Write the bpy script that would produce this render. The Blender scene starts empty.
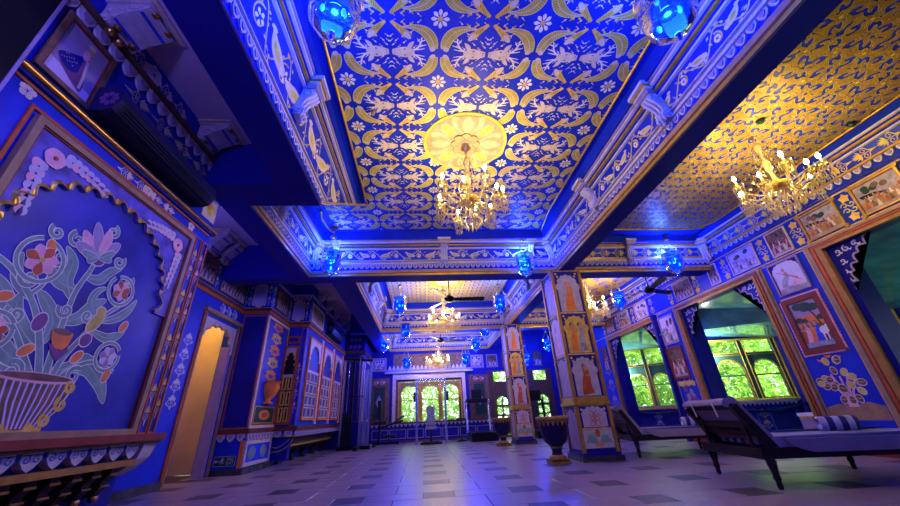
import bpy, math, random
from mathutils import Vector, Matrix
random.seed(7)
R = math.radians
PI = math.pi
SC = bpy.context.scene
COL = SC.collection

# ------------------------------------------------------------------ camera
CAM_H = 0.6
F_PX, PITCH, YAW, ROLL = 344.55, 0.44630, 0.08952, -0.05115
cy, sy = math.cos(YAW), math.sin(YAW)
fw = Vector((sy, cy, 0)); rt = Vector((cy, -sy, 0)); up = Vector((0, 0, 1))
c, s = math.cos(PITCH), math.sin(PITCH)
fw, up = c * fw + s * up, -s * fw + c * up
c, s = math.cos(ROLL), math.sin(ROLL)
rt, up = c * rt + s * up, -s * rt + c * up
cam_d = bpy.data.cameras.new('camera')
cam_d.sensor_width = 36.0
cam_d.lens = F_PX / 900 * 36
cam_d.clip_start = 0.02
cam = bpy.data.objects.new('camera', cam_d)
COL.objects.link(cam)
M = Matrix.Identity(4)
for i, ax in enumerate((rt, up, -fw)):
    for j in range(3):
        M[j][i] = ax[j]
M[0][3], M[1][3], M[2][3] = 0, 0, CAM_H
cam.matrix_world = M
SC.camera = cam
C0 = Vector((0, 0, CAM_H))

# ------------------------------------------------------------------ world, sun, exposure
SC.view_settings.view_transform = 'Standard'
SC.view_settings.look = 'None'
SC.view_settings.gamma = 1.0
SC.view_settings.use_curve_mapping = False
SC.view_settings.exposure = 0.0
SC.cycles.sample_clamp_indirect = 4.0
SC.cycles.max_bounces = 8
SC.cycles.transparent_max_bounces = 16
SC.cycles.caustics_reflective = False
SC.cycles.caustics_refractive = False
W = bpy.data.worlds.new('sky')
SC.world = W
W.use_nodes = True
bg = W.node_tree.nodes['Background']
bg.inputs[0].default_value = (0.80, 0.92, 0.95, 1)
bg.inputs[1].default_value = 3.6
sun_d = bpy.data.lights.new('sun', 'SUN')
sun_d.energy = 14.0
sun_d.angle = R(1)
sun_d.color = (1, 0.95, 0.8)
sun = bpy.data.objects.new('sun', sun_d)
COL.objects.link(sun)
sun.rotation_euler = Vector((0.05, 0.62, -0.78)).to_track_quat('-Z', 'Y').to_euler()

LAMP_W = 46.0        # blue glass lanterns
CHAND_W = 88.0       # chandeliers
BLUE_LIGHT = (0.045, 0.14, 1.0)
WARM_LIGHT = (1.0, 0.73, 0.27)


# ------------------------------------------------------------------ pixel -> place helpers (points on the real planes of the room)
def ray(u, v):
    return rt * ((u - 450) / F_PX) - up * ((v - 253) / F_PX) + fw

def flz(u, v, z=0.0):
    r = ray(u, v); return C0 + r * ((z - CAM_H) / r.z)

def onx(u, v, x):
    r = ray(u, v); return C0 + r * (x / r.x)

def ony(u, v, y):
    r = ray(u, v); return C0 + r * (y / r.y)

# ------------------------------------------------------------------ materials
MATS = {}

def mat(name, col, rough=0.5, metal=0.0, var=0.0, vscale=8.0, bump=0.0, bscale=60.0, emit=None, estr=0.0, coat=0.0):
    m = bpy.data.materials.new(name); m.use_nodes = True
    nt = m.node_tree; b = nt.nodes['Principled BSDF']
    b.inputs['Base Color'].default_value = (*col, 1)
    b.inputs['Roughness'].default_value = rough
    b.inputs['Metallic'].default_value = metal
    b.inputs['Coat Weight'].default_value = coat
    b.inputs['Specular IOR Level'].default_value = 0.16 if not coat else 0.6
    tc = None
    if var > 0 or bump > 0:
        tc = nt.nodes.new('ShaderNodeTexCoord')
    if var > 0:
        n = nt.nodes.new('ShaderNodeTexNoise'); n.inputs['Scale'].default_value = vscale; n.inputs['Detail'].default_value = 5
        nt.links.new(tc.outputs['Object'], n.inputs['Vector'])
        r = nt.nodes.new('ShaderNodeValToRGB')
        r.color_ramp.elements[0].position = 0.3; r.color_ramp.elements[1].position = 0.7
        r.color_ramp.elements[0].color = (*[max(0, x * (1 - var)) for x in col], 1)
        r.color_ramp.elements[1].color = (*[min(1, x * (1 + var)) for x in col], 1)
        nt.links.new(n.outputs['Fac'], r.inputs['Fac']); nt.links.new(r.outputs['Color'], b.inputs['Base Color'])
    if bump > 0:
        n2 = nt.nodes.new('ShaderNodeTexNoise'); n2.inputs['Scale'].default_value = bscale; n2.inputs['Detail'].default_value = 4
        nt.links.new(tc.outputs['Object'], n2.inputs['Vector'])
        bp = nt.nodes.new('ShaderNodeBump'); bp.inputs['Strength'].default_value = bump; bp.inputs['Distance'].default_value = 0.01
        nt.links.new(n2.outputs['Fac'], bp.inputs['Height']); nt.links.new(bp.outputs['Normal'], b.inputs['Normal'])
    if emit:
        b.inputs['Emission Color'].default_value = (*emit, 1); b.inputs['Emission Strength'].default_value = estr
    MATS[name] = m
    return m

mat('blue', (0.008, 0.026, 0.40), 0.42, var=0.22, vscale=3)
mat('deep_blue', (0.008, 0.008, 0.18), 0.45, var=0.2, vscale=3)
mat('beam_blue', (0.010, 0.008, 0.30), 0.5, var=0.1, vscale=2)
mat('mural_blue', (0.028, 0.032, 0.27), 0.35, var=0.55, vscale=2.2)
mat('spandrel_violet', (0.10, 0.08, 0.34), 0.45, var=0.6, vscale=9)
mat('sky_blue', (0.02, 0.06, 0.62), 0.4, var=0.2)
mat('gold', (0.62, 0.36, 0.05), 0.34, metal=0.55, var=0.2, vscale=20)
mat('gold_paint', (0.66, 0.42, 0.06), 0.5, var=0.25, vscale=14)
mat('olive_gold', (0.56, 0.46, 0.07), 0.5, var=0.25, vscale=12)
mat('leaf_gold', (0.30, 0.18, 0.02), 0.42, metal=0.25, var=0.25, vscale=14)
mat('medal_cream', (0.36, 0.27, 0.15), 0.5, var=0.2, vscale=14)
mat('medal_light', (0.46, 0.37, 0.24), 0.5, var=0.2, vscale=14)
mat('panel_white', (0.42, 0.35, 0.38), 0.5, var=0.15, vscale=14)
mat('brass', (0.50, 0.26, 0.07), 0.28, metal=0.9)
mat('cream', (0.62, 0.50, 0.36), 0.5, var=0.15, vscale=14)
mat('white', (0.54, 0.49, 0.55), 0.45, var=0.08, vscale=10)
mat('stucco', (0.50, 0.44, 0.49), 0.5, var=0.14, vscale=12, bump=0.25)
mat('lavender', (0.30, 0.22, 0.34), 0.5, var=0.12, vscale=8)
mat('red', (0.42, 0.085, 0.02), 0.45, var=0.2, vscale=14)
mat('red_dark', (0.20, 0.035, 0.02), 0.45, var=0.2, vscale=10)
mat('orange', (0.72, 0.20, 0.03), 0.5, var=0.15, vscale=12)
mat('pink', (0.72, 0.36, 0.38), 0.5, var=0.15, vscale=12)
mat('green', (0.30, 0.42, 0.33), 0.5, var=0.2, vscale=12)
mat('sage', (0.17, 0.29, 0.22), 0.5, var=0.22, vscale=14)
mat('dark_green', (0.015, 0.05, 0.035), 0.4)
mat('teal_paint', (0.035, 0.12, 0.11), 0.35, var=0.2)
mat('plum', (0.17, 0.06, 0.17), 0.5, var=0.2, vscale=14)
mat('wood', (0.10, 0.05, 0.028), 0.4, var=0.3, vscale=14)
mat('dark_wood', (0.022, 0.013, 0.012), 0.32, var=0.3, vscale=20)
mat('black', (0.006, 0.006, 0.008), 0.35)
mat('black_metal', (0.012, 0.012, 0.016), 0.3, metal=0.5)
mat('steel', (0.42, 0.44, 0.48), 0.25, metal=0.9)
mat('slate', (0.045, 0.04, 0.05), 0.25, var=0.6, vscale=9)
mat('plaster', (0.55, 0.45, 0.62), 0.6, var=0.08, vscale=2)
mat('cloth', (0.27, 0.22, 0.25), 0.85, var=0.06, vscale=20, bump=0.2, bscale=200)
mat('navy_cloth', (0.02, 0.02, 0.14), 0.85, bump=0.2, bscale=200)
mat('tan_wall', (0.72, 0.52, 0.33), 0.6, var=0.1, vscale=3)
mat('brown_paint', (0.16, 0.085, 0.05), 0.5, var=0.4, vscale=16)
mat('grey_paint', (0.30, 0.27, 0.30), 0.5, var=0.35, vscale=18)
mat('skin', (0.50, 0.26, 0.15), 0.5, var=0.15)
mat('teal', (0.12, 0.48, 0.45), 0.16, var=0.35, vscale=4, bump=0.6, bscale=4, coat=0.8)
mat('tank_blue', (0.010, 0.008, 0.055), 0.35, var=0.2)
mat('gold_dark', (0.34, 0.17, 0.035), 0.42, metal=0.2, var=0.2, vscale=12)
def leafy(name, col, tr):
    m = bpy.data.materials.new(name); m.use_nodes = True
    nt = m.node_tree; nt.nodes.clear()
    o = nt.nodes.new('ShaderNodeOutputMaterial'); d = nt.nodes.new('ShaderNodeBsdfDiffuse'); t = nt.nodes.new('ShaderNodeBsdfTranslucent'); mx = nt.nodes.new('ShaderNodeMixShader')
    g = nt.nodes.new('ShaderNodeNewGeometry'); n = nt.nodes.new('ShaderNodeTexNoise'); n.inputs['Scale'].default_value = 2.2
    nt.links.new(g.outputs['Position'], n.inputs['Vector'])
    r = nt.nodes.new('ShaderNodeValToRGB'); r.color_ramp.elements[0].position = 0.35; r.color_ramp.elements[1].position = 0.65
    r.color_ramp.elements[0].color = (*[x * 0.75 for x in col], 1); r.color_ramp.elements[1].color = (*[min(1, x * 1.25) for x in col], 1)
    nt.links.new(n.outputs['Fac'], r.inputs['Fac']); nt.links.new(r.outputs['Color'], d.inputs[0]); nt.links.new(r.outputs['Color'], t.inputs[0])
    mx.inputs[0].default_value = tr; nt.links.new(d.outputs[0], mx.inputs[1]); nt.links.new(t.outputs[0], mx.inputs[2]); nt.links.new(mx.outputs[0], o.inputs[0])
    MATS[name] = m
leafy('leaf_bright', (0.36, 0.60, 0.10), 0.5)
mat('trunk_bark', (0.10, 0.07, 0.04), 0.8, var=0.3)
mat('tan_frame', (0.30, 0.19, 0.09), 0.45, var=0.2, vscale=12)
mat('ledge_tan', (0.46, 0.26, 0.09), 0.45, var=0.15)
mat('ivory', (0.74, 0.68, 0.56), 0.5)
mat('upholstery', (0.012, 0.012, 0.014), 0.5)
mat('exit_green', (0.01, 0.05, 0.04), 0.35)
mat('bulb_warm', (1, 0.9, 0.7), 0.3, emit=(1.0, 0.82, 0.5), estr=14)
mat('bulb_blue', (0.5, 0.8, 1), 0.3, emit=(0.12, 0.46, 1.0), estr=6)

def emission_free_glass(name, col, tfac, rough=0.03, gcol=(1, 1, 1)):
    """thin coloured glass: tinted see-through plus a clear gloss"""
    m = bpy.data.materials.new(name); m.use_nodes = True
    nt = m.node_tree; nt.nodes.clear()
    o = nt.nodes.new('ShaderNodeOutputMaterial')
    t = nt.nodes.new('ShaderNodeBsdfTransparent'); t.inputs[0].default_value = (*col, 1)
    g = nt.nodes.new('ShaderNodeBsdfGlossy'); g.inputs['Color'].default_value = (*gcol, 1); g.inputs['Roughness'].default_value = rough
    tl = nt.nodes.new('ShaderNodeBsdfTranslucent'); tl.inputs[0].default_value = (*col, 1)
    lw = nt.nodes.new('ShaderNodeLayerWeight'); lw.inputs['Blend'].default_value = 0.25
    mx = nt.nodes.new('ShaderNodeMixShader'); mx.inputs[0].default_value = tfac
    nt.links.new(t.outputs[0], mx.inputs[1]); nt.links.new(tl.outputs[0], mx.inputs[2])
    m2 = nt.nodes.new('ShaderNodeMixShader')
    nt.links.new(lw.outputs['Fresnel'], m2.inputs[0]); nt.links.new(mx.outputs[0], m2.inputs[1]); nt.links.new(g.outputs[0], m2.inputs[2])
    nt.links.new(m2.outputs[0], o.inputs[0])
    MATS[name] = m

emission_free_glass('blue_glass', (0.04, 0.20, 1.0), 0.03)
emission_free_glass('white_glass', (0.95, 0.93, 1.0), 0.5)
emission_free_glass('clear_glass', (0.95, 0.98, 0.95), 0.05)
emission_free_glass('crystal', (1.0, 0.88, 0.55), 0.5, 0.06, (1, 0.92, 0.66))

def marble(name, base, vein, rough):
    m = bpy.data.materials.new(name); m.use_nodes = True
    nt = m.node_tree; b = nt.nodes['Principled BSDF']
    g = nt.nodes.new('ShaderNodeNewGeometry')
    n = nt.nodes.new('ShaderNodeTexNoise'); n.inputs['Scale'].default_value = 5.0; n.inputs['Detail'].default_value = 9; n.inputs['Distortion'].default_value = 0.6
    nt.links.new(g.outputs['Position'], n.inputs['Vector'])
    r = nt.nodes.new('ShaderNodeValToRGB')
    r.color_ramp.elements[0].position = 0.32; r.color_ramp.elements[0].color = (*vein, 1)
    r.color_ramp.elements[1].position = 0.62; r.color_ramp.elements[1].color = (*base, 1)
    nt.links.new(n.outputs['Fac'], r.inputs['Fac'])
    oi = nt.nodes.new('ShaderNodeObjectInfo')
    hs = nt.nodes.new('ShaderNodeHueSaturation')
    mr = nt.nodes.new('ShaderNodeMapRange'); mr.inputs[3].default_value = 0.96; mr.inputs[4].default_value = 1.03
    nt.links.new(oi.outputs['Random'], mr.inputs[0]); nt.links.new(mr.outputs[0], hs.inputs['Value'])
    nt.links.new(r.outputs['Color'], hs.inputs['Color']); nt.links.new(hs.outputs['Color'], b.inputs['Base Color'])
    n2 = nt.nodes.new('ShaderNodeTexNoise'); n2.inputs['Scale'].default_value = 9; n2.inputs['Detail'].default_value = 6
    nt.links.new(g.outputs['Position'], n2.inputs['Vector'])
    m2 = nt.nodes.new('ShaderNodeMapRange'); m2.inputs[3].default_value = rough; m2.inputs[4].default_value = rough * 1.05
    nt.links.new(n2.outputs['Fac'], m2.inputs[0]); nt.links.new(m2.outputs[0], b.inputs['Roughness'])
    MATS[name] = m
marble('marble', (0.255, 0.188, 0.195), (0.240, 0.176, 0.184), 0.33)
marble('marble_dark', (0.055, 0.042, 0.05), (0.035, 0.028, 0.034), 0.42)

def wavemat(name, fn_scale, blue, gold, thr, stretch=(1, 1), kind='damask'):
    """painted damask: curling gold leaves on a blue ground"""
    m = bpy.data.materials.new(name); m.use_nodes = True
    nt = m.node_tree; b = nt.nodes['Principled BSDF']; b.inputs['Roughness'].default_value = 0.45
    g = nt.nodes.new('ShaderNodeNewGeometry')
    sp = nt.nodes.new('ShaderNodeSeparateXYZ'); nt.links.new(g.outputs['Position'], sp.inputs[0])
    def mth(op, a, bb=None, cc=None):
        n = nt.nodes.new('ShaderNodeMath'); n.operation = op
        for i, x in enumerate((a, bb, cc)):
            if x is None: continue
            if isinstance(x, (int, float)): n.inputs[i].default_value = x
            else: nt.links.new(x, n.inputs[i])
        return n.outputs[0]
    X = mth('MULTIPLY', sp.outputs[0], fn_scale * stretch[0]); Y = mth('MULTIPLY', sp.outputs[1], fn_scale * stretch[1])
    if kind == 'damask':
        a = mth('MULTIPLY', mth('SINE', X), mth('SINE', Y))
        wx = mth('ADD', mth('MULTIPLY', X, 2.0), mth('MULTIPLY', mth('COSINE', Y), 1.4))
        wy = mth('ADD', mth('MULTIPLY', Y, 2.0), mth('MULTIPLY', mth('SINE', X), 1.4))
        b2 = mth('MULTIPLY', mth('SINE', wx), mth('COSINE', wy))
        w3 = mth('ADD', mth('MULTIPLY', X, 4.0), mth('MULTIPLY', mth('SINE', mth('MULTIPLY', Y, 2.0)), 1.8))
        w4 = mth('ADD', mth('MULTIPLY', Y, 5.0), mth('MULTIPLY', mth('COSINE', mth('MULTIPLY', X, 2.0)), 1.8))
        b3 = mth('MULTIPLY', mth('SINE', w3), mth('SINE', w4))
        f = mth('ADD', mth('ADD', mth('MULTIPLY', a, 0.55), mth('MULTIPLY', b2, 0.75)), mth('MULTIPLY', b3, 0.75))
    else:
        a = mth('MULTIPLY', mth('COSINE', X), mth('COSINE', Y))
        b2 = mth('ABSOLUTE', a)
        ring = mth('SINE', mth('MULTIPLY', b2, 9.0))
        f = mth('ADD', mth('MULTIPLY', ring, 0.8), mth('MULTIPLY', mth('COSINE', mth('MULTIPLY', X, 2)), 0.25))
    n = nt.nodes.new('ShaderNodeTexNoise'); n.inputs['Scale'].default_value = 16; n.inputs['Detail'].default_value = 4
    nt.links.new(g.outputs['Position'], n.inputs['Vector'])
    f = mth('ADD', f, mth('MULTIPLY', mth('SUBTRACT', n.outputs['Fac'], 0.5), 0.45))
    r = nt.nodes.new('ShaderNodeValToRGB'); r.color_ramp.interpolation = 'CONSTANT'
    e = r.color_ramp.elements
    e[0].position = 0; e[0].color = (*blue, 1)
    e[1].position = thr; e[1].color = (*[min(1, x * 1.25) for x in gold], 1)
    x = e.new(thr + 0.035); x.color = (*gold, 1)
    x = e.new(min(0.98, thr + 0.24)); x.color = (*[v * 0.72 for v in gold], 1)
    x = e.new(min(0.99, thr + 0.30)); x.color = (*gold, 1)
    mr = nt.nodes.new('ShaderNodeMapRange'); mr.inputs[1].default_value = -1.6; mr.inputs[2].default_value = 1.6
    nt.links.new(f, mr.inputs[0]); nt.links.new(mr.outputs[0], r.inputs['Fac']); nt.links.new(r.outputs['Color'], b.inputs['Base Color'])
    MATS[name] = m
wavemat('gold_damask', 13.0, (0.02, 0.025, 0.45), (0.62, 0.36, 0.03), 0.36, (1.0, 1.0))
wavemat('fine_damask', 15.0, (0.02, 0.03, 0.55), (0.62, 0.50, 0.12), 0.44, (1, 1.0), 'ring')
wavemat('frieze_damask', 34.0, (0.01, 0.015, 0.40), (0.60, 0.36, 0.05), 0.50)

def stripes(name, c1, c2, freq, axis):
    m = bpy.data.materials.new(name); m.use_nodes = True
    nt = m.node_tree; b = nt.nodes['Principled BSDF']; b.inputs['Roughness'].default_value = 0.9
    tc = nt.nodes.new('ShaderNodeTexCoord'); sp = nt.nodes.new('ShaderNodeSeparateXYZ')
    nt.links.new(tc.outputs['Object'], sp.inputs[0])
    m1 = nt.nodes.new('ShaderNodeMath'); m1.operation = 'MULTIPLY'; m1.inputs[1].default_value = freq
    nt.links.new(sp.outputs[axis], m1.inputs[0])
    m2 = nt.nodes.new('ShaderNodeMath'); m2.operation = 'FRACT'; nt.links.new(m1.outputs[0], m2.inputs[0])
    r = nt.nodes.new('ShaderNodeValToRGB'); r.color_ramp.interpolation = 'CONSTANT'
    r.color_ramp.elements[0].color = (*c1, 1); r.color_ramp.elements[1].position = 0.5; r.color_ramp.elements[1].color = (*c2, 1)
    nt.links.new(m2.outputs[0], r.inputs['Fac']); nt.links.new(r.outputs['Color'], b.inputs['Base Color'])
    MATS[name] = m
stripes('towel_stripe', (0.02, 0.02, 0.15), (0.36, 0.30, 0.38), 9.0, 1)
stripes('bolster_stripe', (0.02, 0.02, 0.12), (0.50, 0.45, 0.54), 8.5, 0)

# ------------------------------------------------------------------ mesh builder
class Pl:
    """a plane in the room: point at (u, v) pushed d along the normal"""
    def __init__(self, o, u, v, n):
        self.o, self.u, self.v, self.n = Vector(o), Vector(u), Vector(v), Vector(n)
    def p(self, a, b, d=0.0):
        return self.o + self.u * a + self.v * b + self.n * d
def PX(x, n):   # plane of constant x, coordinates (y, z)
    return Pl((x, 0, 0), (0, 1, 0), (0, 0, 1), (n, 0, 0))
def PY(y, n=-1):
    return Pl((0, y, 0), (1, 0, 0), (0, 0, 1), (0, n, 0))
def PZ(z, n=-1):
    return Pl((0, 0, z), (1, 0, 0), (0, 1, 0), (0, 0, n))

class MB:
    def __init__(self):
        self.v, self.f, self.m, self.ms, self.sm = [], [], [], [], []
        self.k = 0
    def mi(self, name):
        if name not in self.ms: self.ms.append(name)
        return self.ms.index(name)
    def add(self, vs, fs, m, smooth=False):
        b = len(self.v); k = self.mi(m)
        self.v += [tuple(x) for x in vs]
        for f in fs:
            self.f.append([b + i for i in f]); self.m.append(k); self.sm.append(smooth)
        return self
    def box(self, lo, hi, m):
        x0, y0, z0 = lo; x1, y1, z1 = hi
        vs = [(x0, y0, z0), (x1, y0, z0), (x1, y1, z0), (x0, y1, z0), (x0, y0, z1), (x1, y0, z1), (x1, y1, z1), (x0, y1, z1)]
        return self.add(vs, [(0, 3, 2, 1), (4, 5, 6, 7), (0, 1, 5, 4), (1, 2, 6, 5), (2, 3, 7, 6), (3, 0, 4, 7)], m)
    def bar(self, a, b, w, h, m, upv=(0, 0, 1)):
        a, b = Vector(a), Vector(b); d = (b - a).normalized(); u = Vector(upv)
        if abs(d.dot(u)) > 0.98: u = Vector((1, 0, 0))
        sx = d.cross(u).normalized(); sz = sx.cross(d).normalized()
        vs = []
        for p in (a, b):
            for i, j in ((-1, -1), (1, -1), (1, 1), (-1, 1)):
                vs.append(p + sx * (i * w / 2) + sz * (j * h / 2))
        return self.add(vs, [(0, 1, 2, 3), (7, 6, 5, 4), (0, 4, 5, 1), (1, 5, 6, 2), (2, 6, 7, 3), (3, 7, 4, 0)], m)
    def tube(self, pts, rad, m, n=6, smooth=True):
        pts = [Vector(p) for p in pts]
        rs = rad if isinstance(rad, (list, tuple)) else [rad] * len(pts)
        vs, fs = [], []
        ref = Vector((0.123, 0.321, 0.94)).normalized()
        for i, p in enumerate(pts):
            d = (pts[min(i + 1, len(pts) - 1)] - pts[max(i - 1, 0)]).normalized()
            r0 = ref if abs(d.dot(ref)) < 0.95 else Vector((1, 0, 0))
            a = d.cross(r0).normalized(); b = d.cross(a)
            for k in range(n):
                t = 2 * PI * k / n
                vs.append(p + (a * math.cos(t) + b * math.sin(t)) * rs[i])
        for i in range(len(pts) - 1):
            for k in range(n):
                fs.append((i * n + k, i * n + (k + 1) % n, (i + 1) * n + (k + 1) % n, (i + 1) * n + k))
        self.add(vs, fs, m, smooth)
        L = len(pts) - 1
        return self.add([vs[k] for k in range(n)] + [vs[L * n + k] for k in range(n)], [tuple(range(n))[::-1], tuple(range(n, 2 * n))], m)
    def lathe(self, c, prof, m, n=16, flute=0.0, nf=0, smooth=True):
        c = Vector(c); vs, fs = [], []
        for r, z in prof:
            for k in range(n):
                t = 2 * PI * k / n
                rr = r * (1 + flute * math.cos(nf * t)) if nf else r
                vs.append(c + Vector((rr * math.cos(t), rr * math.sin(t), z)))
        for i in range(len(prof) - 1):
            for k in range(n):
                fs.append((i * n + k, i * n + (k + 1) % n, (i + 1) * n + (k + 1) % n, (i + 1) * n + k))
        return self.add(vs, fs, m, smooth)
    def flat(self, pl, poly, m, d):
        self.k += 1; d += (self.k % 100) * 5e-6
        return self.add([pl.p(a, b, d) for a, b in poly], [tuple(range(len(poly)))], m)
    def rib(self, pl, strip, m, d):
        """strip = (left points, right points) as a row of quads"""
        L, Rr = strip; n = len(L); self.k += 1; d += (self.k % 100) * 5e-6
        return self.add([pl.p(a, b, d) for a, b in L + Rr], [(i, i + 1, n + i + 1, n + i) for i in range(n - 1)], m)
    def raise_(self, pl, poly, m, d0, d1):
        n = len(poly)
        vs = [pl.p(a, b, d0) for a, b in poly] + [pl.p(a, b, d1) for a, b in poly]
        return self.add(vs, [tuple(range(n, 2 * n))] + [(i, (i + 1) % n, n + (i + 1) % n, n + i) for i in range(n)], m)
    def rect(self, pl, u0, v0, u1, v1, m, d0, d1):
        return self.raise_(pl, [(u0, v0), (u1, v0), (u1, v1), (u0, v1)], m, d0, d1)
    def frame(self, pl, u0, v0, u1, v1, w, m, d0, d1):
        for a in ((u0, v0, u1, v0 + w), (u0, v1 - w, u1, v1), (u0, v0 + w, u0 + w, v1 - w), (u1 - w, v0 + w, u1, v1 - w)):
            self.rect(pl, *a, m, d0, d1)
        return self
    def build(self, name, parent=None, smooth=None):
        me = bpy.data.meshes.new(name)
        me.from_pydata(self.v, [], self.f)
        for x in self.ms: me.materials.append(MATS[x])
        me.polygons.foreach_set('material_index', self.m)
        me.polygons.foreach_set('use_smooth', self.sm)
        me.update()
        o = bpy.data.objects.new(name, me)
        COL.objects.link(o)
        if parent is not None: o.parent = parent
        return o

def tag(o, label, cat, group=None, kind=None):
    o['label'] = label
    if cat: o['category'] = cat
    if group: o['group'] = group
    if kind: o['kind'] = kind
    return o
def struct(o, label, cat):
    return tag(o, label, cat, kind='structure')
def empty(name, loc=(0, 0, 0), rz=0.0):
    o = bpy.data.objects.new(name, None); COL.objects.link(o)
    o.location = loc; o.rotation_euler = (0, 0, rz); o.empty_display_size = 0.05
    return o
def dup(src, loc=None, rz=None, parent=None):
    """copy a thing with its parts and sub-parts (shared meshes)"""
    c = src.copy(); COL.objects.link(c)
    if loc is not None: c.location = loc
    if rz is not None: c.rotation_euler = (0, 0, rz)
    if parent is not None: c.parent = parent
    for ch in list(src.children):
        d = ch.copy(); COL.objects.link(d); d.parent = c
        for g in list(ch.children):
            e = g.copy(); COL.objects.link(e); e.parent = d
    return c
def inst(src, parent, loc, rot=(0, 0, 0), scale=(1, 1, 1)):
    o = bpy.data.objects.new(src.name.split('.')[0], src.data if hasattr(src, 'data') else src)
    COL.objects.link(o); o.parent = parent; o.location = loc; o.rotation_euler = rot; o.scale = scale
    return o
def meshinst(name, me, parent, mw):
    o = bpy.data.objects.new(name, me); COL.objects.link(o); o.parent = parent; o.matrix_local = mw
    return o

# ------------------------------------------------------------------ drawing library (2-D outlines, later laid on a wall plane)
def ell(cx, cy_, rx, ry, n=14, rot=0.0):
    cr, sr = math.cos(rot), math.sin(rot); out = []
    for k in range(n):
        t = 2 * PI * k / n; x, y = rx * math.cos(t), ry * math.sin(t)
        out.append((cx + x * cr - y * sr, cy_ + x * sr + y * cr))
    return out
def bez(p0, p1, p2, n=8):
    return [((1 - t) ** 2 * p0[0] + 2 * t * (1 - t) * p1[0] + t * t * p2[0], (1 - t) ** 2 * p0[1] + 2 * t * (1 - t) * p1[1] + t * t * p2[1]) for t in [i / n for i in range(n + 1)]]
def crv(pts, n=6):
    """smooth curve through points"""
    P = [pts[0]] + list(pts) + [pts[-1]]; out = []
    for i in range(1, len(P) - 2):
        a, b, c_, d = P[i - 1], P[i], P[i + 1], P[i + 2]
        for k in range(n):
            t = k / n
            out.append(tuple(0.5 * ((2 * b[j]) + (-a[j] + c_[j]) * t + (2 * a[j] - 5 * b[j] + 4 * c_[j] - d[j]) * t * t + (-a[j] + 3 * b[j] - 3 * c_[j] + d[j]) * t ** 3) for j in (0, 1)))
    out.append(tuple(pts[-1]))
    return out
def ribbon(pts, w):
    """w: width or function of t in 0..1 -> strip"""
    L, Rr = [], []; n = len(pts)
    for i, (x, y) in enumerate(pts):
        a = pts[max(i - 1, 0)]; b = pts[min(i + 1, n - 1)]
        dx, dy = b[0] - a[0], b[1] - a[1]; l = math.hypot(dx, dy) or 1e-9
        ww = (w(i / (n - 1)) if callable(w) else w) / 2
        L.append((x - dy / l * ww, y + dx / l * ww)); Rr.append((x + dy / l * ww, y - dx / l * ww))
    return L, Rr
def leafw(w, peak=0.45):
    return lambda t: w * (math.sin(PI * (t ** (math.log(0.5) / math.log(peak)))) ** 0.8 if 0 < t < 1 else 0) + 0.0008
def spiral(cx, cy_, r, turns=1.3, a0=0.0, sgn=1, n=18, rmin=0.15):
    return [(cx + r * (1 - (1 - rmin) * k / n) * math.cos(a0 + sgn * 2 * PI * turns * k / n), cy_ + r * (1 - (1 - rmin) * k / n) * math.sin(a0 + sgn * 2 * PI * turns * k / n)) for k in range(n + 1)]
def tfp(pts, sx=1, sy=1, rot=0, tx=0, ty=0):
    cr, sr = math.cos(rot), math.sin(rot)
    return [((x * sx) * cr - (y * sy) * sr + tx, (x * sx) * sr + (y * sy) * cr + ty) for x, y in pts]
def tfs(strip, **k):
    return tfp(strip[0], **k), tfp(strip[1], **k)
def outline(strip, grow):
    """the same ribbon a little wider (a drawn edge under the colour)"""
    L, Rr = strip; A, B = [], []
    for (a, b), (c_, d) in zip(L, Rr):
        dx, dy = a - c_, b - d; l = math.hypot(dx, dy) or 1e-9
        A.append((a + dx / l * grow, b + dy / l * grow)); B.append((c_ - dx / l * grow, d - dy / l * grow))
    return A, B
def petals(cx, cy_, r, n, w, r0=0.25, rot=0.0):
    out = []
    for k in range(n):
        t = rot + 2 * PI * k / n
        out.append(ribbon([(cx + math.cos(t) * r * (r0 + (1 - r0) * q / 6), cy_ + math.sin(t) * r * (r0 + (1 - r0) * q / 6)) for q in range(7)], leafw(w, 0.6)))
    return out
def cusp_arch(w, h, spring, n_cusp=7, bulge=0.32):
    """outline of a cusped (multifoil) arch opening from (-w/2, 0) up and over to (w/2, 0); closed along the bottom"""
    base = []
    for k in range(n_cusp + 1):
        t = PI - PI * k / n_cusp
        x = math.cos(t) * w / 2
        yy = math.sin(t)
        base.append((x, spring + (h - spring) * (yy ** 0.85 if yy > 0 else 0)))
    pts = [(-w / 2, 0)]
    for k in range(n_cusp):
        a, b = base[k], base[k + 1]
        mx, my = (a[0] + b[0]) / 2, (a[1] + b[1]) / 2
        dx, dy = b[0] - a[0], b[1] - a[1]; l = math.hypot(dx, dy)
        nx, ny = -dy / l, dx / l
        for q in range(7 if k else 8):
            t = q / 6 if k else q / 7
            bb = 4 * t * (1 - t) * bulge * l
            pts.append((a[0] + dx * t + nx * bb, a[1] + dy * t + ny * bb))
    pts.append((w / 2, 0))
    return pts
def spandrel(mb, pl, arch, cx, cz, x0, x1, ztop, m, d0, d1):
    """fill between a cusped arch and the rectangle above it, as thin vertical slabs (a pierced board)"""
    top = [(cx + x, cz + y) for x, y in arch[1:-1]]
    poly = ([(x0, top[0][1])] if x0 < top[0][0] - 1e-4 else []) + top + ([(x1, top[-1][1])] if x1 > top[-1][0] + 1e-4 else []) + [(max(x1, top[-1][0]), ztop), (min(x0, top[0][0]), ztop)]
    mb.raise_(pl, poly, m, d0, d1)

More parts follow.
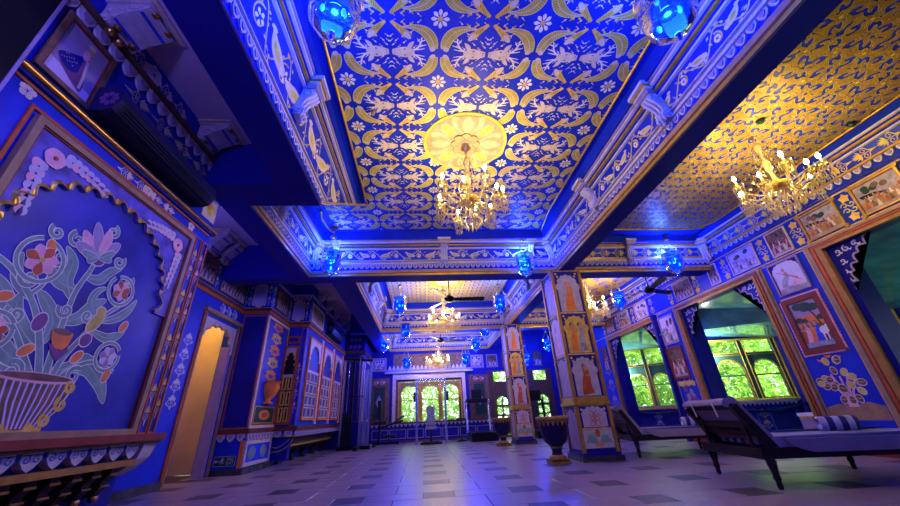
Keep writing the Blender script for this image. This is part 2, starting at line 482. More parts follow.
def arabesque(mb, pl, u, v, length, width, m, d=0.003, vertical=True, n=3):
    """symmetric leafy scroll ornament along an axis: spirals left and right of a stem, leaflets and buds"""
    def put(st, dd=0.0):
        if not vertical: st = ([(b, a) for a, b in st[0]], [(b, a) for a, b in st[1]])
        mb.rib(pl, ([(u + a, v + b) for a, b in st[0]], [(u + a, v + b) for a, b in st[1]]), m, d + dd)
    q = length / n; W_ = width
    for k in range(n):
        z = -length / 2 + q * (k + 0.5); r_ = min(W_ * 0.26, q * 0.24)
        for sg in (-1, 1):
            cx, cz = sg * W_ * 0.24, z - q * 0.06
            a0 = -PI / 2 if sg > 0 else -PI / 2
            lead = bez((0, z - q * 0.48), (sg * W_ * 0.05, cz - r_), (cx, cz - r_), 5)
            put(ribbon(lead + spiral(cx, cz, r_, 1.25, a0, sg, 14, 0.2)[1:], lambda t: W_ * 0.075 * (1 - 0.45 * t)))
            for (dx, dz, ww) in ((0.30, 0.34, 0.13), (0.46, 0.22, 0.12), (0.14, 0.44, 0.12)):
                put(ribbon(bez((sg * W_ * 0.03, z + q * 0.10), (sg * W_ * dx * 0.7, z + q * 0.14), (sg * W_ * dx, z + q * dz), 5), leafw(W_ * ww)), 0.0004)
            put(ribbon(bez((cx + sg * r_ * 0.9, cz), (cx + sg * r_ * 1.5, cz - r_ * 0.2), (sg * W_ * 0.5, cz - r_ * 0.9), 4), leafw(W_ * 0.11)), 0.0004)
        put(ribbon([(0, z - q * 0.45), (0, z + q * 0.15)], W_ * 0.05))
        put(ribbon([(0, z + q * 0.02), (0, z + q * 0.26), (0, z + q * 0.50)], leafw(W_ * 0.2)), 0.0008)

def fig_person(mb, pl, u, v, h, robe, d, flip=1):
    """little painted figure: robe, torso, head, arm"""
    mb.flat(pl, [(u - 0.22 * h, v), (u + 0.22 * h, v), (u + 0.10 * h, v + 0.5 * h), (u - 0.10 * h, v + 0.5 * h)], robe, d)
    mb.flat(pl, ell(u, v + 0.58 * h, 0.12 * h, 0.17 * h, 10), robe, d + 0.0004)
    mb.flat(pl, ell(u + flip * 0.02 * h, v + 0.84 * h, 0.085 * h, 0.11 * h, 10), 'skin', d + 0.0008)
    mb.flat(pl, ell(u - flip * 0.02 * h, v + 0.90 * h, 0.09 * h, 0.09 * h, 8), 'brown_paint', d + 0.0006)
    mb.rib(pl, ribbon(bez((u + flip * 0.05 * h, v + 0.65 * h), (u + flip * 0.22 * h, v + 0.5 * h), (u + flip * 0.26 * h, v + 0.68 * h), 5), 0.05 * h), 'skin', d + 0.001)

def scene_painting(mb, pl, u0, v0, u1, v1, d, style, seed):
    """flat painted picture: sky, ground, trees and figures"""
    rg = random.Random(seed); w, h = u1 - u0, v1 - v0
    pal = {'court': ('grey_paint', 'tan_frame', 'red', 'gold_dark'), 'dusk': ('orange', 'brown_paint', 'ivory', 'gold_paint'),
           'pale': ('plaster', 'lavender', 'grey_paint', 'white'), 'dark': ('brown_paint', 'grey_paint', 'pink', 'red_dark')}[style]
    mb.flat(pl, [(u0, v0), (u1, v0), (u1, v1), (u0, v1)], pal[0], d)
    mb.flat(pl, [(u0, v0), (u1, v0), (u1, v0 + h * 0.36)] + [(u0 + w * (1 - k / 6), v0 + h * (0.36 + 0.06 * rg.random())) for k in range(1, 6)] + [(u0, v0 + h * 0.4)], pal[1], d + 0.0006)
    for k in range(5):
        cx = u0 + w * (0.1 + 0.8 * rg.random()); cz = v0 + h * (0.7 + 0.16 * rg.random())
        mb.flat(pl, ell(cx, cz, w * 0.09, h * 0.10, 9), 'brown_paint' if k % 2 else 'dark_green', d + 0.0010 + k * 0.0001)
    n = max(4, int(w / h * 7))
    for row in range(2):
        for k in range(n):
            fig_person(mb, pl, u0 + w * (0.08 + 0.84 * (k + 0.5 * rg.random()) / n), v0 + h * (0.30 - 0.22 * row + 0.05 * rg.random()), h * (0.22 + 0.08 * rg.random() + 0.06 * row), (pal[2], pal[3], 'cream', 'brown_paint')[(k + row) % 4], d + 0.0018 + 0.0002 * k + 0.002 * row, rg.choice((-1, 1)))
    mb.flat(pl, [(u0 + w * 0.3, v0 + h * 0.42), (u0 + w * 0.9, v0 + h * 0.50), (u0 + w * 0.95, v0 + h * 0.62), (u0 + w * 0.6, v0 + h * 0.58)], 'dark_wood' if style != 'pale' else 'grey_paint', d + 0.0012)
    mb.flat(pl, [(u0, v0), (u1, v0), (u1, v0 + h * 0.10), (u0, v0 + h * 0.08)], 'grey_paint', d + 0.0016)

def framed_painting(pl, u0, v0, u1, v1, style, seed, label, fm='gold', fw_=0.02, group='framed paintings on the walls', scene=True, cat='painting', corners=False, inner='red_dark'):
    o = empty('framed_painting', pl.p((u0 + u1) / 2, v0, 0.0))
    off = o.location.copy()
    pl2 = Pl(pl.o - off, pl.u, pl.v, pl.n)
    tag(o, label, cat, group)
    mb = MB(); mb.frame(pl2, u0, v0, u1, v1, fw_, fm, 0.001, 0.024)
    mb.frame(pl2, u0 + fw_ * 0.98, v0 + fw_ * 0.98, u1 - fw_ * 0.98, v1 - fw_ * 0.98, fw_ * 0.35, inner, 0.001, 0.016)
    f = mb.build('frame', o)
    if corners:
        for a in (u0, u1):
            for b in (v0, v1):
                mb = MB(); mb.raise_(pl2, ell(a, b, fw_ * 1.3, fw_ * 1.3, 8), fm, 0.001, 0.028); mb.build('corner_knob', f)
    mb = MB(); scene_painting(mb, pl2, u0 + fw_, v0 + fw_, u1 - fw_, v1 - fw_, 0.008, style, seed)
    mb.build('canvas', o)
    return o

# ================================================================== THE SETTING
XB_R, XB_R2 = 2.25, 2.48            # right main beam, inner / outer edge
XL_N, XL_N2 = -1.08, -1.38          # near left beam
XL_F, XL_F2 = -1.79, -2.08          # left beam beyond the step
YC1, YC1b = 5.2, 5.47               # first cross beam
YC2, YC2b = 9.10, 9.38
XW_L, XW_R, Y_BACK, Y_FRONT = -3.1, 5.0, 12.0, -2.6
ZB, ZC, ZA = 2.70, 3.40, 3.30       # beam underside, hall ceiling, aisle ceiling
XN = -2.05                          # near left wall face
SLOPE = 3.17 / (ZB - CAM_H)         # the near left cornice ends on a raking cut

# ---------------- floor
fb = MB(); fb.box((XW_L - 1.4, Y_FRONT, -0.12), (XW_R + 1.8, Y_BACK + 0.3, -0.004), 'slate')
floor = struct(fb.build('floor'), 'pale marble floor with small dark stone insets in rows', 'floor')
def tile_mesh(w, h, m):
    b = MB(); e = 0.004; t = 0.004
    vs = [(-w / 2, -h / 2, -0.004), (w / 2, -h / 2, -0.004), (w / 2, h / 2, -0.004), (-w / 2, h / 2, -0.004),
          (-w / 2 + e, -h / 2 + e, 0), (w / 2 - e, -h / 2 + e, 0), (w / 2 - e, h / 2 - e, 0), (-w / 2 + e, h / 2 - e, 0)]
    b.add(vs, [(4, 5, 6, 7), (0, 1, 5, 4), (1, 2, 6, 5), (2, 3, 7, 6), (3, 0, 4, 7)], m)
    me = bpy.data.meshes.new('tile'); me.from_pydata(b.v, [], b.f); me.materials.append(MATS[m]); me.update()
    return me
PXT, PYT, IW, IH = 0.775, 0.69, 0.27, 0.26
t_in = tile_mesh(IW, IH, 'marble_dark'); t_a = tile_mesh(PXT - IW - 0.004, IH, 'marble'); t_b = tile_mesh(PXT - 0.004, PYT - IH - 0.004, 'marble')
far_tiles = MB(); nslab = 0
cells = []
for j in range(-9, 13):
    for i in range(-6, 8):
        cells.append((0.12 + i * PXT, 3.64 + j * PYT))
cells.sort(key=lambda q: abs(q[1] - 5.5) + 0.4 * abs(q[0]) + (40 if q[1] < 2.2 else 0))
def loose(me, x, y):
    far_tiles.add([(vx.co.x + x, vx.co.y + y, vx.co.z) for vx in me.vertices], [tuple(pq.vertices) for pq in me.polygons], me.materials[0].name)
nin = 0
for x, y in cells:
    if x < XW_L + 0.1 or x > XW_R + 1.6: continue
    parts = ((t_in, x, y, 'inset_tile'), (t_a, x + PXT / 2, y, 'marble_slab'), (t_b, x, y + PYT / 2, 'marble_slab'))
    for me, px_, py_, nm in parts:
        if nm == 'marble_slab':
            nslab += 1
            if nslab > 300: loose(me, px_, py_); continue
        else:
            nin += 1
            if nin > 170: loose(me, px_, py_); continue
        meshinst(nm, me, floor, Matrix.Translation((px_, py_, 0)))
ft = far_tiles.build('more_tiles', floor); ft['kind'] = 'stuff'

# ---------------- ceiling slab and beams
cb = MB()
cb.box((XN - 1.3, Y_FRONT, ZC), (5.2, Y_BACK + 0.2, ZC + 0.12), 'blue')
ceiling = struct(cb.build('ceiling'), 'blue coffered ceiling painted with golden deer, birds and flowers between deep beams', 'ceiling')
def cpart(name, fn):
    b = MB(); fn(b); return b.build(name, ceiling)
def beam(lo, hi, under='beam_blue'):
    cpart('beam', lambda b: b.box(lo, hi, under))
beam((XB_R, Y_FRONT, ZB), (XB_R2, Y_BACK, ZC - 0.002))
beam((XL_N2, Y_FRONT, ZB), (XL_N, 2.82, ZC - 0.003))
beam((XN - 0.04, 2.80, ZB + 0.001), (XL_N, 3.17, ZC - 0.004))
beam((XL_F2, 3.17, ZB), (XL_F, YC1, ZC - 0.003))
beam((XW_L, YC1, ZB + 0.001), (XW_R, YC1b, ZC - 0.005))
beam((-1.50, YC1b, ZB), (-1.12, Y_BACK, ZC - 0.003))
beam((-1.9, YC2, ZB + 0.001), (XW_R, YC2b, ZC - 0.005))
# lower aisle ceilings
aisle = cpart('gold_panel', lambda b: b.box((XB_R2, Y_FRONT, ZA), (XW_R, YC1, ZA + 0.06), 'blue'))
cpart('gold_panel', lambda b: b.box((XB_R2, YC1b, ZA), (XW_R, YC2, ZA + 0.06), 'gold_damask'))
cpart('gold_panel', lambda b: b.box((XB_R2, YC2b, ZA), (XW_R, Y_BACK, ZA + 0.06), 'gold_damask'))
cpart('plaster_panel', lambda b: b.box((XN - 0.2, Y_FRONT, 3.20), (XL_N2, 2.80, 3.26), 'plaster'))
cpart('plaster_panel', lambda b: b.box((XW_L, 3.17, 3.28), (XL_F2, YC1, 3.34), 'plaster'))
cpart('plaster_panel', lambda b: b.box((XW_L, YC1b, 3.28), (-1.50, Y_BACK, 3.34), 'plaster'))
# fine painted panels of the far bays
cpart('damask_panel', lambda b: b.box((-0.80, YC1b + 0.32, ZC - 0.012), (1.93, YC2 - 0.30, ZC - 0.001), 'fine_damask'))
cpart('damask_panel', lambda b: b.box((-0.80, YC2b + 0.30, ZC - 0.012), (1.93, Y_BACK - 0.3, ZC - 0.001), 'fine_damask'))
for yy in (7.25, 10.7):
    cpart('ceiling_medallion', lambda b: (b.raise_(PZ(ZC), ell(0.55, yy, 0.42, 0.42, 28), 'gold_paint', 0.012, 0.03), b.raise_(PZ(ZC), ell(0.55, yy, 0.25, 0.25, 20), 'cream', 0.03, 0.04)))

# ---------------- deer-and-leaf motif, painted on the hall ceiling cell by cell
CW, CH = 0.815, 0.555
def motif_mesh():
    b = MB(); pl = Pl((0, 0, 0), (1, 0, 0), (0, 1, 0), (0, 0, -1)); h = 0.004
    w, hh = CW, CH
    for p_ in petals(0, 0, 0.074, 8, 0.030, 0.25): b.rib(pl, p_, 'ivory', h + 0.001)
    b.flat(pl, ell(0, 0, 0.020, 0.020, 10), 'gold_paint', h + 0.002)
    for sx in (-1, 1):
        for sz in (-1, 1):
            # feathered crescents curling round the flower
            cr = crv([(sx * 0.045, sz * 0.245), (sx * 0.062, sz * 0.17), (sx * 0.115, sz * 0.105), (sx * 0.20, sz * 0.072), (sx * 0.30, sz * 0.070)], 5)
            st = ribbon(cr, lambda t: 0.074 * (0.30 + 0.9 * math.sin(PI * min(1, t * 0.85 + 0.15)) ** 0.9) * (1 - t ** 3) + 0.001)
            b.rib(pl, outline(st, 0.004), 'ivory', h); b.rib(pl, st, 'olive_gold', h + 0.001)
            b.flat(pl, ell(sx * 0.055, sz * 0.245, 0.026, 0.020, 9, sx * 0.5), 'cream', h + 0.0016)
            for q in range(3, 19):
                (ax_, ay_), (bx_, by_) = st[0][q], st[1][q]
                b.rib(pl, ribbon([(ax_, ay_), ((ax_ + bx_) / 2 + sx * 0.008, (ay_ + by_) / 2), (bx_, by_)], 0.0035), 'gold_dark', h + 0.0017)
            b.rib(pl, ribbon(cr[2:-1], 0.006), 'cream', h + 0.002)
            for q in range(5):
                a = cr[6 + q * 3]
                b.rib(pl, ribbon(bez(a, (a[0] + sx * 0.012, a[1] - sz * 0.03), (a[0] + sx * 0.045, a[1] - sz * 0.036), 4), leafw(0.014)), 'gold_paint', h + 0.0014)
            # cornucopias crossing between the flowers
            co = crv([(sx * (w / 2 - 0.02), sz * 0.03), (sx * (w / 2 - 0.08), sz * 0.075), (sx * (w / 2 - 0.145), sz * 0.135)], 5)
            st = ribbon(co, lambda t: 0.02 + 0.048 * t)
            b.rib(pl, st, 'gold_paint', h + 0.001)
            b.flat(pl, ell(co[-1][0], co[-1][1], 0.040, 0.022, 10, sx * sz * -0.8), 'cream', h + 0.0016)
            for q in range(4):
                b.rib(pl, ribbon([(co[4 + q][0], co[4 + q][1] - 0.012), (co[4 + q][0], co[4 + q][1] + 0.012)], 0.004), 'brown_paint', h + 0.0018)
            # sprigs
            for (ax, ay) in ((0.16, 0.165), (0.20, 0.225), (0.29, 0.135), (0.345, 0.17), (0.235, 0.13), (0.385, 0.135), (0.37, 0.205), (0.33, 0.225), (0.28, 0.185), (0.39, 0.175), (0.15, 0.215), (0.22, 0.10), (0.36, 0.02), (0.16, 0.02), (0.22, 0.035), (0.29, 0.02)):
                b.rib(pl, ribbon([(sx * ax, sz * ay), (sx * (ax + 0.012), sz * (ay + 0.012)), (sx * (ax + 0.022), sz * (ay + 0.018))], leafw(0.013)), 'ivory', h)
                b.flat(pl, ell(sx * (ax - 0.006), sz * (ay - 0.004), 0.006, 0.006, 6), 'gold_paint', h)
    # deer heads, nose to nose across the cell
    for sx in (-1, 1):
        ox = sx * w / 2
        for yb in (-hh / 2, hh / 2):
            if yb < 0: continue
            hd = crv([(0.014, 0), (0.05, 0), (0.11, 0), (0.16, 0), (0.20, 0)], 4)
            st = ribbon([(ox - sx * a, yb) for a, _ in hd], lambda t: 0.042 + 0.075 * math.sin(PI * min(1, t * 1.02)) ** 1.3 * (0.3 + 0.7 * t))
            b.rib(pl, outline(st, 0.004), 'brown_paint', h); b.rib(pl, st, 'cream', h + 0.0012)
            for sz in (-1, 1):
                b.flat(pl, ell(ox - sx * 0.118, yb + sz * 0.026, 0.010, 0.006, 7), 'brown_paint', h + 0.002); b.flat(pl, ell(ox - sx * 0.032, yb + sz * 0.010, 0.006, 0.004, 7), 'brown_paint', h + 0.002)
                b.rib(pl, ribbon(bez((ox - sx * 0.15, yb + sz * 0.026), (ox - sx * 0.16, yb + sz * 0.06), (ox - sx * 0.20, yb + sz * 0.095), 5), leafw(0.038)), 'cream', h + 0.001)
                an = crv([(ox - sx * 0.165, yb + sz * 0.014), (ox - sx * 0.215, yb + sz * 0.03), (ox - sx * 0.25, yb + sz * 0.075), (ox - sx * 0.265, yb + sz * 0.13)], 5)
                b.rib(pl, ribbon(an, lambda t: 0.021 * (1 - 0.6 * t)), 'ivory', h + 0.0008)
                for q, (ex, ey) in ((4, (0.285, 0.035)), (8, (0.30, 0.07)), (11, (0.225, 0.12)), (12, (0.30, 0.115))):
                    b.rib(pl, ribbon(bez(an[q], ((an[q][0] + ox - sx * ex) / 2, an[q][1]), (ox - sx * ex, yb + sz * ey), 4), lambda t: 0.013 * (1 - 0.6 * t)), 'ivory', h + 0.0008)
    me = bpy.data.meshes.new('ceiling_motif'); me.from_pydata(b.v, [], b.f)
    for x in b.ms: me.materials.append(MATS[x])
    me.polygons.foreach_set('material_index', b.m); me.update()
    return me
def clipx(me, x0, x1, y0, y1):
    return me
mm = motif_mesh()
import bmesh
def cut_copy(me, planes, nm='ceiling_motif'):
    bm = bmesh.new(); bm.from_mesh(me)
    for co, no in planes:
        bmesh.ops.bisect_plane(bm, geom=bm.verts[:] + bm.edges[:] + bm.faces[:], plane_co=co, plane_no=no, clear_outer=True)
    m2 = bpy.data.meshes.new(nm); bm.to_mesh(m2); bm.free()
    for x in me.materials: m2.materials.append(x)
    return m2
GX0, GX1, GY1 = XL_N + 0.31, XB_R - 0.31, YC1 - 0.30
fx0, fy0 = 0.165, 1.62
for j in range(-6, 7):
    for i in range(-3, 4):
        x, y = fx0 + i * CW, fy0 + j * CH
        x0 = GX0 if y < 4.15 else XL_F + 0.42
        if x + 0.46 < x0 or x - 0.46 > GX1 or y - 0.35 > GY1: continue
        planes = []
        if x - 0.46 < x0: planes.append(((x0 - x, 0, 0), (-1, 0, 0)))
        if x + 0.46 > GX1: planes.append(((GX1 - x, 0, 0), (1, 0, 0)))
        if y + 0.35 > GY1: planes.append(((0, GY1 - y, 0), (0, 1, 0)))
        me = cut_copy(mm, planes) if planes else mm
        if not len(me.polygons): continue
        meshinst('ceiling_motif', me, ceiling, Matrix.Translation((x, y, ZC)))
# medallion over the great chandelier
MX, MY = 0.50, 2.95
def medal(b):
    pl = Pl((MX, MY, ZC), (1, 0, 0), (0, 1, 0), (0, 0, -1))
    b.raise_(pl, ell(0, 0, 0.47, 0.44, 40), 'olive_gold', 0.0, 0.014)
    b.raise_(pl, ell(0, 0, 0.435, 0.405, 40), 'medal_cream', 0.014, 0.018)
    for k in range(4):
        t = k * PI / 2
        for q in (-0.4, -0.2, 0, 0.2, 0.4):
            b.rib(pl, tfs(ribbon(bez((0.14, 0), (0.25, q * 0.18), (0.40, q * 0.42), 6), leafw(0.13, 0.6)), rot=t), 'medal_light' if abs(q) != 0.2 else 'medal_cream', 0.021 + 0.001 * (2 - abs(q * 5)))
        t += PI / 4
        b.flat(pl, tfp(ell(0.29, 0, 0.12, 0.085, 16), rot=t), 'grey_paint', 0.02)
        b.flat(pl, tfp(ell(0.29, 0, 0.095, 0.065, 16), rot=t), 'olive_gold', 0.021)
        for sg in (-1, 1):
            b.rib(pl, tfs(ribbon(spiral(0.29, sg * 0.03, 0.04, 1.1, 0, sg), 0.014), rot=t), 'medal_light', 0.024)
    for k in range(8):
        t = k * PI / 4
        b.raise_(pl, tfp(ell(0.10, 0, 0.068, 0.058, 12), rot=t), 'brown_paint', 0.02, 0.029 + 0.002 * (k % 2)); b.raise_(pl, tfp(ell(0.10, 0, 0.062, 0.052, 12), rot=t), 'medal_cream', 0.02, 0.03 + 0.002 * (k % 2))
    b.raise_(pl, ell(0, 0, 0.075, 0.075, 16), 'medal_light', 0.02, 0.04)
cpart('ceiling_medallion', medal)

# ---------------- gilded leaf work on the near aisle ceiling, cell by cell
def gold_cell(w):
    b = MB(); pl = Pl((0, 0, 0), (1, 0, 0), (0, 1, 0), (0, 0, -1)); h = 0.003; rg = random.Random(9)
    def lf(pts, ww, dd=0.0):
        st = ribbon(crv([(x * w, y * w) for x, y in pts], 4), leafw(ww * w, 0.5))
        b.rib(pl, outline(st, 0.0035), 'olive_gold', h + dd); b.rib(pl, st, 'leaf_gold', h + dd + 0.0008)
    for k in range(6):
        t = k * PI / 3 + 0.2; lf([(0.02 * math.cos(t), 0.02 * math.sin(t)), (0.12 * math.cos(t + 0.1), 0.12 * math.sin(t + 0.1)), (0.24 * math.cos(t), 0.24 * math.sin(t))], 0.10, 0.001)
    b.flat(pl, ell(0, 0, 0.05 * w, 0.05 * w, 10), 'olive_gold', h + 0.003)
    for k in range(4):
        cs, sn = math.cos(k * PI / 2), math.sin(k * PI / 2)
        rt_ = lambda pts: [(x * cs - y * sn, x * sn + y * cs) for x, y in pts]
        lf(rt_([(0.16, 0.10), (0.30, 0.02), (0.44, 0.10), (0.50, 0.24)]), 0.12)
        lf(rt_([(0.20, -0.06), (0.34, -0.10), (0.44, -0.22), (0.40, -0.36)]), 0.105)
        lf(rt_([(0.26, 0.20), (0.34, 0.30), (0.30, 0.42), (0.18, 0.46)]), 0.10)
        lf(rt_([(0.48, -0.04), (0.42, 0.02), (0.34, 0.02)]), 0.09, 0.0006)
        lf(rt_([(0.40, 0.34), (0.46, 0.42), (0.44, 0.50)]), 0.11, 0.0004)
        lf(rt_([(0.10, 0.30), (0.06, 0.38), (0.10, 0.48)]), 0.10, 0.0004)
    me = bpy.data.meshes.new('gilded_motif'); me.from_pydata(b.v, [], b.f)
    for x in b.ms: me.materials.append(MATS[x])
    me.polygons.foreach_set('material_index', b.m); me.update()
    return me
GC = 0.28
gmot = gold_cell(GC)
ax0, ax1, ay1 = XB_R2 + 0.12, XW_R - 0.24, 4.78
for j in range(-2, 20):
    for i in range(9):
        x, y = ax0 + GC * (i + 0.5), -0.4 + GC * (j + 0.5)
        if y - GC * 0.55 > ay1 or x - GC * 0.55 > ax1: continue
        planes = []
        if x + GC * 0.55 > ax1: planes.append(((ax1 - x, 0, 0), (1, 0, 0)))
        if x - GC * 0.55 < ax0: planes.append(((ax0 - x, 0, 0), (-1, 0, 0)))
        if y + GC * 0.55 > ay1: planes.append(((0, ay1 - y, 0), (0, 1, 0)))
        turn = 0.0 if planes else random.choice((0, 0.5, 1, 1.5)) * PI + 0.15 * (i % 3 - 1)
        meshinst('gilded_motif', cut_copy(gmot, planes, 'gilded_motif') if planes else gmot, ceiling, Matrix.Translation((x, y, ZA - 0.0006 * ((i + j) % 2))) @ Matrix.Rotation(turn, 4, 'Z') @ Matrix.Diagonal((1 if (i + j) % 2 else -1, 1, 1, 1) if not planes else (1, 1, 1, 1)))

# ---------------- cornices: profile (offset towards the recess, height, material of the strip below this point)
PROF = [(0.0, 2.70, None), (0.025, 2.70, 'lavender'), (0.025, 2.735, 'gold'), (0.045, 2.742, 'ledge_tan'), (0.05, 2.785, 'ledge_tan'), (0.02, 2.79, 'gold'),
        (0.02, 2.885, 'blue'), (0.055, 2.888, 'white'), (0.055, 2.915, 'white'), (0.035, 2.918, 'blue'), (0.035, 2.94, 'gold'), (0.06, 2.945, 'white'), (0.06, 2.955, 'white'),
        (0.05, 2.957, 'blue'), (0.085, 3.125, 'blue'), (0.11, 3.128, 'white'), (0.11, 3.15, 'white'), (0.125, 3.152, 'blue'), (0.125, 3.165, 'blue'), (0.15, 3.167, 'gold'), (0.15, 3.19, 'gold'),
        (0.165, 3.192, 'blue'), (0.165, 3.202, 'blue'), (0.19, 3.205, 'white'), (0.19, 3.228, 'white'), (0.205, 3.23, 'lavender'), (0.205, 3.25, 'lavender'), (0.23, 3.25, 'blue'), (0.23, 3.40, 'blue')]
SCM = MB()
_sp = [(-0.036, 0.0)] + [(-0.036 + 0.072 * k / 8, -0.030 - 0.036 * math.sin(PI * k / 8)) for k in range(9)] + [(0.036, 0.0)]
SCM.raise_(Pl((0, 0, 0), (1, 0, 0), (0, 0, 1), (0, -1, 0)), _sp, 'white', 0.0, 0.016)
SCM.raise_(Pl((0, 0, 0), (1, 0, 0), (0, 0, 1), (0, -1, 0)), [(x * 0.55, y * 0.6 - 0.008) for x, y in _sp], 'lavender', 0.016, 0.024)
_s = SCM.build('scallop'); SCALLOP = _s.data; SCALLOP.name = 'scallop'; bpy.data.objects.remove(_s)
def scallops(parent, p0, p1, nrm, z, pitch=0.085, off=0.02, single=(0, 999), cap=999):
    """row of hanging scallops along p0 -> p1 (2-D), facing nrm; the ones within `single` metres are pieces, the rest one joined part"""
    p0, p1, nv = Vector(p0), Vector(p1), Vector(nrm); L = (p1 - p0).length; d = (p1 - p0) / L
    n = int(L / pitch); rest = MB(); ang = math.atan2(nv.x, -nv.y)
    Rm = Matrix.Rotation(ang, 4, 'Z'); k1 = 0
    for k in range(n):
        s_ = (k + 0.5) * L / n; q = p0 + d * s_ + nv * off
        mw = Matrix.Translation((q.x, q.y, z)) @ Rm
        if single[0] <= s_ <= single[1] and k1 < cap:
            meshinst('scallop', SCALLOP, parent, mw); k1 += 1
        else:
            for poly in SCALLOP.polygons:
                rest.add([mw @ SCALLOP.vertices[i].co for i in poly.vertices], [tuple(range(len(poly.vertices)))], SCALLOP.materials[poly.material_index].name)
    if rest.v:
        o = rest.build('scallop_row', parent); o['kind'] = 'stuff'

def bird(b, put, u, v, s_, fl):
    """parrot-like bird with long tail, wing and beak"""
    def T(pts): return [(u + fl * a * s_, v + bb * s_) for a, bb in pts]
    body = ribbon(crv([(-0.9, -0.16), (-0.35, -0.05), (0.1, 0.1), (0.42, 0.34)], 4), lambda t: 0.07 + 0.50 * math.sin(PI * min(1, 0.12 + t * 0.8)) ** 1.2)
    put((T(body[0]), T(body[1])), 'cream', 0.0012)
    wing = ribbon(bez((0.25, 0.18), (-0.1, 0.02), (-0.55, -0.12), 5), leafw(0.28))
    put((T(wing[0]), T(wing[1])), 'olive_gold', 0.0018)
    hd = ribbon([(0.36, 0.36), (0.46, 0.42), (0.58, 0.42), (0.66, 0.36)], lambda t: 0.34 * (1 - t * 0.8))
    put((T(hd[0]), T(hd[1])), 'cream', 0.0016)
def frieze(b, O, dirv, nrm, L, z0, z1, o0, o1, unit=0.5, seed=1):
    """painted birds and curling vines on the sloping frieze"""
    d3 = Vector((dirv[0], dirv[1], 0)); n3 = Vector((nrm[0], nrm[1], 0))
    V_ = Vector((0, 0, z1 - z0)) + n3 * (o1 - o0); hgt = V_.length; V_ = V_ / hgt
    N_ = d3.cross(V_).normalized()
    if N_.dot(n3) < 0: N_ = -N_
    pl = Pl(Vector((O[0], O[1], z0)) + n3 * o0, d3, V_, N_)
    def put(st, m, dd=0.001): b.rib(pl, st, m, 0.0015 + dd)
    n = max(1, int(L / unit)); un = L / n; mid = hgt / 2; rg = random.Random(seed)
    for k in range(n):
        u = (k + 0.5) * un
        bird(b, put, u - un * 0.2, mid - 0.005, hgt * 0.62, 1 if k % 2 else -1)
        vine = crv([(u - un / 2, mid - 0.03), (u - un * 0.3, mid - hgt * 0.40), (u, mid + hgt * 0.05), (u + un * 0.2, mid + hgt * 0.38), (u + un / 2, mid - 0.03)], 5)
        put(ribbon(vine, 0.011), 'olive_gold', 0.0)
        put(ribbon(spiral(u + un * 0.24, mid - hgt * 0.08, hgt * 0.28, 1.2, 1.5, 1), lambda t: 0.014 * (1 - 0.4 * t)), 'gold_paint', 0.0004)
        for p_ in petals(u + un * 0.24, mid - hgt * 0.08, hgt * 0.17, 5, 0.03): put(p_, 'ivory', 0.0008)
        for q in range(16):
            a = vine[1 + (q * 5) % 18]; t = rg.random() * 6; a = (a[0] + rg.uniform(-0.02, 0.02), max(0.02, min(hgt - 0.02, a[1] + rg.uniform(-0.03, 0.03))))
            put(ribbon([a, (a[0] + 0.017 * math.cos(t), a[1] + 0.017 * math.sin(t)), (a[0] + 0.036 * math.cos(t), a[1] + 0.036 * math.sin(t))], leafw(0.021)), rg.choice(('cream', 'gold_paint', 'olive_gold', 'lavender')), 0.0006)
def gold_frieze(b, O, dirv, nrm, L, z0, z1, o0, o1, unit=0.24):
    d3 = Vector((dirv[0], dirv[1], 0)); n3 = Vector((nrm[0], nrm[1], 0))
    V_ = Vector((0, 0, z1 - z0)) + n3 * (o1 - o0); hgt = V_.length; V_ = V_ / hgt
    N_ = d3.cross(V_).normalized()
    if N_.dot(n3) < 0: N_ = -N_
    pl = Pl(Vector((O[0], O[1], z0)) + n3 * o0, d3, V_, N_); n = max(1, int(L / unit)); un = L / n
    for k in range(n):
        arabesque(b, pl, (k + 0.5) * un, hgt / 2, un, hgt * 0.92, 'gold_paint' if k % 3 else 'olive_gold', 0.002, vertical=False, n=1)
def cornice(p0, p1, nrm, end=None, single=(0, 999), unit=0.36, prof=PROF, zs=0.0, fr=True, pitch=0.085, cap=999, sz=2.885, fz=(2.957, 3.125, 0.05, 0.085)):
    p0, p1, nv = Vector(p0), Vector(p1), Vector(nrm); L = (p1 - p0).length; d = (p1 - p0) / L
    b = MB()
    def pt(k, e):
        o, z, _ = prof[k]; z += zs
        q = (p0 if e == 0 else p1) + nv * o
        if e and end: q = Vector((q.x, end(z)))
        return (q.x, q.y, z)
    for k in range(1, len(prof)):
        b.add([pt(k - 1, 0), pt(k - 1, 1), pt(k, 1), pt(k, 0)], [(0, 1, 2, 3)], prof[k][2])
    co = b.build('cornice', ceiling)
    b = MB()
    if fr:
        frieze(b, p0, d, nv, (L if not end else end(3.0 + zs) - p0.y), *fz, unit)
        b.build('frieze_painting', co)
    else:
        gold_frieze(b, p0, d, nv, L, 2.957, 3.10, 0.05, 0.085); b.build('frieze_painting', co)
    scallops(co, p0, p1, nv, sz, single=single, pitch=pitch, cap=cap)
    return co
ycut = lambda z: SLOPE * (z - CAM_H)
cornice((XB_R, -1.0), (XB_R, YC1), (-1, 0), single=(2.0, 6.3))
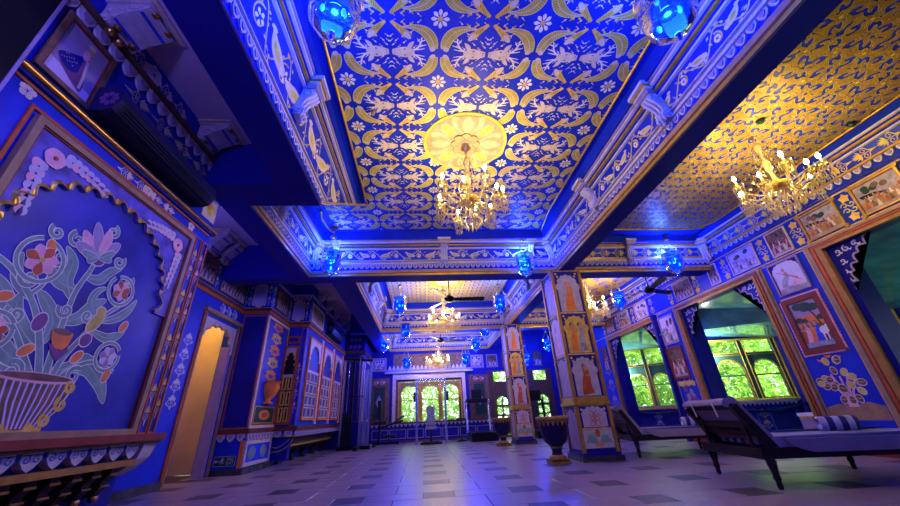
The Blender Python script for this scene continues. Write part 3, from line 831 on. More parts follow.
PROF_L = [(0.0, 2.70, None), (0.015, 2.70, 'lavender'), (0.015, 2.785, 'blue'), (0.035, 2.788, 'white'), (0.035, 2.805, 'white'), (0.02, 2.807, 'gold'), (0.025, 2.825, 'gold'), (0.045, 2.828, 'white'), (0.045, 2.84, 'white'), (0.03, 2.842, 'blue'), (0.10, 3.165, 'blue'),
          (0.125, 3.168, 'white'), (0.125, 3.185, 'white'), (0.135, 3.187, 'blue'), (0.135, 3.197, 'blue'), (0.155, 3.2, 'gold'), (0.155, 3.218, 'gold'), (0.17, 3.22, 'blue'), (0.17, 3.228, 'blue'), (0.19, 3.23, 'white'), (0.19, 3.25, 'white'), (0.205, 3.252, 'lavender'), (0.205, 3.275, 'lavender'), (0.22, 3.277, 'blue'), (0.22, 3.40, 'blue')]
cornice((XL_N, -1.0), (XL_N, 3.17), (1, 0), end=ycut, single=(2.0, 4.2), prof=PROF_L, sz=2.78, fz=(2.842, 3.165, 0.03, 0.10), unit=0.40)
cornice((XL_F, 3.17), (XL_F, YC1), (1, 0), single=(0, 0))
cornice((XL_F, YC1), (XB_R, YC1), (0, -1), single=(0.1, 4.0), unit=0.34)
# closing the raking end of the near left cornice
eb = MB()
pts = [(XL_N + o, ycut(z), z) for o, z, _ in PROF_L] + [(XL_N - 0.30, ycut(ZC), ZC), (XL_N - 0.30, ycut(ZB), ZB)]
eb.add(pts, [tuple(range(len(pts)))], 'blue'); eb.build('cornice_end', ceiling)
eb = MB(); eb.add([(XL_F, 3.17, ZB), (XL_N, 3.17, ZB), (XL_N, ycut(ZC), ZC), (XL_F, ycut(ZC), ZC)], [(0, 1, 2, 3)], 'blue'); eb.build('cornice_end', ceiling)
# end trim of the near left cornice: lavender moulding and blue band turning the corner
eb = MB(); eb.bar((XL_N, 3.14, 2.715), (XL_N + 0.30, ycut(ZC) - 0.03, ZC - 0.012), 0.03, 0.025, 'gold'); eb.build('cornice_end', ceiling)
# far bays and right aisle
for a in (((XB_R, YC1b), (XB_R, YC2), (-1, 0)), ((-1.12, YC1b), (-1.12, YC2), (1, 0)), ((-1.12, YC2), (XB_R, YC2), (0, -1)),
          ((XB_R, YC2b), (XB_R, Y_BACK), (-1, 0)), ((-1.12, YC2b), (-1.12, Y_BACK), (1, 0)), ((-1.12, Y_BACK), (XB_R, Y_BACK), (0, -1))):
    cornice(*a, single=(0, 0), unit=0.4)
PROF_A = [(0.0, 2.70, None), (0.02, 2.70, 'lavender'), (0.02, 2.74, 'gold'), (0.04, 2.745, 'ledge_tan'), (0.045, 2.785, 'ledge_tan'), (0.02, 2.79, 'gold'), (0.02, 2.885, 'blue'), (0.05, 2.888, 'white'), (0.05, 2.92, 'white'),
          (0.04, 2.925, 'gold'), (0.05, 2.955, 'gold'), (0.05, 2.957, 'blue'), (0.085, 3.10, 'blue'), (0.11, 3.103, 'white'), (0.11, 3.13, 'white'), (0.14, 3.135, 'gold'), (0.14, 3.16, 'gold'), (0.17, 3.165, 'blue'), (0.17, 3.185, 'lavender'), (0.20, 3.19, 'blue'), (0.20, 3.30, 'blue')]
cornice((XB_R2, YC1), (XW_R, YC1), (0, -1), prof=PROF_A, fr=False, single=(0, 0))
cornice((XB_R2, YC2), (XW_R, YC2), (0, -1), prof=PROF_A, fr=False, single=(0, 0))
PROF_W = [(0.0, 2.86, None), (0.02, 2.862, 'gold'), (0.02, 2.96, 'blue'), (0.05, 2.962, 'gold'), (0.05, 2.985, 'gold'), (0.03, 2.99, 'blue'), (0.07, 3.12, 'blue'), (0.10, 3.122, 'white'), (0.10, 3.14, 'white'), (0.115, 3.143, 'blue'), (0.115, 3.155, 'blue'),
          (0.14, 3.157, 'gold'), (0.14, 3.18, 'gold'), (0.155, 3.185, 'blue'), (0.155, 3.195, 'blue'), (0.18, 3.20, 'white'), (0.18, 3.215, 'white'), (0.18, 3.30, 'blue')]
for (a, b_) in ((-2.0, YC1), (YC1b, YC2), (YC2b, Y_BACK)):
    b = MB()
    for k in range(1, len(PROF_W)):
        o0, z0, _ = PROF_W[k - 1]; o1, z1, m = PROF_W[k]
        b.add([(XW_R - o0, a, z0), (XW_R - o0, b_, z0), (XW_R - o1, b_, z1), (XW_R - o1, a, z1)], [(0, 1, 2, 3)], m)
    co = b.build('cornice', ceiling)
    b = MB(); gold_frieze(b, (XW_R, a), (0, 1), (-1, 0), b_ - a, 2.99, 3.12, 0.03, 0.07); b.build('frieze_painting', co)
    scallops(co, (XW_R, a), (XW_R, b_), (-1, 0), 2.958, pitch=0.10, single=((2.4, 7.2) if a < 0 else (0, 0)))
# gold rods edging the painted panels
def rod(pts, r=0.014, parent=ceiling, m='gold', nm='gold_rod'):
    b = MB(); b.tube(pts, r, m, 8); b.build(nm, parent)
zr = ZC - 0.012
rod([(GX1, -1, zr), (GX1, 4.35, zr)] + [(*flz(u, v, zr).xy, zr) for u, v in ((541, 231), (530, 235), (519, 239), (509, 241.5))] + [(*flz(u, v, zr).xy, zr) for u, v in ((450, 242.5), (380, 243.5), (362, 243.5), (350, 241), (338, 236), (328, 228), (322, 219), (321, 211))])
rod([(GX0, -1, zr), (GX0, ycut(zr) - 0.01, zr)])
rod([(GX0, ycut(zr) - 0.015, zr), (XL_F + 0.3, ycut(zr) - 0.015, zr)], 0.01)
for x in (XW_R - 0.24, XB_R2 + 0.12):
    rod([(x, -1, ZA - 0.012), (x, 4.55, ZA - 0.012), ((x + 3.74) / 2 if False else x - (0.18 if x > 4 else -0.18), 4.78, ZA - 0.012)], 0.012)
rod([(XB_R2 + 0.3, 4.78, ZA - 0.012), (XW_R - 0.42, 4.78, ZA - 0.012)], 0.012)
for x in (-0.80, 1.93):
    rod([(x, YC1b + 0.3, zr), (x, YC2 - 0.3, zr)], 0.012)
# ceiling band inside the aisle: strip of blue paint by the beam and wall
b = MB(); b.box((XW_R - 0.24, -2, ZA - 0.004), (XW_R, YC1, ZA), 'blue'); b.box((XB_R2, -2, ZA - 0.004), (XB_R2 + 0.12, YC1, ZA), 'gold'); b.box((XB_R2 + 0.1, 4.78, ZA - 0.004), (XW_R - 0.2, YC1, ZA), 'blue'); b.build('ceiling_band', ceiling)

# ---------------- console brackets on the cornices
def console(name='console_bracket'):
    b = MB()
    # local: +y points out of the wall, z up, origin at top rear; stepped white-and-gold cap over an acanthus scroll
    b.box((-0.13, 0, -0.045), (0.13, 0.26, 0.0), 'white'); b.box((-0.12, 0, -0.065), (0.12, 0.24, -0.045), 'gold')
    b.box((-0.11, 0, -0.09), (0.11, 0.22, -0.065), 'white'); b.box((-0.09, 0, -0.13), (0.09, 0.19, -0.09), 'lavender')
    prof = [(0.0, -0.46), (0.05, -0.46), (0.075, -0.43), (0.07, -0.39), (0.05, -0.35), (0.055, -0.29), (0.09, -0.23), (0.14, -0.19), (0.17, -0.155), (0.17, -0.13), (0, -0.13)]
    n = len(prof)
    for (w0, w1, m, g) in ((-0.07, 0.07, 'stucco', 0),):
        vs = [(w0, p_[0], p_[1]) for p_ in prof] + [(w1, p_[0], p_[1]) for p_ in prof]
        b.add(vs, [tuple(range(n)), tuple(range(n, 2 * n))] + [(i, (i + 1) % n, n + (i + 1) % n, n + i) for i in range(n)], m)
    for sx in (-1, 0, 1):
        b.tube([(sx * 0.045, p_[0] + 0.008, p_[1]) for p_ in prof[1:9]], [0.012, 0.02, 0.018, 0.014, 0.016, 0.022, 0.026, 0.02], 'white', 6)
    for sx in (-0.074, 0.074):
        b.tube([(sx, 0.11 + 0.045 * (1 - k / 14) * math.cos(k * 0.6), -0.19 + 0.045 * (1 - k / 14) * math.sin(k * 0.6)) for k in range(13)], 0.009, 'white', 5)
        b.tube([(sx, 0.035 + 0.03 * (1 - k / 12) * math.cos(k * 0.7), -0.42 + 0.03 * (1 - k / 12) * math.sin(k * 0.7)) for k in range(10)], 0.007, 'white', 5)
    b.lathe((0, 0.06, -0.49), [(0.001, -0.03), (0.018, -0.02), (0.022, 0), (0.012, 0.02), (0.001, 0.03)], 'stucco', 10)
    return b
_c = console().build('console_bracket'); CONSOLE = _c.data; bpy.data.objects.remove(_c)
def put_console(x, y, z, ang, s_=1.0, parent=ceiling, nm='console_bracket'):
    meshinst(nm, CONSOLE, parent, Matrix.Translation((x, y, z)) @ Matrix.Rotation(ang, 4, 'Z') @ Matrix.Scale(s_, 4))
for px_ in ((656, 108), (588, 192)):
    q = onx(*px_, XB_R - 0.12); put_console(XB_R - 0.05, q.y, 3.27, PI / 2, 0.85)
q = onx(305, 112, XL_N + 0.12); put_console(XL_N + 0.05, q.y, 3.27, -PI / 2, 0.85)
put_console(0.36, YC1 - 0.05, 3.27, PI, 0.8)
put_console(XB_R - 0.06, YC1 - 0.08, 3.25, PI * 0.75, 0.8); put_console(XB_R - 0.42, YC1 - 0.06, 3.25, PI, 0.6)
put_console(XL_F + 0.06, YC1 - 0.08, 3.25, -PI * 0.75, 0.8); put_console(XL_F + 0.42, YC1 - 0.06, 3.25, PI, 0.6); put_console(XL_F + 0.05, 3.75, 3.27, -PI / 2, 0.8)
put_console(3.55, YC1 - 0.05, 3.22, PI, 0.75); put_console(XW_R - 0.06, YC1 - 0.08, 3.22, PI * 0.75, 0.8); put_console(XB_R2 + 0.1, YC1 - 0.06, 3.2, PI, 0.7)
for y in (6.6, 8.0):
    put_console(XB_R - 0.05, y, 3.27, PI / 2, 0.8); put_console(-1.07, y, 3.27, -PI / 2, 0.8)
put_console(-0.98, YC2 - 0.06, 3.25, -PI * 0.8, 0.8); put_console(XB_R - 0.1, YC2 - 0.06, 3.25, PI * 0.8, 0.8)
put_console(-0.98, Y_BACK - 0.06, 3.25, -PI * 0.8, 0.8); put_console(XB_R - 0.1, Y_BACK - 0.06, 3.25, PI * 0.8, 0.8)
# wall brackets with brass knobs under the left aisle ceiling
def wall_bracket(x, y, z, ang, parent, s_=1.0, zq=1.0):
    b = MB()
    b.box((-0.16, 0, -0.03), (0.16, 0.30, 0.0), 'cream'); b.box((-0.13, 0, -0.05), (0.13, 0.27, -0.03), 'white')
    prof = [(0, -0.36), (0.05, -0.35), (0.07, -0.28), (0.12, -0.20), (0.20, -0.14), (0.25, -0.09), (0.25, -0.05), (0, -0.05)]
    n = len(prof)
    vs = [(-0.11, *p_) for p_ in prof] + [(0.11, *p_) for p_ in prof]
    b.add(vs, [tuple(range(n)), tuple(range(n, 2 * n))] + [(i, (i + 1) % n, n + (i + 1) % n, n + i) for i in range(n)], 'stucco')
    for sx in (-0.113, 0.113):
        for (cx, cz, r_) in ((0.17, -0.10, 0.05), (0.07, -0.19, 0.055), (0.035, -0.29, 0.035)):
            b.tube([(sx, cx + r_ * (1 - k / 15) * math.cos(k * 0.55), cz + r_ * (1 - k / 15) * math.sin(k * 0.55)) for k in range(13)], 0.011, 'white', 5)
    for k in range(5):
        t = k / 4; a = prof[1 + k]
        b.tube([(-0.1, a[0] + 0.006, a[1]), (0.1, a[0] + 0.006, a[1])], 0.012, 'sky_blue' if k % 2 else 'white', 5)
    o = b.build('wall_bracket', parent)
    o.matrix_local = Matrix.Translation((x, y, z)) @ Matrix.Rotation(ang, 4, 'Z') @ Matrix.Diagonal((s_, s_, s_ * zq, 1))
    for (kx, ky, kz) in ((-0.06, 0.255, -0.075), (0.06, 0.255, -0.075), (-0.06, 0.075, -0.34), (0.06, 0.075, -0.34)):
        b = MB(); b.lathe((kx, ky, kz), [(0.001, 0.026), (0.014, 0.022), (0.026, 0.0), (0.018, -0.012), (0.022, -0.024), (0.001, -0.03)], 'brass', 10); b.build('brass_knob', o)
    return o

# ================================================================== LEFT SIDE
def mk(parent):
    def part(name, fn):
        b = MB(); r = fn(b); return b.build(name, parent)
    return part
wb = MB()
wb.box((XW_L - 0.2, Y_FRONT, 0.0), (XN, 3.10, ZC - 0.01), 'blue')                  # near pier carrying the mural (upper)
wb2 = MB()
wb2.box((XW_L - 0.2, Y_FRONT, 0.0), (XN - 0.17, 3.10, 0.50), 'deep_blue')
wb2.box((XW_L - 0.2, Y_FRONT, 0.50), (XN, 3.10, ZC - 0.01), 'blue')
wall_l = struct(wb2.build('wall_left'), 'near blue wall with a flower vase mural under a cusped arch and a long shelf', 'wall')
lp = mk(wall_l)
PLN = PX(XN, 1)
def mpx(u, v): 
    q = onx(u, v, XN); return (q.y, q.z)
# framing lines and mouldings
def f1(b):
    b.frame(PLN, 1.44, 0.60, 2.90, 2.20, 0.018, 'red', 0, 0.012)
    b.frame(PLN, 1.478, 0.60, 2.862, 2.162, 0.036, 'tan_frame', 0, 0.035)
    b.frame(PLN, 1.512, 0.60, 2.828, 2.128, 0.014, 'red_dark', 0, 0.025)
lp('mural_frame', f1)
def f2(b):
    b.rect(PLN, 1.52, 0.60, 2.82, 2.12, 'mural_blue', 0, 0.004)
lp('mural_panel', f2)
A_C = 2.12
arch = cusp_arch(1.14, 1.36, 0.80, 17, 0.45)
def f3(b):
    spandrel(b, PLN, arch, A_C, 0.62, 1.525, 2.815, 2.115, 'spandrel_violet', 0.004, 0.018)
    st = ribbon([(A_C + x, 0.62 + y + 0.012) for x, y in arch[1:-1]], 0.022)
    L, Rr = st; n = len(L)
    for i in range(n - 1):
        b.add([PLN.p(*L[i], 0.018), PLN.p(*L[i + 1], 0.018), PLN.p(*Rr[i + 1], 0.03), PLN.p(*Rr[i], 0.03)], [(0, 1, 2, 3)], 'gold')
        b.add([PLN.p(*Rr[i], 0.03), PLN.p(*Rr[i + 1], 0.03), PLN.p(*Rr[i + 1], 0.004), PLN.p(*Rr[i], 0.004)], [(0, 1, 2, 3)], 'lavender')
    for k in range(8, len(arch) - 8, 7):
        x, y = arch[k]
        b.raise_(PLN, ell(A_C + x, 0.62 + y + 0.03, 0.012, 0.02, 6), 'gold', 0.018, 0.026)
lp('cusped_arch', f3)
def f4(b):
    for (cx, cz, sg) in ((1.64, 2.00, 1), (2.70, 2.00, -1)):
        for p_ in petals(cx, cz, 0.058, 6, 0.058, 0.1): b.rib(PLN, outline(p_, 0.004), 'ivory', 0.026); b.rib(PLN, p_, 'pink', 0.0275)
        b.raise_(PLN, ell(cx, cz, 0.012, 0.012, 8), 'red', 0.02, 0.033)
        for k in range(7):
            y0, z0 = cx + sg * (0.05 + 0.043 * k), cz + 0.045 - 0.004 * k * k * 0.25
            w_ = 0.046 - 0.004 * k
            for q, m in ((1, 'stucco'), (-1, 'pink')):
                b.rib(PLN, ribbon(bez((y0, z0), (y0 + sg * 0.03, z0 + q * 0.035), (y0 + sg * 0.055, z0 + q * 0.012), 5), leafw(w_)), m if k % 2 else 'stucco', 0.022 + 0.0007 * k)
            y1, z1 = cx - sg * (0.045 - 0.004 * k), cz - 0.05 - 0.045 * k
            for q, m in ((1, 'stucco'), (-1, 'pink')):
                b.rib(PLN, ribbon(bez((y1, z1), (y1 + q * 0.035, z1 - 0.025), (y1 + q * 0.012, z1 - 0.055), 5), leafw(w_)), 'stucco' if k % 2 else m, 0.022 + 0.0007 * k)
lp('spandrel_flower', f4)
# the painted bouquet
def bouquet(b):
    d0 = 0.0055
    def leaf(pts, w, m='sage', peak=0.45, d=0.0):
        w *= 0.78
        st = ribbon(crv([mpx(*q) for q in pts], 5), leafw(w, peak))
        b.rib(PLN, outline(st, 0.004), 'ivory', d0 + d); b.rib(PLN, st, m, d0 + d + 0.0006)
        L, Rr = st; mid = [((a[0] + c_[0]) / 2, (a[1] + c_[1]) / 2) for a, c_ in zip(L, Rr)]
        b.rib(PLN, ribbon(mid, lambda t: w * 0.12 * (1 - t) + 0.001), 'green', d0 + d + 0.001)
    def stem(pts, w=0.03, m='sage', d=0.0012):
        w *= 0.7
        st = ribbon(crv([mpx(*q) for q in pts], 6), lambda t: w * (1 - 0.45 * t))
        b.rib(PLN, outline(st, 0.005), 'ivory', d0 + d); b.rib(PLN, st, m, d0 + d + 0.0006)
    def curl(u, v, r, sg, a0, w=0.022, m='sage'):
        y, z = mpx(u, v); st = ribbon(spiral(y, z, r, 1.15, a0, sg), lambda t: w * (1 - 0.35 * t))
        b.rib(PLN, outline(st, 0.005), 'ivory', d0 + 0.002); b.rib(PLN, st, m, d0 + 0.0026)
    def blob(u, v, rx, rz, m, rot=0.0, d=0.003):
        y, z = mpx(u, v)
        b.flat(PLN, ell(y, z, rx + 0.006, rz + 0.006, 14, rot), 'ivory', d0 + d); b.flat(PLN, ell(y, z, rx, rz, 14, rot), m, d0 + d + 0.0006)
    def ring_flower(u, v, r, col, col2, a0):
        r *= 0.9; y, z = mpx(u, v); st = ribbon(spiral(y, z, r, 0.95, a0, 1, 26, 0.92), 0.018)
        b.rib(PLN, outline(st, 0.005), 'ivory', d0 + 0.003); b.rib(PLN, st, 'sage', d0 + 0.0036)
        for k, p_ in enumerate(petals(y, z, r * 0.72, 7, r * 0.42, 0.1, 0.3)):
            b.rib(PLN, outline(p_, 0.004), 'ivory', d0 + 0.004); b.rib(PLN, p_, col if k % 2 else col2, d0 + 0.0046)
        b.flat(PLN, ell(y, z, r * 0.13, r * 0.13, 10), 'gold_paint', d0 + 0.0056)
    # stems from the vase
    stem([(36, 388), (38, 350), (36, 320), (28, 295), (10, 268), (-12, 250)], 0.05)
    stem([(40, 388), (50, 355), (62, 322), (74, 292), (88, 272), (97, 258)], 0.05)
    stem([(44, 388), (60, 360), (80, 338), (100, 318), (118, 306), (132, 296)], 0.042)
    stem([(32, 388), (20, 350), (8, 322), (-16, 300)], 0.045)
    stem([(46, 390), (66, 372), (90, 362), (112, 372)], 0.04)
    stem([(30, 388), (10, 372), (-20, 362), (-40, 370)], 0.04)
    stem([(26, 296), (40, 286), (48, 276)], 0.03)
    # leaves
    for pts, w in (([(36, 350), (22, 332), (14, 312), (20, 292)], 0.11), ([(40, 345), (52, 322), (44, 300), (36, 290)], 0.09), ([(60, 322), (78, 318), (92, 306), (106, 300)], 0.10), ([(70, 300), (66, 280), (72, 262), (66, 246)], 0.09),
                   ([(84, 276), (98, 280), (110, 272), (122, 268)], 0.08), ([(76, 290), (62, 284), (52, 274), (46, 262)], 0.09), ([(60, 372), (82, 362), (98, 382), (102, 404)], 0.13), ([(40, 385), (54, 372), (72, 368), (88, 376)], 0.08),
                   ([(20, 372), (4, 352), (-10, 340), (-20, 350)], 0.11), ([(30, 380), (16, 384), (4, 370), (-4, 376)], 0.10), ([(100, 322), (116, 318), (128, 310), (136, 300)], 0.07), ([(90, 330), (104, 338), (116, 336), (124, 330)], 0.07),
                   ([(96, 318), (90, 304), (96, 292), (106, 288)], 0.06), ([(20, 318), (6, 304), (0, 286), (-8, 272)], 0.10), ([(30, 300), (18, 284), (16, 268), (22, 252)], 0.07), ([(8, 328), (-4, 316), (-14, 312), (-26, 318)], 0.09)):
        leaf(pts, w)
    for a in ((58, 258, 0.06, 1, 2.2), (118, 262, 0.045, -1, 1.0), (76, 240, 0.05, 1, 2.0), (112, 232, 0.045, -1, 1.5), (64, 310, 0.045, 1, 2.8), (86, 316, 0.04, -1, 0.3), (14, 314, 0.05, 1, 2.6), (72, 376, 0.05, 1, 1.0), (10, 372, 0.055, -1, 2.0), (28, 278, 0.05, 1, 3.0), (128, 282, 0.035, -1, 1.2), (56, 232, 0.04, 1, 2.4)):
        curl(*a)
    # lily at the top
    for (dx, dy, m) in ((-14, -26, 'pink'), (0, -34, 'lavender'), (13, -26, 'pink'), (-22, -14, 'lavender'), (22, -12, 'lavender')):
        leaf([(97, 256), (97 + dx * 0.6, 256 + dy * 0.5), (97 + dx, 256 + dy)], 0.085, m, 0.5, 0.003)
    blob(97, 258, 0.05, 0.05, 'plum')
    for (dx, dy) in ((-14, -3), (14, -2), (-10, 8), (11, 8)):
        leaf([(97, 258), (97 + dx * 0.7, 256 + dy * 0.4), (97 + dx * 1.2, 254 + dy)], 0.055, 'sage', 0.5, 0.0045)
    ring_flower(40, 260, 0.135, 'red', 'pink', 1.9)
    ring_flower(120, 291, 0.11, 'pink', 'red', 2.4)
    ring_flower(106, 357, 0.10, 'lavender', 'white', 0.6)
    ring_flower(-10, 330, 0.10, 'pink', 'red', 0.6)
    # orange cup and its calyx, buds
    cup = [mpx(*q) for q in ((50, 331), (54, 329), (68, 332), (72, 334), (66, 346), (60, 350), (52, 348), (49, 340))]
    b.flat(PLN, cup, 'orange', d0 + 0.0042); b.flat(PLN, [mpx(*q) for q in ((46, 342), (52, 348), (60, 351), (66, 348), (66, 352), (54, 362), (50, 356))], 'plum', d0 + 0.004)
    b.flat(PLN, ell(*mpx(61, 332), 0.055, 0.018, 12), 'brown_paint', d0 + 0.005)
    for (u, v, rot) in ((24, 350, 0.9), (75, 357, 0.7), (122, 327, 0.5), (2, 296, 1.1), (104, 376, 0.3), (50, 247, -0.4)):
        blob(u, v, 0.024, 0.042, 'orange', -rot)
    blob(94, 322, 0.035, 0.075, 'olive_gold', -0.5); blob(100, 312, 0.03, 0.03, 'olive_gold', 0)
    blob(38, 322, 0.035, 0.05, 'plum', -0.2); blob(84, 340, 0.035, 0.04, 'plum', -0.5)
    # vase: dark ribbed bowl with gilded scrolls
    yc = 2.075
    rim = [(yc + x, 0.885 + 0.02 * (x / 0.2) ** 2) for x in [-0.21 + 0.42 * k / 10 for k in range(11)]]
    body = [(yc - 0.21, 0.895), (yc - 0.20, 0.82), (yc - 0.165, 0.73), (yc - 0.10, 0.655), (yc - 0.05, 0.635), (yc + 0.05, 0.635), (yc + 0.10, 0.655), (yc + 0.165, 0.73), (yc + 0.20, 0.82), (yc + 0.21, 0.895)]
    b.flat(PLN, [(a + (a - yc) * 0.05, z) for a, z in body], 'ivory', d0 + 0.0046)
    b.flat(PLN, body, 'brown_paint', d0 + 0.0052)
    for k in range(-5, 6):
        b.rib(PLN, ribbon([(yc + k * 0.036, 0.88), (yc + k * 0.032, 0.77), (yc + k * 0.02, 0.65)], 0.010), 'plaster', d0 + 0.0058)
    b.flat(PLN, ell(yc, 0.893, 0.215, 0.028, 18), 'pink', d0 + 0.0062); b.flat(PLN, ell(yc, 0.897, 0.195, 0.018, 18), 'brown_paint', d0 + 0.0066)
    for sg in (-1, 1):
        for (x, z, r_) in ((0.205, 0.86, 0.035), (0.185, 0.77, 0.04), (0.13, 0.69, 0.035), (0.07, 0.65, 0.03)):
            b.rib(PLN, ribbon(spiral(yc + sg * x, z, r_, 1.1, 1.0 + sg, sg), 0.02), 'gold_paint', d0 + 0.007)
    b.rib(PLN, ribbon([(yc - 0.13, 0.642), (yc, 0.63), (yc + 0.13, 0.642)], 0.028), 'gold_paint', d0 + 0.0066)
lp('vase_mural', bouquet)
# ornaments around the frame
def orn(b):
    arabesque(b, PLN, 2.14, 2.237, 0.30, 0.085, 'cream', 0.004, vertical=False, n=2)
    arabesque(b, PLN, 2.44, 2.237, -0.30, 0.085, 'cream', 0.004, vertical=False, n=2)
    for y0 in (1.42, 2.30, 2.83):
        for p_ in petals(y0 - 0.02, 2.245, 0.045, 5, 0.035, 0.1, PI / 2): b.rib(PLN, p_, 'cream', 0.004)
    b.rect(PLN, 1.32, 2.275, 3.06, 2.292, 'red', 0, 0.01)
    b.frame(PLN, 2.915, 0.60, 3.00, 2.20, 0.010, 'red', 0, 0.008)
    for k in range(4): arabesque(b, PLN, 2.957, 0.80 + k * 0.38, 0.30, 0.065, 'gold_paint', 0.004, n=2)
    b.frame(PLN, 3.01, 0.60, 3.085, 2.20, 0.012, 'red', 0, 0.012)
    b.rect(PLN, 3.02, 0.62, 3.075, 2.18, 'deep_blue', 0, 0.004)
    for k in range(4): arabesque(b, PLN, 3.048, 0.85 + k * 0.36, 0.30, 0.05, 'pink' if k > 1 else 'gold_paint', 0.007, n=2)
    arabesque(b, PLN, 2.05, 2.795, 0.52, 0.10, 'cream', 0.004, vertical=False, n=2); arabesque(b, PLN, 2.57, 2.795, -0.52, 0.10, 'cream', 0.004, vertical=False, n=2)
    # white flower relief on the wall above the ledge
    for y0 in (1.95,):
        for p_ in petals(y0, 3.09, 0.085, 7, 0.065, 0.1, 0): b.rib(PLN, p_, 'white', 0.006)
        arabesque(b, PLN, y0 - 0.2, 3.07, 0.34, 0.13, 'stucco', 0.004, vertical=False, n=2); arabesque(b, PLN, y0 + 0.24, 3.07, 0.36, 0.13, 'stucco', 0.004, vertical=False, n=2)
lp('wall_ornament', orn)
def rail(b):
    b.tube([(XN + 0.02, 1.30, 2.345), (XN + 0.02, 3.13, 2.345)], 0.022, 'brass', 10)
    b.box((XN, 1.3, 2.305), (XN + 0.02, 3.12, 2.325), 'deep_blue')
lp('picture_rail', rail)
def ledge(b):
    b.box((XN, 1.2, 2.955), (XN + 0.05, 3.10, 2.985), 'wood'); b.box((XN, 1.2, 2.985), (XN + 0.03, 3.10, 3.0), 'black')
lg = lp('ledge', ledge)
scallops(lg, (XN, 1.25), (XN, 3.10), (1, 0), 2.955, pitch=0.115, off=0.002)
for o in lg.children:
    if o.name.startswith('scallop'): o.scale = (1.45, 1, 1.5)
def knobs(y):
    b = MB()
    b.lathe((XN + 0.06, y, 2.955), [(0.001, 0.03), (0.012, 0.03), (0.016, 0.012), (0.03, 0.0), (0.03, -0.012), (0.014, -0.03), (0.001, -0.034)], 'brass', 12)
    b.build('brass_knob', lg)
for y in (1.53, 1.60, 2.86, 2.93): knobs(y)
wall_bracket(XN, 1.60, 3.20, -PI / 2, wall_l, 1.05, 0.55)
wall_bracket(XN, 2.64, 3.20, -PI / 2, wall_l, 0.98, 0.55)
# dark pilaster at the near edge
lp('pilaster', lambda b: (b.box((XN, 1.12, 0.6), (XN + 0.03, 1.285, 3.20), 'black'), b.box((XN, 1.285, 0.6), (XN + 0.035, 1.30, 3.20), 'lavender'), b.box((XN, -2.4, 0.6), (XN + 0.004, 1.12, 3.2), 'brown_paint')))
# shelf with scroll blocks and dark corbels under it
XS = XN + 0.05
sh = lp('shelf', lambda b: (b.box((XN - 0.10, -1.0, 0.555), (XS + 0.02, 3.14, 0.60), 'red_dark'), b.box((XN - 0.10, -1.0, 0.535), (XS, 3.13, 0.556), 'wood'), b.box((XN - 0.17, -1.0, 0.44), (XN - 0.045, 2.98, 0.536), 'deep_blue'),
            b.box((XN - 0.17, -1.0, 0.405), (XN + 0.015, 2.98, 0.442), 'gold_dark')))
_b = MB()
pl_ = Pl((0, 0, 0), (0, 1, 0), (0, 0, 1), (1, 0, 0))
_b.raise_(pl_, [(-0.052, 0.088), (0.052, 0.088), (0.056, 0.055), (0.03, 0.02), (0.0, 0.0), (-0.03, 0.02), (-0.056, 0.055)], 'stucco', 0.0, 0.05)
for sg in (-1, 1):
    _b.rib(pl_, ribbon(spiral(sg * 0.028, 0.058, 0.022, 1.1, 1.2, sg), 0.006), 'sky_blue', 0.052)
_b.rib(pl_, ribbon([(-0.05, 0.08), (0.05, 0.08)], 0.006), 'sky_blue', 0.052)
_o = _b.build('scroll_block'); SCB = _o.data; bpy.data.objects.remove(_o)
for k in range(12):
    meshinst('scroll_block', SCB, sh, Matrix.Translation((XN - 0.045, 2.92 - k * 0.138, 0.446)))
_b = MB(); n = 7
prof = [(0, 0.16), (0.13, 0.16), (0.13, 0.13), (0.09, 0.08), (0.085, 0.04), (0.05, 0.0), (0, 0.0)]
vs = [(p_[0], -0.03, p_[1]) for p_ in prof] + [(p_[0], 0.03, p_[1]) for p_ in prof]
_b.add(vs, [tuple(range(n)), tuple(range(n, 2 * n))] + [(i, (i + 1) % n, n + (i + 1) % n, n + i) for i in range(n)], 'dark_wood')
_b.box((0.0, -0.034, 0.115), (0.135, 0.034, 0.128), 'brass'); _b.box((0, -0.034, 0.05), (0.10, 0.034, 0.06), 'brass'); _b.lathe((0.05, 0, -0.01), [(0.001, -0.03), (0.022, -0.02), (0.028, 0), (0.022, 0.012)], 'brass', 8)
_o = _b.build('corbel'); CBM = _o.data; bpy.data.objects.remove(_o)
for k in range(12):
    meshinst('corbel', CBM, sh, Matrix.Translation((XN - 0.175, 2.89 - k * 0.138, 0.243)))
# curved white end of the shelf support
def curve_end(b):
    pts = crv([(XN + 0.02, 0.55), (XN - 0.01, 0.45), (XN - 0.09, 0.38), (XN - 0.17, 0.34)], 5)
    pl = PY(3.12, 1)
    b.raise_(pl, [(XN - 0.17, 0.55)] + pts, 'deep_blue', -0.13, 0.0)
    b.rib(pl, ribbon(pts, 0.03), 'stucco', 0.002); b.rib(pl, ribbon(pts, 0.03), 'stucco', -0.133)
    for i in range(len(pts) - 1):
        b.add([(pts[i][0] + 0.006, 2.99, pts[i][1] - 0.006), (pts[i + 1][0] + 0.006, 2.99, pts[i + 1][1] - 0.006), (pts[i + 1][0] + 0.006, 3.13, pts[i + 1][1] - 0.006), (pts[i][0] + 0.006, 3.13, pts[i][1] - 0.006)], [(0, 1, 2, 3)], 'stucco')
sh2 = lp('shelf_end', curve_end)
struct(MB().box((XN - 0.18, -1, 0), (XN - 0.15, 3.12, 0.12), 'slate').build('baseboard_left'), 'dark veined stone skirting under the mural shelf', 'baseboard')

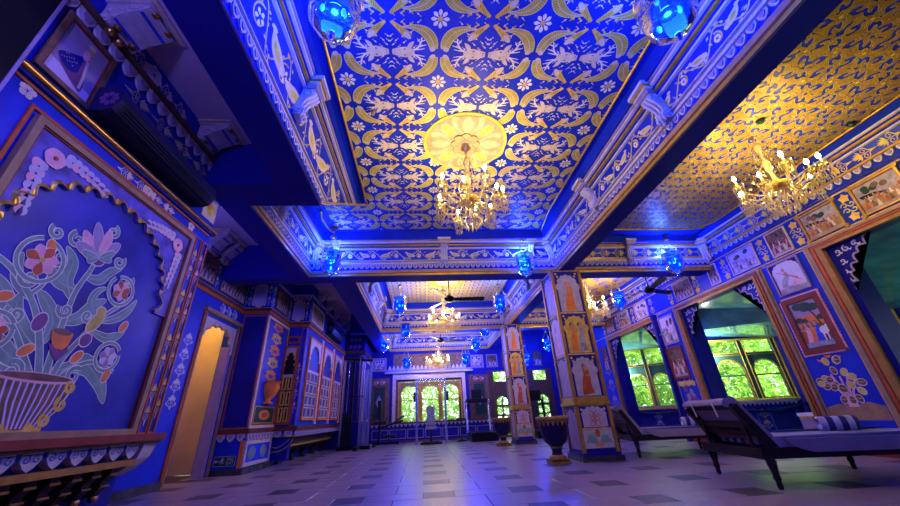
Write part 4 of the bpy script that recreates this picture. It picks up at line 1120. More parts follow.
# framed picture of a dancer and air conditioner on the near wall
o = framed_painting(PLN, 1.345, 2.40, 1.68, 2.86, 'pale', 3, 'dark carved frame with a dancing woman in a wide skirt, above the mural rail', fm='brown_paint', fw_=0.028)
can = [ch for ch in o.children if ch.name.startswith('canvas')][0]
bpy.data.objects.remove(can)
b = MB(); pl2 = Pl(PLN.o - o.location, PLN.u, PLN.v, PLN.n)
b.flat(pl2, [(1.37, 2.425), (1.655, 2.425), (1.655, 2.835), (1.37, 2.835)], 'lavender', 0.008)
b.flat(pl2, [(1.37, 2.425), (1.655, 2.425), (1.655, 2.50), (1.37, 2.53)], 'plaster', 0.0084)
b.flat(pl2, crv([(1.53, 2.69), (1.47, 2.64), (1.405, 2.585), (1.44, 2.53), (1.49, 2.50), (1.54, 2.475), (1.59, 2.465), (1.585, 2.54), (1.555, 2.62), (1.545, 2.69)], 3), 'plum', 0.009)
b.flat(pl2, crv([(1.525, 2.69), (1.47, 2.645), (1.41, 2.59), (1.44, 2.545), (1.49, 2.53), (1.53, 2.56), (1.53, 2.63)], 3), 'deep_blue', 0.0094)
for k in range(14): b.flat(pl2, ell(1.43 + 0.011 * (k % 7) + 0.01 * (k // 7), 2.575 + 0.03 * (k // 7) + 0.008 * (k % 3), 0.003, 0.003, 6), 'cream', 0.0096)
b.rib(pl2, ribbon([(1.55, 2.68), (1.57, 2.56), (1.575, 2.48)], 0.016), 'cream', 0.0096)
b.flat(pl2, ell(1.53, 2.71, 0.022, 0.04, 10), 'pink', 0.0098); b.flat(pl2, ell(1.545, 2.765, 0.02, 0.025, 10), 'skin', 0.0102); b.flat(pl2, ell(1.535, 2.785, 0.024, 0.018, 10), 'cream', 0.0106)
b.rib(pl2, ribbon(bez((1.55, 2.72), (1.59, 2.66), (1.63, 2.69), 5), 0.014), 'skin', 0.0104)
b.build('canvas', o)
def aircon(loc_y0, y1, z0, z1, x, label, sgn=1):
    o = empty('air_conditioner', (x, (loc_y0 + y1) / 2, z0))
    tag(o, label, 'air conditioner', 'split air conditioners')
    L = (y1 - loc_y0) / 2; h = z1 - z0
    prof = [(0, h), (0.14, h), (0.175, h * 0.82), (0.185, h * 0.45), (0.145, h * 0.1), (0.09, 0.0), (0, 0.0)]
    b = MB(); n = len(prof)
    vs = [(p_[0], -L, p_[1]) for p_ in prof] + [(p_[0], L, p_[1]) for p_ in prof]
    b.add(vs, [tuple(range(n))[::-1], tuple(range(n, 2 * n))] + [(i, (i + 1) % n, n + (i + 1) % n, n + i) for i in range(n)], 'tank_blue')
    b.build('casing', o)
    b = MB(); b.add([(prof[4][0] + 0.002, -L * 0.93, prof[4][1]), (prof[4][0] + 0.002, L * 0.93, prof[4][1]), (prof[3][0] + 0.002, L * 0.93, prof[3][1]), (prof[3][0] + 0.002, -L * 0.93, prof[3][1])], [(0, 1, 2, 3)], 'black'); b.build('air_grille', o)
    for k in range(3):
        b = MB(); t = 0.30 + 0.25 * k
        a0 = prof[4]; a1 = prof[3]
        xx = a0[0] + (a1[0] - a0[0]) * t + 0.004; zz = a0[1] + (a1[1] - a0[1]) * t
        b.bar((xx, -L * 0.9, zz - 0.006), (xx, L * 0.9, zz - 0.006), 0.006, 0.006, 'tank_blue'); b.build('louvre', o)
    b = MB(); b.bar((0.115, -L * 0.92, h * 0.035), (0.115, L * 0.92, h * 0.035), 0.06, 0.008, 'black', (0.5, 0, 0.5)); b.build('air_flap', o)
    b = MB()
    plq = Pl((0, -L - 0.001, 0), (1, 0, 0), (0, 0, 1), (0, -1, 0))
    for p_ in petals(0.11, h * 0.5, 0.06, 8, 0.03): b.rib(plq, p_, 'plum', 0.001)
    b.build('flower_emblem', o)
    return o
aircon(1.66, 2.74, 2.40, 2.60, XN + 0.004, 'long dark blue air conditioner over the flower vase mural')
# little triangular painted panel beyond the unit
lp('wall_panel', lambda b: (b.rect(PLN, 2.88, 2.42, 3.08, 2.66, 'cream', 0, 0.006), b.flat(PLN, ell(2.98, 2.53, 0.06, 0.06, 12), 'olive_gold', 0.008), b.flat(PLN, ell(2.96, 2.55, 0.03, 0.03, 12), 'orange', 0.0086)))

# ---------------- door wall
D0, D1, DH = 5.05, 5.98, 2.10
db = MB()
db.box((XW_L - 0.2, 3.10, 0), (XW_L, D0, ZC - 0.01), 'blue'); db.box((XW_L - 0.2, D1, 0), (XW_L, Y_BACK, ZC - 0.01), 'blue'); db.box((XW_L - 0.2, D0, DH), (XW_L, D1, ZC - 0.01), 'blue')
wall_d = struct(db.build('wall_side'), 'blue aisle wall with the arched doorway, painted scrolls and a band of dark murals', 'wall')
dp = mk(wall_d)
PLD = PX(XW_L, 1)
darch = cusp_arch(0.80, DH - 0.10, DH - 0.42, 7, 0.30)
def dframe(b):
    cyy = (D0 + D1) / 2
    spandrel(b, PLD, darch, cyy, 0.0, D0, D1, DH + 0.02, 'stucco', -0.05, -0.01)
    b.frame(PLD, D0 - 0.05, -0.2, D1 + 0.05, DH + 0.09, 0.03, 'red', 0, 0.02); b.frame(PLD, D0 - 0.02, -0.2, D1 + 0.02, DH + 0.06, 0.022, 'tan_frame', 0, 0.03)
    b.rect(PLD, D0 - 0.07, DH + 0.05, D1 + 0.07, DH + 0.10, 'tan_frame', 0, 0.05)
    for sg, y in ((1, D0), (-1, D1)):
        b.rect(PLD, min(y, y + sg * 0.065), 0, max(y, y + sg * 0.065), DH - 0.3, 'lavender', -0.16, -0.02)
        for k in range(5):
            yy = cyy - sg * (0.40 - 0.02 * k); b.rib(PLD, ribbon(spiral(cyy - sg * (0.34 - 0.05 * k), DH - 0.18 + 0.035 * k, 0.03, 1.1, 0, sg), 0.01), 'gold_paint', -0.006)
door = struct(MB().box((XW_L - 0.06, D0, 0), (XW_L - 0.03, D0 + 0.02, DH), 'cream').build('door_1'), 'arched doorway lit warm yellow from inside, beside the exit sign', 'doorway')
b = MB(); dframe(b); b.build('door_frame', door)
cb2 = MB()
cb2.box((XW_L - 1.2, D0 - 0.5, 0), (XW_L - 1.1, D1 + 1.2, 2.6), 'tan_wall'); cb2.box((XW_L - 1.2, D0 - 0.55, 0), (XW_L - 0.2, D0 - 0.5, 2.6), 'tan_wall'); cb2.box((XW_L - 1.2, D1 + 0.5, 0), (XW_L - 0.2, D1 + 0.55, 2.6), 'tan_wall'); cb2.box((XW_L - 1.2, D0 - 0.55, 2.6), (XW_L - 0.2, D1 + 0.55, 2.65), 'tan_wall')
struct(cb2.build('wall_passage'), 'tan plaster passage seen through the lit doorway', 'wall')
cl = tag(empty('passage_lamp', (XW_L - 0.65, 5.75, 2.6)), 'small warm ceiling lamp inside the doorway passage', 'lamp')
b = MB(); b.lathe((0, 0, 0), [(0.09, 0), (0.09, -0.02), (0.07, -0.06), (0.001, -0.075)], 'bulb_warm', 14); b.build('lamp_shade', cl)
ld = bpy.data.lights.new('passage_light', 'POINT'); ld.energy = 24; ld.color = (1, 0.62, 0.14); ld.shadow_soft_size = 0.08
lo = bpy.data.objects.new('passage_light', ld); COL.objects.link(lo); lo.parent = cl; lo.location = (0, 0, -0.12)
def dorn(b):
    arabesque(b, PLD, 4.83, 1.32, 0.95, 0.16, 'white', 0.003, n=5)
    arabesque(b, PLD, 5.62, 2.29, 0.55, 0.15, 'white', 0.003, vertical=False, n=3)
    b.rect(PLD, 3.1, 2.38, Y_BACK, 2.44, 'red', 0, 0.02); b.rect(PLD, 3.1, 2.44, Y_BACK, 2.475, 'wood', 0, 0.035); b.rect(PLD, 3.1, 2.475, Y_BACK, 2.49, 'gold', 0, 0.02)
    b.rect(PLD, 3.1, 2.96, Y_BACK, 3.0, 'wood', 0, 0.03)
dp('wall_ornament', dorn)
for k, (y0, y1) in enumerate(((3.75, 4.42), (4.52, 5.05), (5.2, 6.0))):
    def pan(b, y0=y0, y1=y1, k=k):
        b.frame(PLD, y0, 2.52, y1, 2.93, 0.018, 'wood', 0, 0.02); scene_painting(b, PLD, y0 + 0.015, 2.535, y1 - 0.015, 2.915, 0.004, 'dark', 40 + k)
        arabesque(b, PLD, y1 + 0.05, 2.72, 0.36, 0.09, 'cream', 0.003, n=2)
    dp('mural_panel', pan)
for y in (4.0, 4.75, 5.1): wall_bracket(XW_L, y + 0.02, 3.27, -PI / 2, wall_d, 0.95)
def relief(b):
    for y0 in (4.38, 4.95):
        for k in range(5):
            b.raise_(PLD, ell(y0 + 0.04 * k - 0.08, 3.10 + 0.05 * math.sin(k * 2.1), 0.045, 0.05, 8), 'stucco', 0, 0.03 + 0.004 * k)
dp('stucco_relief', relief)
struct(MB().box((XW_L, 3.1, 0), (XW_L + 0.03, D0 - 0.04, 0.09), 'slate').build('baseboard_side'), 'dark veined stone skirting running up to the doorway', 'baseboard')
door_b = MB()

# ---------------- stepped block with the exit sign, then the bay with three windows
def attic(part, pl, u0, u1, x_plane=True):
    pass
BX, BY0, BY1 = -2.67, 6.06, 7.05
bb = MB(); bb.box((XW_L - 0.01, BY0, 0.0), (BX, BY1 + 0.3, ZC - 0.02), 'blue')
pier = struct(bb.build('wall_pier'), 'blue stepped pier with a golden urn pilaster above the exit sign', 'wall')
pp = mk(pier)
PB = PY(BY0); PBX = PX(BX, 1)
def pf(b):
    b.frame(PB, XW_L + 0.03, 0.60, BX, 2.36, 0.018, 'red', 0, 0.01); b.rect(PB, XW_L + 0.05, 0.62, BX - 0.02, 2.34, 'deep_blue', 0, 0.003)
    b.frame(PBX, BY0, 0.60, BY1, 2.36, 0.05, 'cream', 0, 0.02); b.frame(PBX, BY0 + 0.045, 0.64, BY1 - 0.04, 2.32, 0.014, 'red', 0, 0.022)
    b.frame(PBX, BY0 + 0.1, 0.66, BY1 - 0.1, 0.92, 0.02, 'gold', 0, 0.012); b.rect(PBX, BY0 + 0.12, 0.68, BY1 - 0.12, 0.90, 'dark_green', 0, 0.004)
    b.flat(PBX, ell((BY0 + BY1) / 2, 0.79, 0.22, 0.08, 12), 'orange', 0.006); b.flat(PBX, ell((BY0 + BY1) / 2, 0.79, 0.10, 0.04, 12), 'red', 0.008)
    ym = (BY0 + BY1) / 2
    b.lathe((BX + 0.003, ym, 0.95), [(0.10, 0), (0.12, 0.02), (0.05, 0.06), (0.13, 0.14), (0.18, 0.26), (0.16, 0.33), (0.2, 0.36)], 'orange', 12)
    for k in range(5): arabesque(b, PBX, ym, 1.42 + k * 0.21, 0.21, 0.46, 'gold_paint' if k % 2 else 'orange', 0.006, n=1)
pp('pilaster_panel', pf)
def prail(b):
    b.box((XW_L, BY0 - 0.03, 2.38), (BX + 0.03, BY1, 2.43), 'red'); b.box((XW_L, BY0 - 0.05, 2.43), (BX + 0.05, BY1, 2.47), 'wood'); b.box((XW_L, BY0 - 0.04, 2.47), (BX + 0.04, BY1, 2.485), 'gold')
    b.box((XW_L, BY0 - 0.03, 2.98), (BX + 0.03, BY1, 3.01), 'white')
pp('picture_rail', prail)
def att(b, pl, u, w):
    b.rect(pl, u - w * 0.30, 2.56, u + w * 0.30, 2.86, 'plaster', 0, 0.012); b.frame(pl, u - w * 0.34, 2.53, u + w * 0.34, 2.89, 0.025, 'cream', 0, 0.02)
    b.raise_(pl, [(u - w * 0.34, 2.89), (u + w * 0.34, 2.89), (u, 2.96)], 'cream', 0, 0.018); b.raise_(pl, [(u - w * 0.2, 2.53), (u + w * 0.2, 2.53), (u, 2.49)], 'cream', 0, 0.018)
pp('attic_panel', lambda b: (att(b, PB, -2.87, 0.33), b.frame(PBX, BY0 + 0.18, 2.53, BY1 - 0.18, 2.92, 0.03, 'wood', 0, 0.02), scene_painting(b, PBX, BY0 + 0.2, 2.55, BY1 - 0.2, 2.90, 0.004, 'dark', 61),
    [arabesque(b, PBX, y, 2.72, 0.4, 0.12, 'cream', 0.004, n=2) for y in (BY0 + 0.09, BY1 - 0.09)], arabesque(b, PB, -3.03, 2.72, 0.4, 0.1, 'cream', 0.004, n=2), arabesque(b, PB, -2.71, 2.72, 0.4, 0.08, 'cream', 0.004, n=2)))
sb = pp('sill', lambda b: (b.box((XW_L, BY0 - 0.04, 0.53), (BX + 0.04, BY1, 0.575), 'red_dark'), b.box((XW_L, BY0 - 0.05, 0.575), (BX + 0.05, BY1, 0.60), 'wood')))
def bigscal(parent, p0, p1, nrm, z, pitch=0.11):
    p0, p1, nv = Vector(p0), Vector(p1), Vector(nrm); L = (p1 - p0).length; d = (p1 - p0) / L; n = max(2, int(L / pitch)); ang = math.atan2(nv.x, -nv.y)
    for k in range(n):
        q = p0 + d * ((k + 0.5) * L / n) + nv * 0.004
        meshinst('scallop', SCALLOP, parent, Matrix.Translation((q.x, q.y, z)) @ Matrix.Rotation(ang, 4, 'Z') @ Matrix.Diagonal((pitch / 0.072, 1.5, 1.5, 1)))
bigscal(sb, (XW_L, BY0), (BX, BY0), (0, -1), 0.53); bigscal(sb, (BX, BY0), (BX, BY1), (1, 0), 0.53)
pp('lower_panel', lambda b: (b.frame(PBX, BY0 + 0.02, 0.09, BY1 - 0.02, 0.43, 0.05, 'cream', 0, 0.015), b.rect(PBX, BY0 + 0.07, 0.13, BY1 - 0.07, 0.39, 'sky_blue', 0, 0.006), [b.flat(PBX, ell(y, 0.26, 0.13, 0.09, 12), 'sage', 0.008) for y in (6.33, 6.75)], b.rect(PB, BX - 0.06, 0.08, BX, 0.44, 'orange', 0, 0.012)))
pp('plinth', lambda b: b.box((XW_L, BY0 - 0.035, 0), (BX + 0.035, BY1 + 0.1, 0.08), 'slate'))
# exit sign
sg = tag(empty('exit_sign', (-2.90, BY0 - 0.006, 0.12)), 'dark green fire exit sign with running figure and arrow', 'sign')
b = MB(); b.box((-0.155, -0.012, 0), (0.145, 0.0, 0.125), 'exit_green'); b.frame(Pl((0, -0.012, 0), (1, 0, 0), (0, 0, 1), (0, -1, 0)), -0.155, 0, 0.145, 0.125, 0.004, 'white', 0, 0.001); b.build('plate', sg)
b = MB(); pls = Pl((0, -0.0125, 0), (1, 0, 0), (0, 0, 1), (0, -1, 0))
b.flat(pls, [(-0.145, 0.0625), (-0.12, 0.085), (-0.12, 0.07), (-0.085, 0.07), (-0.085, 0.055), (-0.12, 0.055), (-0.12, 0.04)], 'white', 0.001); b.build('arrow', sg)
b = MB(); b.flat(pls, ell(-0.035, 0.10, 0.010, 0.010, 10), 'white', 0.001)
for ptl, ww in ((((-0.037, 0.088), (-0.045, 0.06)), 0.018), (((-0.045, 0.062), (-0.062, 0.05), (-0.058, 0.028)), 0.010), (((-0.045, 0.062), (-0.03, 0.045), (-0.012, 0.038)), 0.010), (((-0.037, 0.086), (-0.058, 0.078), (-0.068, 0.064)), 0.008), (((-0.037, 0.086), (-0.022, 0.072), (-0.008, 0.078)), 0.008)):
    b.rib(pls, ribbon(list(ptl), ww), 'white', 0.001)
b.build('running_figure', sg)
for txt, z in (('FIRE', 0.070), ('EXIT', 0.022)):
    cu = bpy.data.curves.new('lettering', 'FONT'); cu.body = txt; cu.size = 0.052; cu.align_x = 'CENTER'
    tmp = bpy.data.objects.new('lettering', cu); COL.objects.link(tmp); cu.materials.append(MATS['white'])
    tme = bpy.data.meshes.new_from_object(tmp.evaluated_get(bpy.context.evaluated_depsgraph_get())); bpy.data.objects.remove(tmp)
    to = bpy.data.objects.new('lettering', tme); COL.objects.link(to); to.parent = sg; to.location = (0.072, -0.0145, z); to.rotation_euler = (PI / 2, 0, 0)

# bay with windows
GX, GY0, GYE = -2.30, 7.05, 10.5
gb = MB(); gb.box((XW_L - 0.01, GY0, 0.47), (GX, GYE, ZC - 0.03), 'blue')
bay = struct(gb.build('wall_bay'), 'projecting blue window bay with gilded cusped shutters and a corbelled sill', 'wall')
gp = mk(bay)
PG = PY(GY0); PGX = PX(GX, 1)
# the corbel below: stepped bands and feet
gp('corbel_base', lambda b: ([b.box((XW_L, GY0 + 0.03 + 0.05 * k, 0.43 - 0.055 * k), (GX - 0.05 * k, GYE, 0.475 - 0.055 * k), ('gold_paint', 'dark_wood', 'wood', 'gold_paint', 'dark_wood')[k]) for k in range(5)], b.box((XW_L, GY0 + 0.25, 0.0), (GX - 0.40, GYE, 0.25), 'deep_blue')))
for k in range(5):
    def foot(b, k=k):
        y = GY0 + 0.35 + k * 0.72
        pts = [(GX - 0.22, 0.26), (GX - 0.25, 0.18), (GX - 0.34, 0.10), (GX - 0.36, 0.0), (GX - 0.45, 0.0), (GX - 0.45, 0.26)]
        pl = PY(y); b.raise_(pl, pts, 'dark_wood', -0.06, 0.06); b.box((GX - 0.46, y - 0.08, 0), (GX - 0.30, y + 0.08, 0.05), 'slate')
    gp('corbel_foot', foot)
def scrollfoot(b):
    pl = PY(GY0 + 0.05)
    for w, m, d in ((0.05, 'tank_blue', 0.01), (0.02, 'lavender', 0.014)):
        b.rib(pl, ribbon(crv([(GX - 0.02, 0.40), (GX - 0.08, 0.30), (GX - 0.22, 0.22), (GX - 0.36, 0.20), (GX - 0.40, 0.12)], 5), w), m, d)
    b.rib(pl, ribbon(crv([(GX - 0.06, 0.42), (GX - 0.14, 0.34), (GX - 0.28, 0.27), (GX - 0.38, 0.30)], 5), 0.014), 'lavender', 0.014)
    b.box((GX - 0.5, GY0 + 0.06, 0.08), (GX - 0.1, GY0 + 0.2, 0.42), 'deep_blue')
gp('scroll_foot', scrollfoot)
gs = gp('sill', lambda b: (b.box((XW_L, GY0 - 0.05, 0.53), (GX + 0.05, GYE, 0.57), 'red_dark'), b.box((XW_L, GY0 - 0.06, 0.57), (GX + 0.06, GYE, 0.60), 'wood')))
bigscal(gs, (BX, GY0), (GX, GY0), (0, -1), 0.53, 0.13); bigscal(gs, (GX, GY0), (GX, GYE), (1, 0), 0.53, 0.13)
# narrow arched window facing the door
def cusp_window(part, pl, u0, u1, z0, z1, cols, rows, gl='black', fm='gold', name='window_shutter', arch_h=0.55, frm='stucco', lat='gold_paint'):
    w = u1 - u0; cx = (u0 + u1) / 2
    def fn(b):
        b.rect(pl, u0, z0, u1, z1, gl, 0, 0.004)
        a = cusp_arch(w * 0.72, arch_h * 0.82, arch_h * 0.35, 7, 0.30)
        spandrel(b, pl, a, cx, z1 - arch_h, u0, u1, z1, frm, 0.004, 0.03)
        b.rib(pl, ribbon([(cx + x, z1 - arch_h + y) for x, y in a[1:-1]], 0.02), 'gold_paint', 0.032)
        b.frame(pl, u0 - 0.03, z0 - 0.03, u1 + 0.03, z1 + 0.03, 0.035, fm, 0, 0.04)
        b.rect(pl, u0, z1 - arch_h - 0.02, u1, z1 - arch_h + 0.02, frm, 0.004, 0.03)
    o = part(name, fn)
    ph = (z1 - arch_h - z0) / rows; pw = w / cols
    for i in range(cols):
        for j in range(rows):
            b = MB(); b.frame(pl, u0 + i * pw + 0.012, z0 + j * ph + 0.012, u0 + (i + 1) * pw - 0.012, z0 + (j + 1) * ph - 0.012, 0.022, lat, 0.004, 0.022); b.build('shutter_panel', o)
    return o
cusp_window(gp, PG, -2.64, -2.44, 0.66, 1.98, 2, 3, 'black', 'red', arch_h=0.52)
gp('window_lintel', lambda b: (b.frame(PG, -2.65, 2.06, -2.42, 2.20, 0.03, 'red', 0, 0.02), b.rect(PG, -2.62, 2.09, -2.45, 2.17, 'deep_blue', 0, 0.005), arabesque(b, PG, -2.37, 1.25, 0.9, 0.07, 'cream', 0.004, n=4), b.frame(PG, -2.40, 0.6, GX, 2.36, 0.012, 'red', 0, 0.01)))
for k in range(3):
    y0 = GY0 + 0.22 + k * 1.08
    cusp_window(gp, PGX, y0, y0 + 0.80, 0.72, 2.20, 3, 4, 'mural_blue', 'orange', arch_h=0.62, frm='white', lat='cream')
    gp('window_pilaster', lambda b: (b.rect(PGX, y0 + 0.86, 0.62, y0 + 1.0, 2.34, 'cream', 0, 0.02), b.rect(PGX, y0 + 0.885, 0.66, y0 + 0.975, 2.30, 'pink', 0.02, 0.026)))
gp('picture_rail', lambda b: (b.box((XW_L, GY0 - 0.03, 2.38), (GX + 0.03, GYE, 2.43), 'red'), b.box((XW_L, GY0 - 0.05, 2.43), (GX + 0.05, GYE, 2.47), 'wood'), b.box((XW_L, GY0 - 0.04, 2.47), (GX + 0.04, GYE, 2.485), 'gold')))
gt = gp('attic_panel', lambda b: (att(b, PG, -2.52, 0.34), b.frame(PGX, GY0 + 0.12, 2.53, GY0 + 1.0, 2.92, 0.03, 'cream', 0, 0.02), scene_painting(b, PGX, GY0 + 0.14, 2.55, GY0 + 0.98, 2.90, 0.004, 'dark', 71), arabesque(b, PG, -2.36, 2.72, 0.4, 0.08, 'cream', 0.004, n=2),
    b.box((XW_L, GY0 - 0.03, 3.02), (GX + 0.03, GYE, 3.06), 'white')))
bigscal(gt, (BX, GY0), (GX, GY0), (0, -1), 3.02, 0.09)
for k in range(5): wall_bracket(GX, GY0 + 0.5 + 0.72 * k, 3.28, -PI / 2, bay, 0.8)
aircon(8.35, 9.55, 2.52, 2.80, GX + 0.004, 'dark blue air conditioner above the three gilded shutters')
# dark wall beyond the bay
zb = MB(); zb.box((XW_L - 0.01, GYE, 0), (-1.72, Y_BACK, ZC - 0.04), 'deep_blue')
end_pier = struct(zb.build('wall_corner'), 'dark blue corner pier behind the cable machine', 'wall')
ep = mk(end_pier)
PE = PY(GYE); PEX = PX(-1.72, 1)
ep('pier_panel', lambda b: (b.rect(PE, -2.3, 2.42, -1.72, 2.50, 'wood', 0, 0.03), b.frame(PE, -2.22, 0.62, -1.80, 2.3, 0.03, 'wood', 0, 0.02), [arabesque(b, PE, -2.0, 2.62 + 0.2 * k, 0.36, 0.12, 'lavender', 0.004, vertical=False, n=3) for k in range(2)], b.frame(PEX, 10.65, 0.62, 11.85, 2.3, 0.06, 'pink', 0, 0.02), b.rect(PEX, 10.5, 2.42, 12, 2.5, 'wood', 0, 0.03)))
wall_bracket(-2.0, GYE, 3.28, PI, end_pier, 0.8)

# ================================================================== COLUMNS
def column(x0, x1, y0, y1, label, zc, seed):
    o = struct(MB().box((x0 + 0.012, y0 + 0.012, 0), (x1 - 0.012, y1 - 0.012, ZB), 'blue').build('column'), label, 'column')
    p = mk(o)
    p('plinth', lambda b: (b.box((x0 - 0.05, y0 - 0.05, 0), (x1 + 0.05, y1 + 0.05, 0.06), 'slate'), b.box((x0 - 0.025, y0 - 0.025, 0.06), (x1 + 0.025, y1 + 0.025, 0.10), 'deep_blue')))
    for (cx, cy2) in ((x0, y0), (x1, y0), (x0, y1), (x1, y1)):
        p('corner_moulding', lambda b: b.box((cx - 0.022, cy2 - 0.022, 0.10), (cx + 0.022, cy2 + 0.022, ZB), 'gold_dark'))
    g0, g1, t1, t2 = zc
    p('gold_band', lambda b: (b.box((x0 - 0.03, y0 - 0.03, g0), (x1 + 0.03, y1 + 0.03, g0 + (g1 - g0) * 0.35), 'gold'), b.box((x0 - 0.015, y0 - 0.015, g0 + (g1 - g0) * 0.35), (x1 + 0.015, y1 + 0.015, g1), 'gold_paint'),
        [b.box((x0 - 0.02 + (x1 - x0) * k / 12, y0 - 0.028, g0 + (g1 - g0) * 0.4), (x0 + (x1 - x0) * k / 12, y0 - 0.01, g1), 'gold') for k in range(13)]))
    for pl, a0, a1, side in ((PY(y0), x0, x1, 0), (PX(x0, -1), y0, y1, 1), (PX(x1, 1), y0, y1, 1), (PY(y1, 1), x0, x1, 1)):
        e = 0.025; w = a1 - a0 - 2 * e; c_ = (a0 + a1) / 2
        bgm = 'panel_white'
        def panel(z0, z1, fn):
            def f(b):
                b.rect(pl, a0 + e, z0, a1 - e, z1, 'deep_blue', -0.012, 0.004)
                b.rect(pl, a0 + e, z1 - 0.018, a1 - e, z1, 'gold_paint', -0.012, 0.010)
                for sx in (-1, 1):
                    for k in range(3): b.flat(pl, ell(c_ + sx * (w * 0.40 - 0.02 * k), z1 - 0.06 - 0.045 * k, 0.018, 0.018, 8), 'gold_paint', 0.0045)
                fn(b)
            p('painted_panel', f)
        def arched(b, z0, z1, m, d=0.005):
            a = cusp_arch(w * 0.84, (z1 - z0) * 0.90, (z1 - z0) * 0.52, 7, 0.30)
            b.flat(pl, [(c_ + x, z0 + 0.01 + y) for x, y in a], m, d)
        def pot(b, z0, z1):
            h = z1 - z0; b.rect(pl, a0 + e, z0, a1 - e, z1, 'panel_white', 0, 0.005)
            b.flat(pl, [(c_ - 0.055, z0 + 0.02), (c_ + 0.055, z0 + 0.02), (c_ + 0.085, z0 + h * 0.32), (c_ - 0.085, z0 + h * 0.32)], 'orange', 0.0056)
            for sx in (-1, 1):
                for (dx, dz, ww) in ((0.06, 0.72, 0.045), (0.12, 0.55, 0.05), (0.15, 0.35, 0.05), (0.13, 0.80, 0.03)):
                    b.rib(pl, ribbon(crv([(c_, z0 + h * 0.32), (c_ + sx * dx * 0.5, z0 + h * dz), (c_ + sx * dx, z0 + h * (dz + 0.05)), (c_ + sx * dx * 1.15, z0 + h * (dz - 0.12))], 4), leafw(ww)), 'sage' if dz < 0.6 else 'green', 0.006)
            b.flat(pl, ell(c_, z0 + h * 0.80, 0.035, 0.05, 10), 'red', 0.0066)
        def trellis(b, z0, z1):
            arched(b, z0, z1, 'panel_white'); h = z1 - z0
            for sx in (-1, 1):
                for k in range(3):
                    b.rib(pl, ribbon(spiral(c_ + sx * 0.05, z0 + h * (0.2 + 0.2 * k), 0.05, 1.0, PI / 2, sx), 0.009), 'red', 0.0056)
            b.rib(pl, ribbon([(c_, z0 + 0.03), (c_, z0 + h * 0.75)], 0.008), 'red', 0.0056)
        def lady(b, z0, z1, bg, robe, n=1):
            arched(b, z0, z1, bg); h = z1 - z0
            for k in range(n):
                u = c_ + (k - (n - 1) / 2) * w * 0.30
                b.rib(pl, ribbon(crv([(u, z0 + 0.03), (u - 0.01, z0 + h * 0.25), (u + 0.015, z0 + h * 0.5), (u, z0 + h * 0.68)], 4), lambda t: w * (0.42 if n == 1 else 0.30) * (1 - 0.62 * t)), robe if k == 0 else 'grey_paint', 0.0056 + 0.0004 * k)
                b.flat(pl, ell(u + 0.012, z0 + h * 0.68, 0.032, 0.042, 10), 'skin', 0.0068)
                b.flat(pl, ell(u - 0.006, z0 + h * 0.71, 0.038, 0.038, 10), robe if n == 1 else 'brown_paint', 0.0064)
                b.rib(pl, ribbon(bez((u, z0 + h * 0.5), (u + 0.07, z0 + h * 0.42), (u + 0.06, z0 + h * 0.62), 4), 0.018), 'skin', 0.0072)
        zp = 0.10 + (g0 - 0.10) * 0.50
        if side:
            panel(0.10, g0, lambda b: arched(b, 0.12, g0 - 0.02, 'lavender'))
            panel(g1, t1, lambda b: lady(b, g1, t1 - 0.02, 'lavender', 'grey_paint')); panel(t1, t2, lambda b: lady(b, t1, t2 - 0.02, 'plaster', 'pink')); panel(t2, ZB, lambda b: lady(b, t2, ZB - 0.03, 'lavender', 'grey_paint'))
        else:
            panel(0.10, zp, lambda b: pot(b, 0.15, zp - 0.02)); panel(zp, g0, lambda b: trellis(b, zp, g0 - 0.02))
            panel(g1, t1, lambda b: lady(b, g1, t1 - 0.02, 'panel_white', 'red')); panel(t1, t2, lambda b: lady(b, t1, t2 - 0.02, 'gold_paint', 'orange', 2)); panel(t2, ZB, lambda b: lady(b, t2, ZB - 0.03, 'panel_white', 'orange'))
    return o
def colz(vs, us, y): return [ony(u, v, y).z for u, v in zip(us, vs)]
CX0, CX1, CY0, CY1 = 2.10, 2.56, 5.10, 5.56
column(CX0, CX1, CY0, CY1, 'square painted column with figure panels standing behind the near blue planter', colz((404, 396, 353, 312), (600, 598, 590, 583), CY0), 1)
column(2.07, 2.46, 8.64, 9.03, 'farther square painted column with figure panels behind the second planter', (0.72, 0.80, 1.45, 2.05), 2)

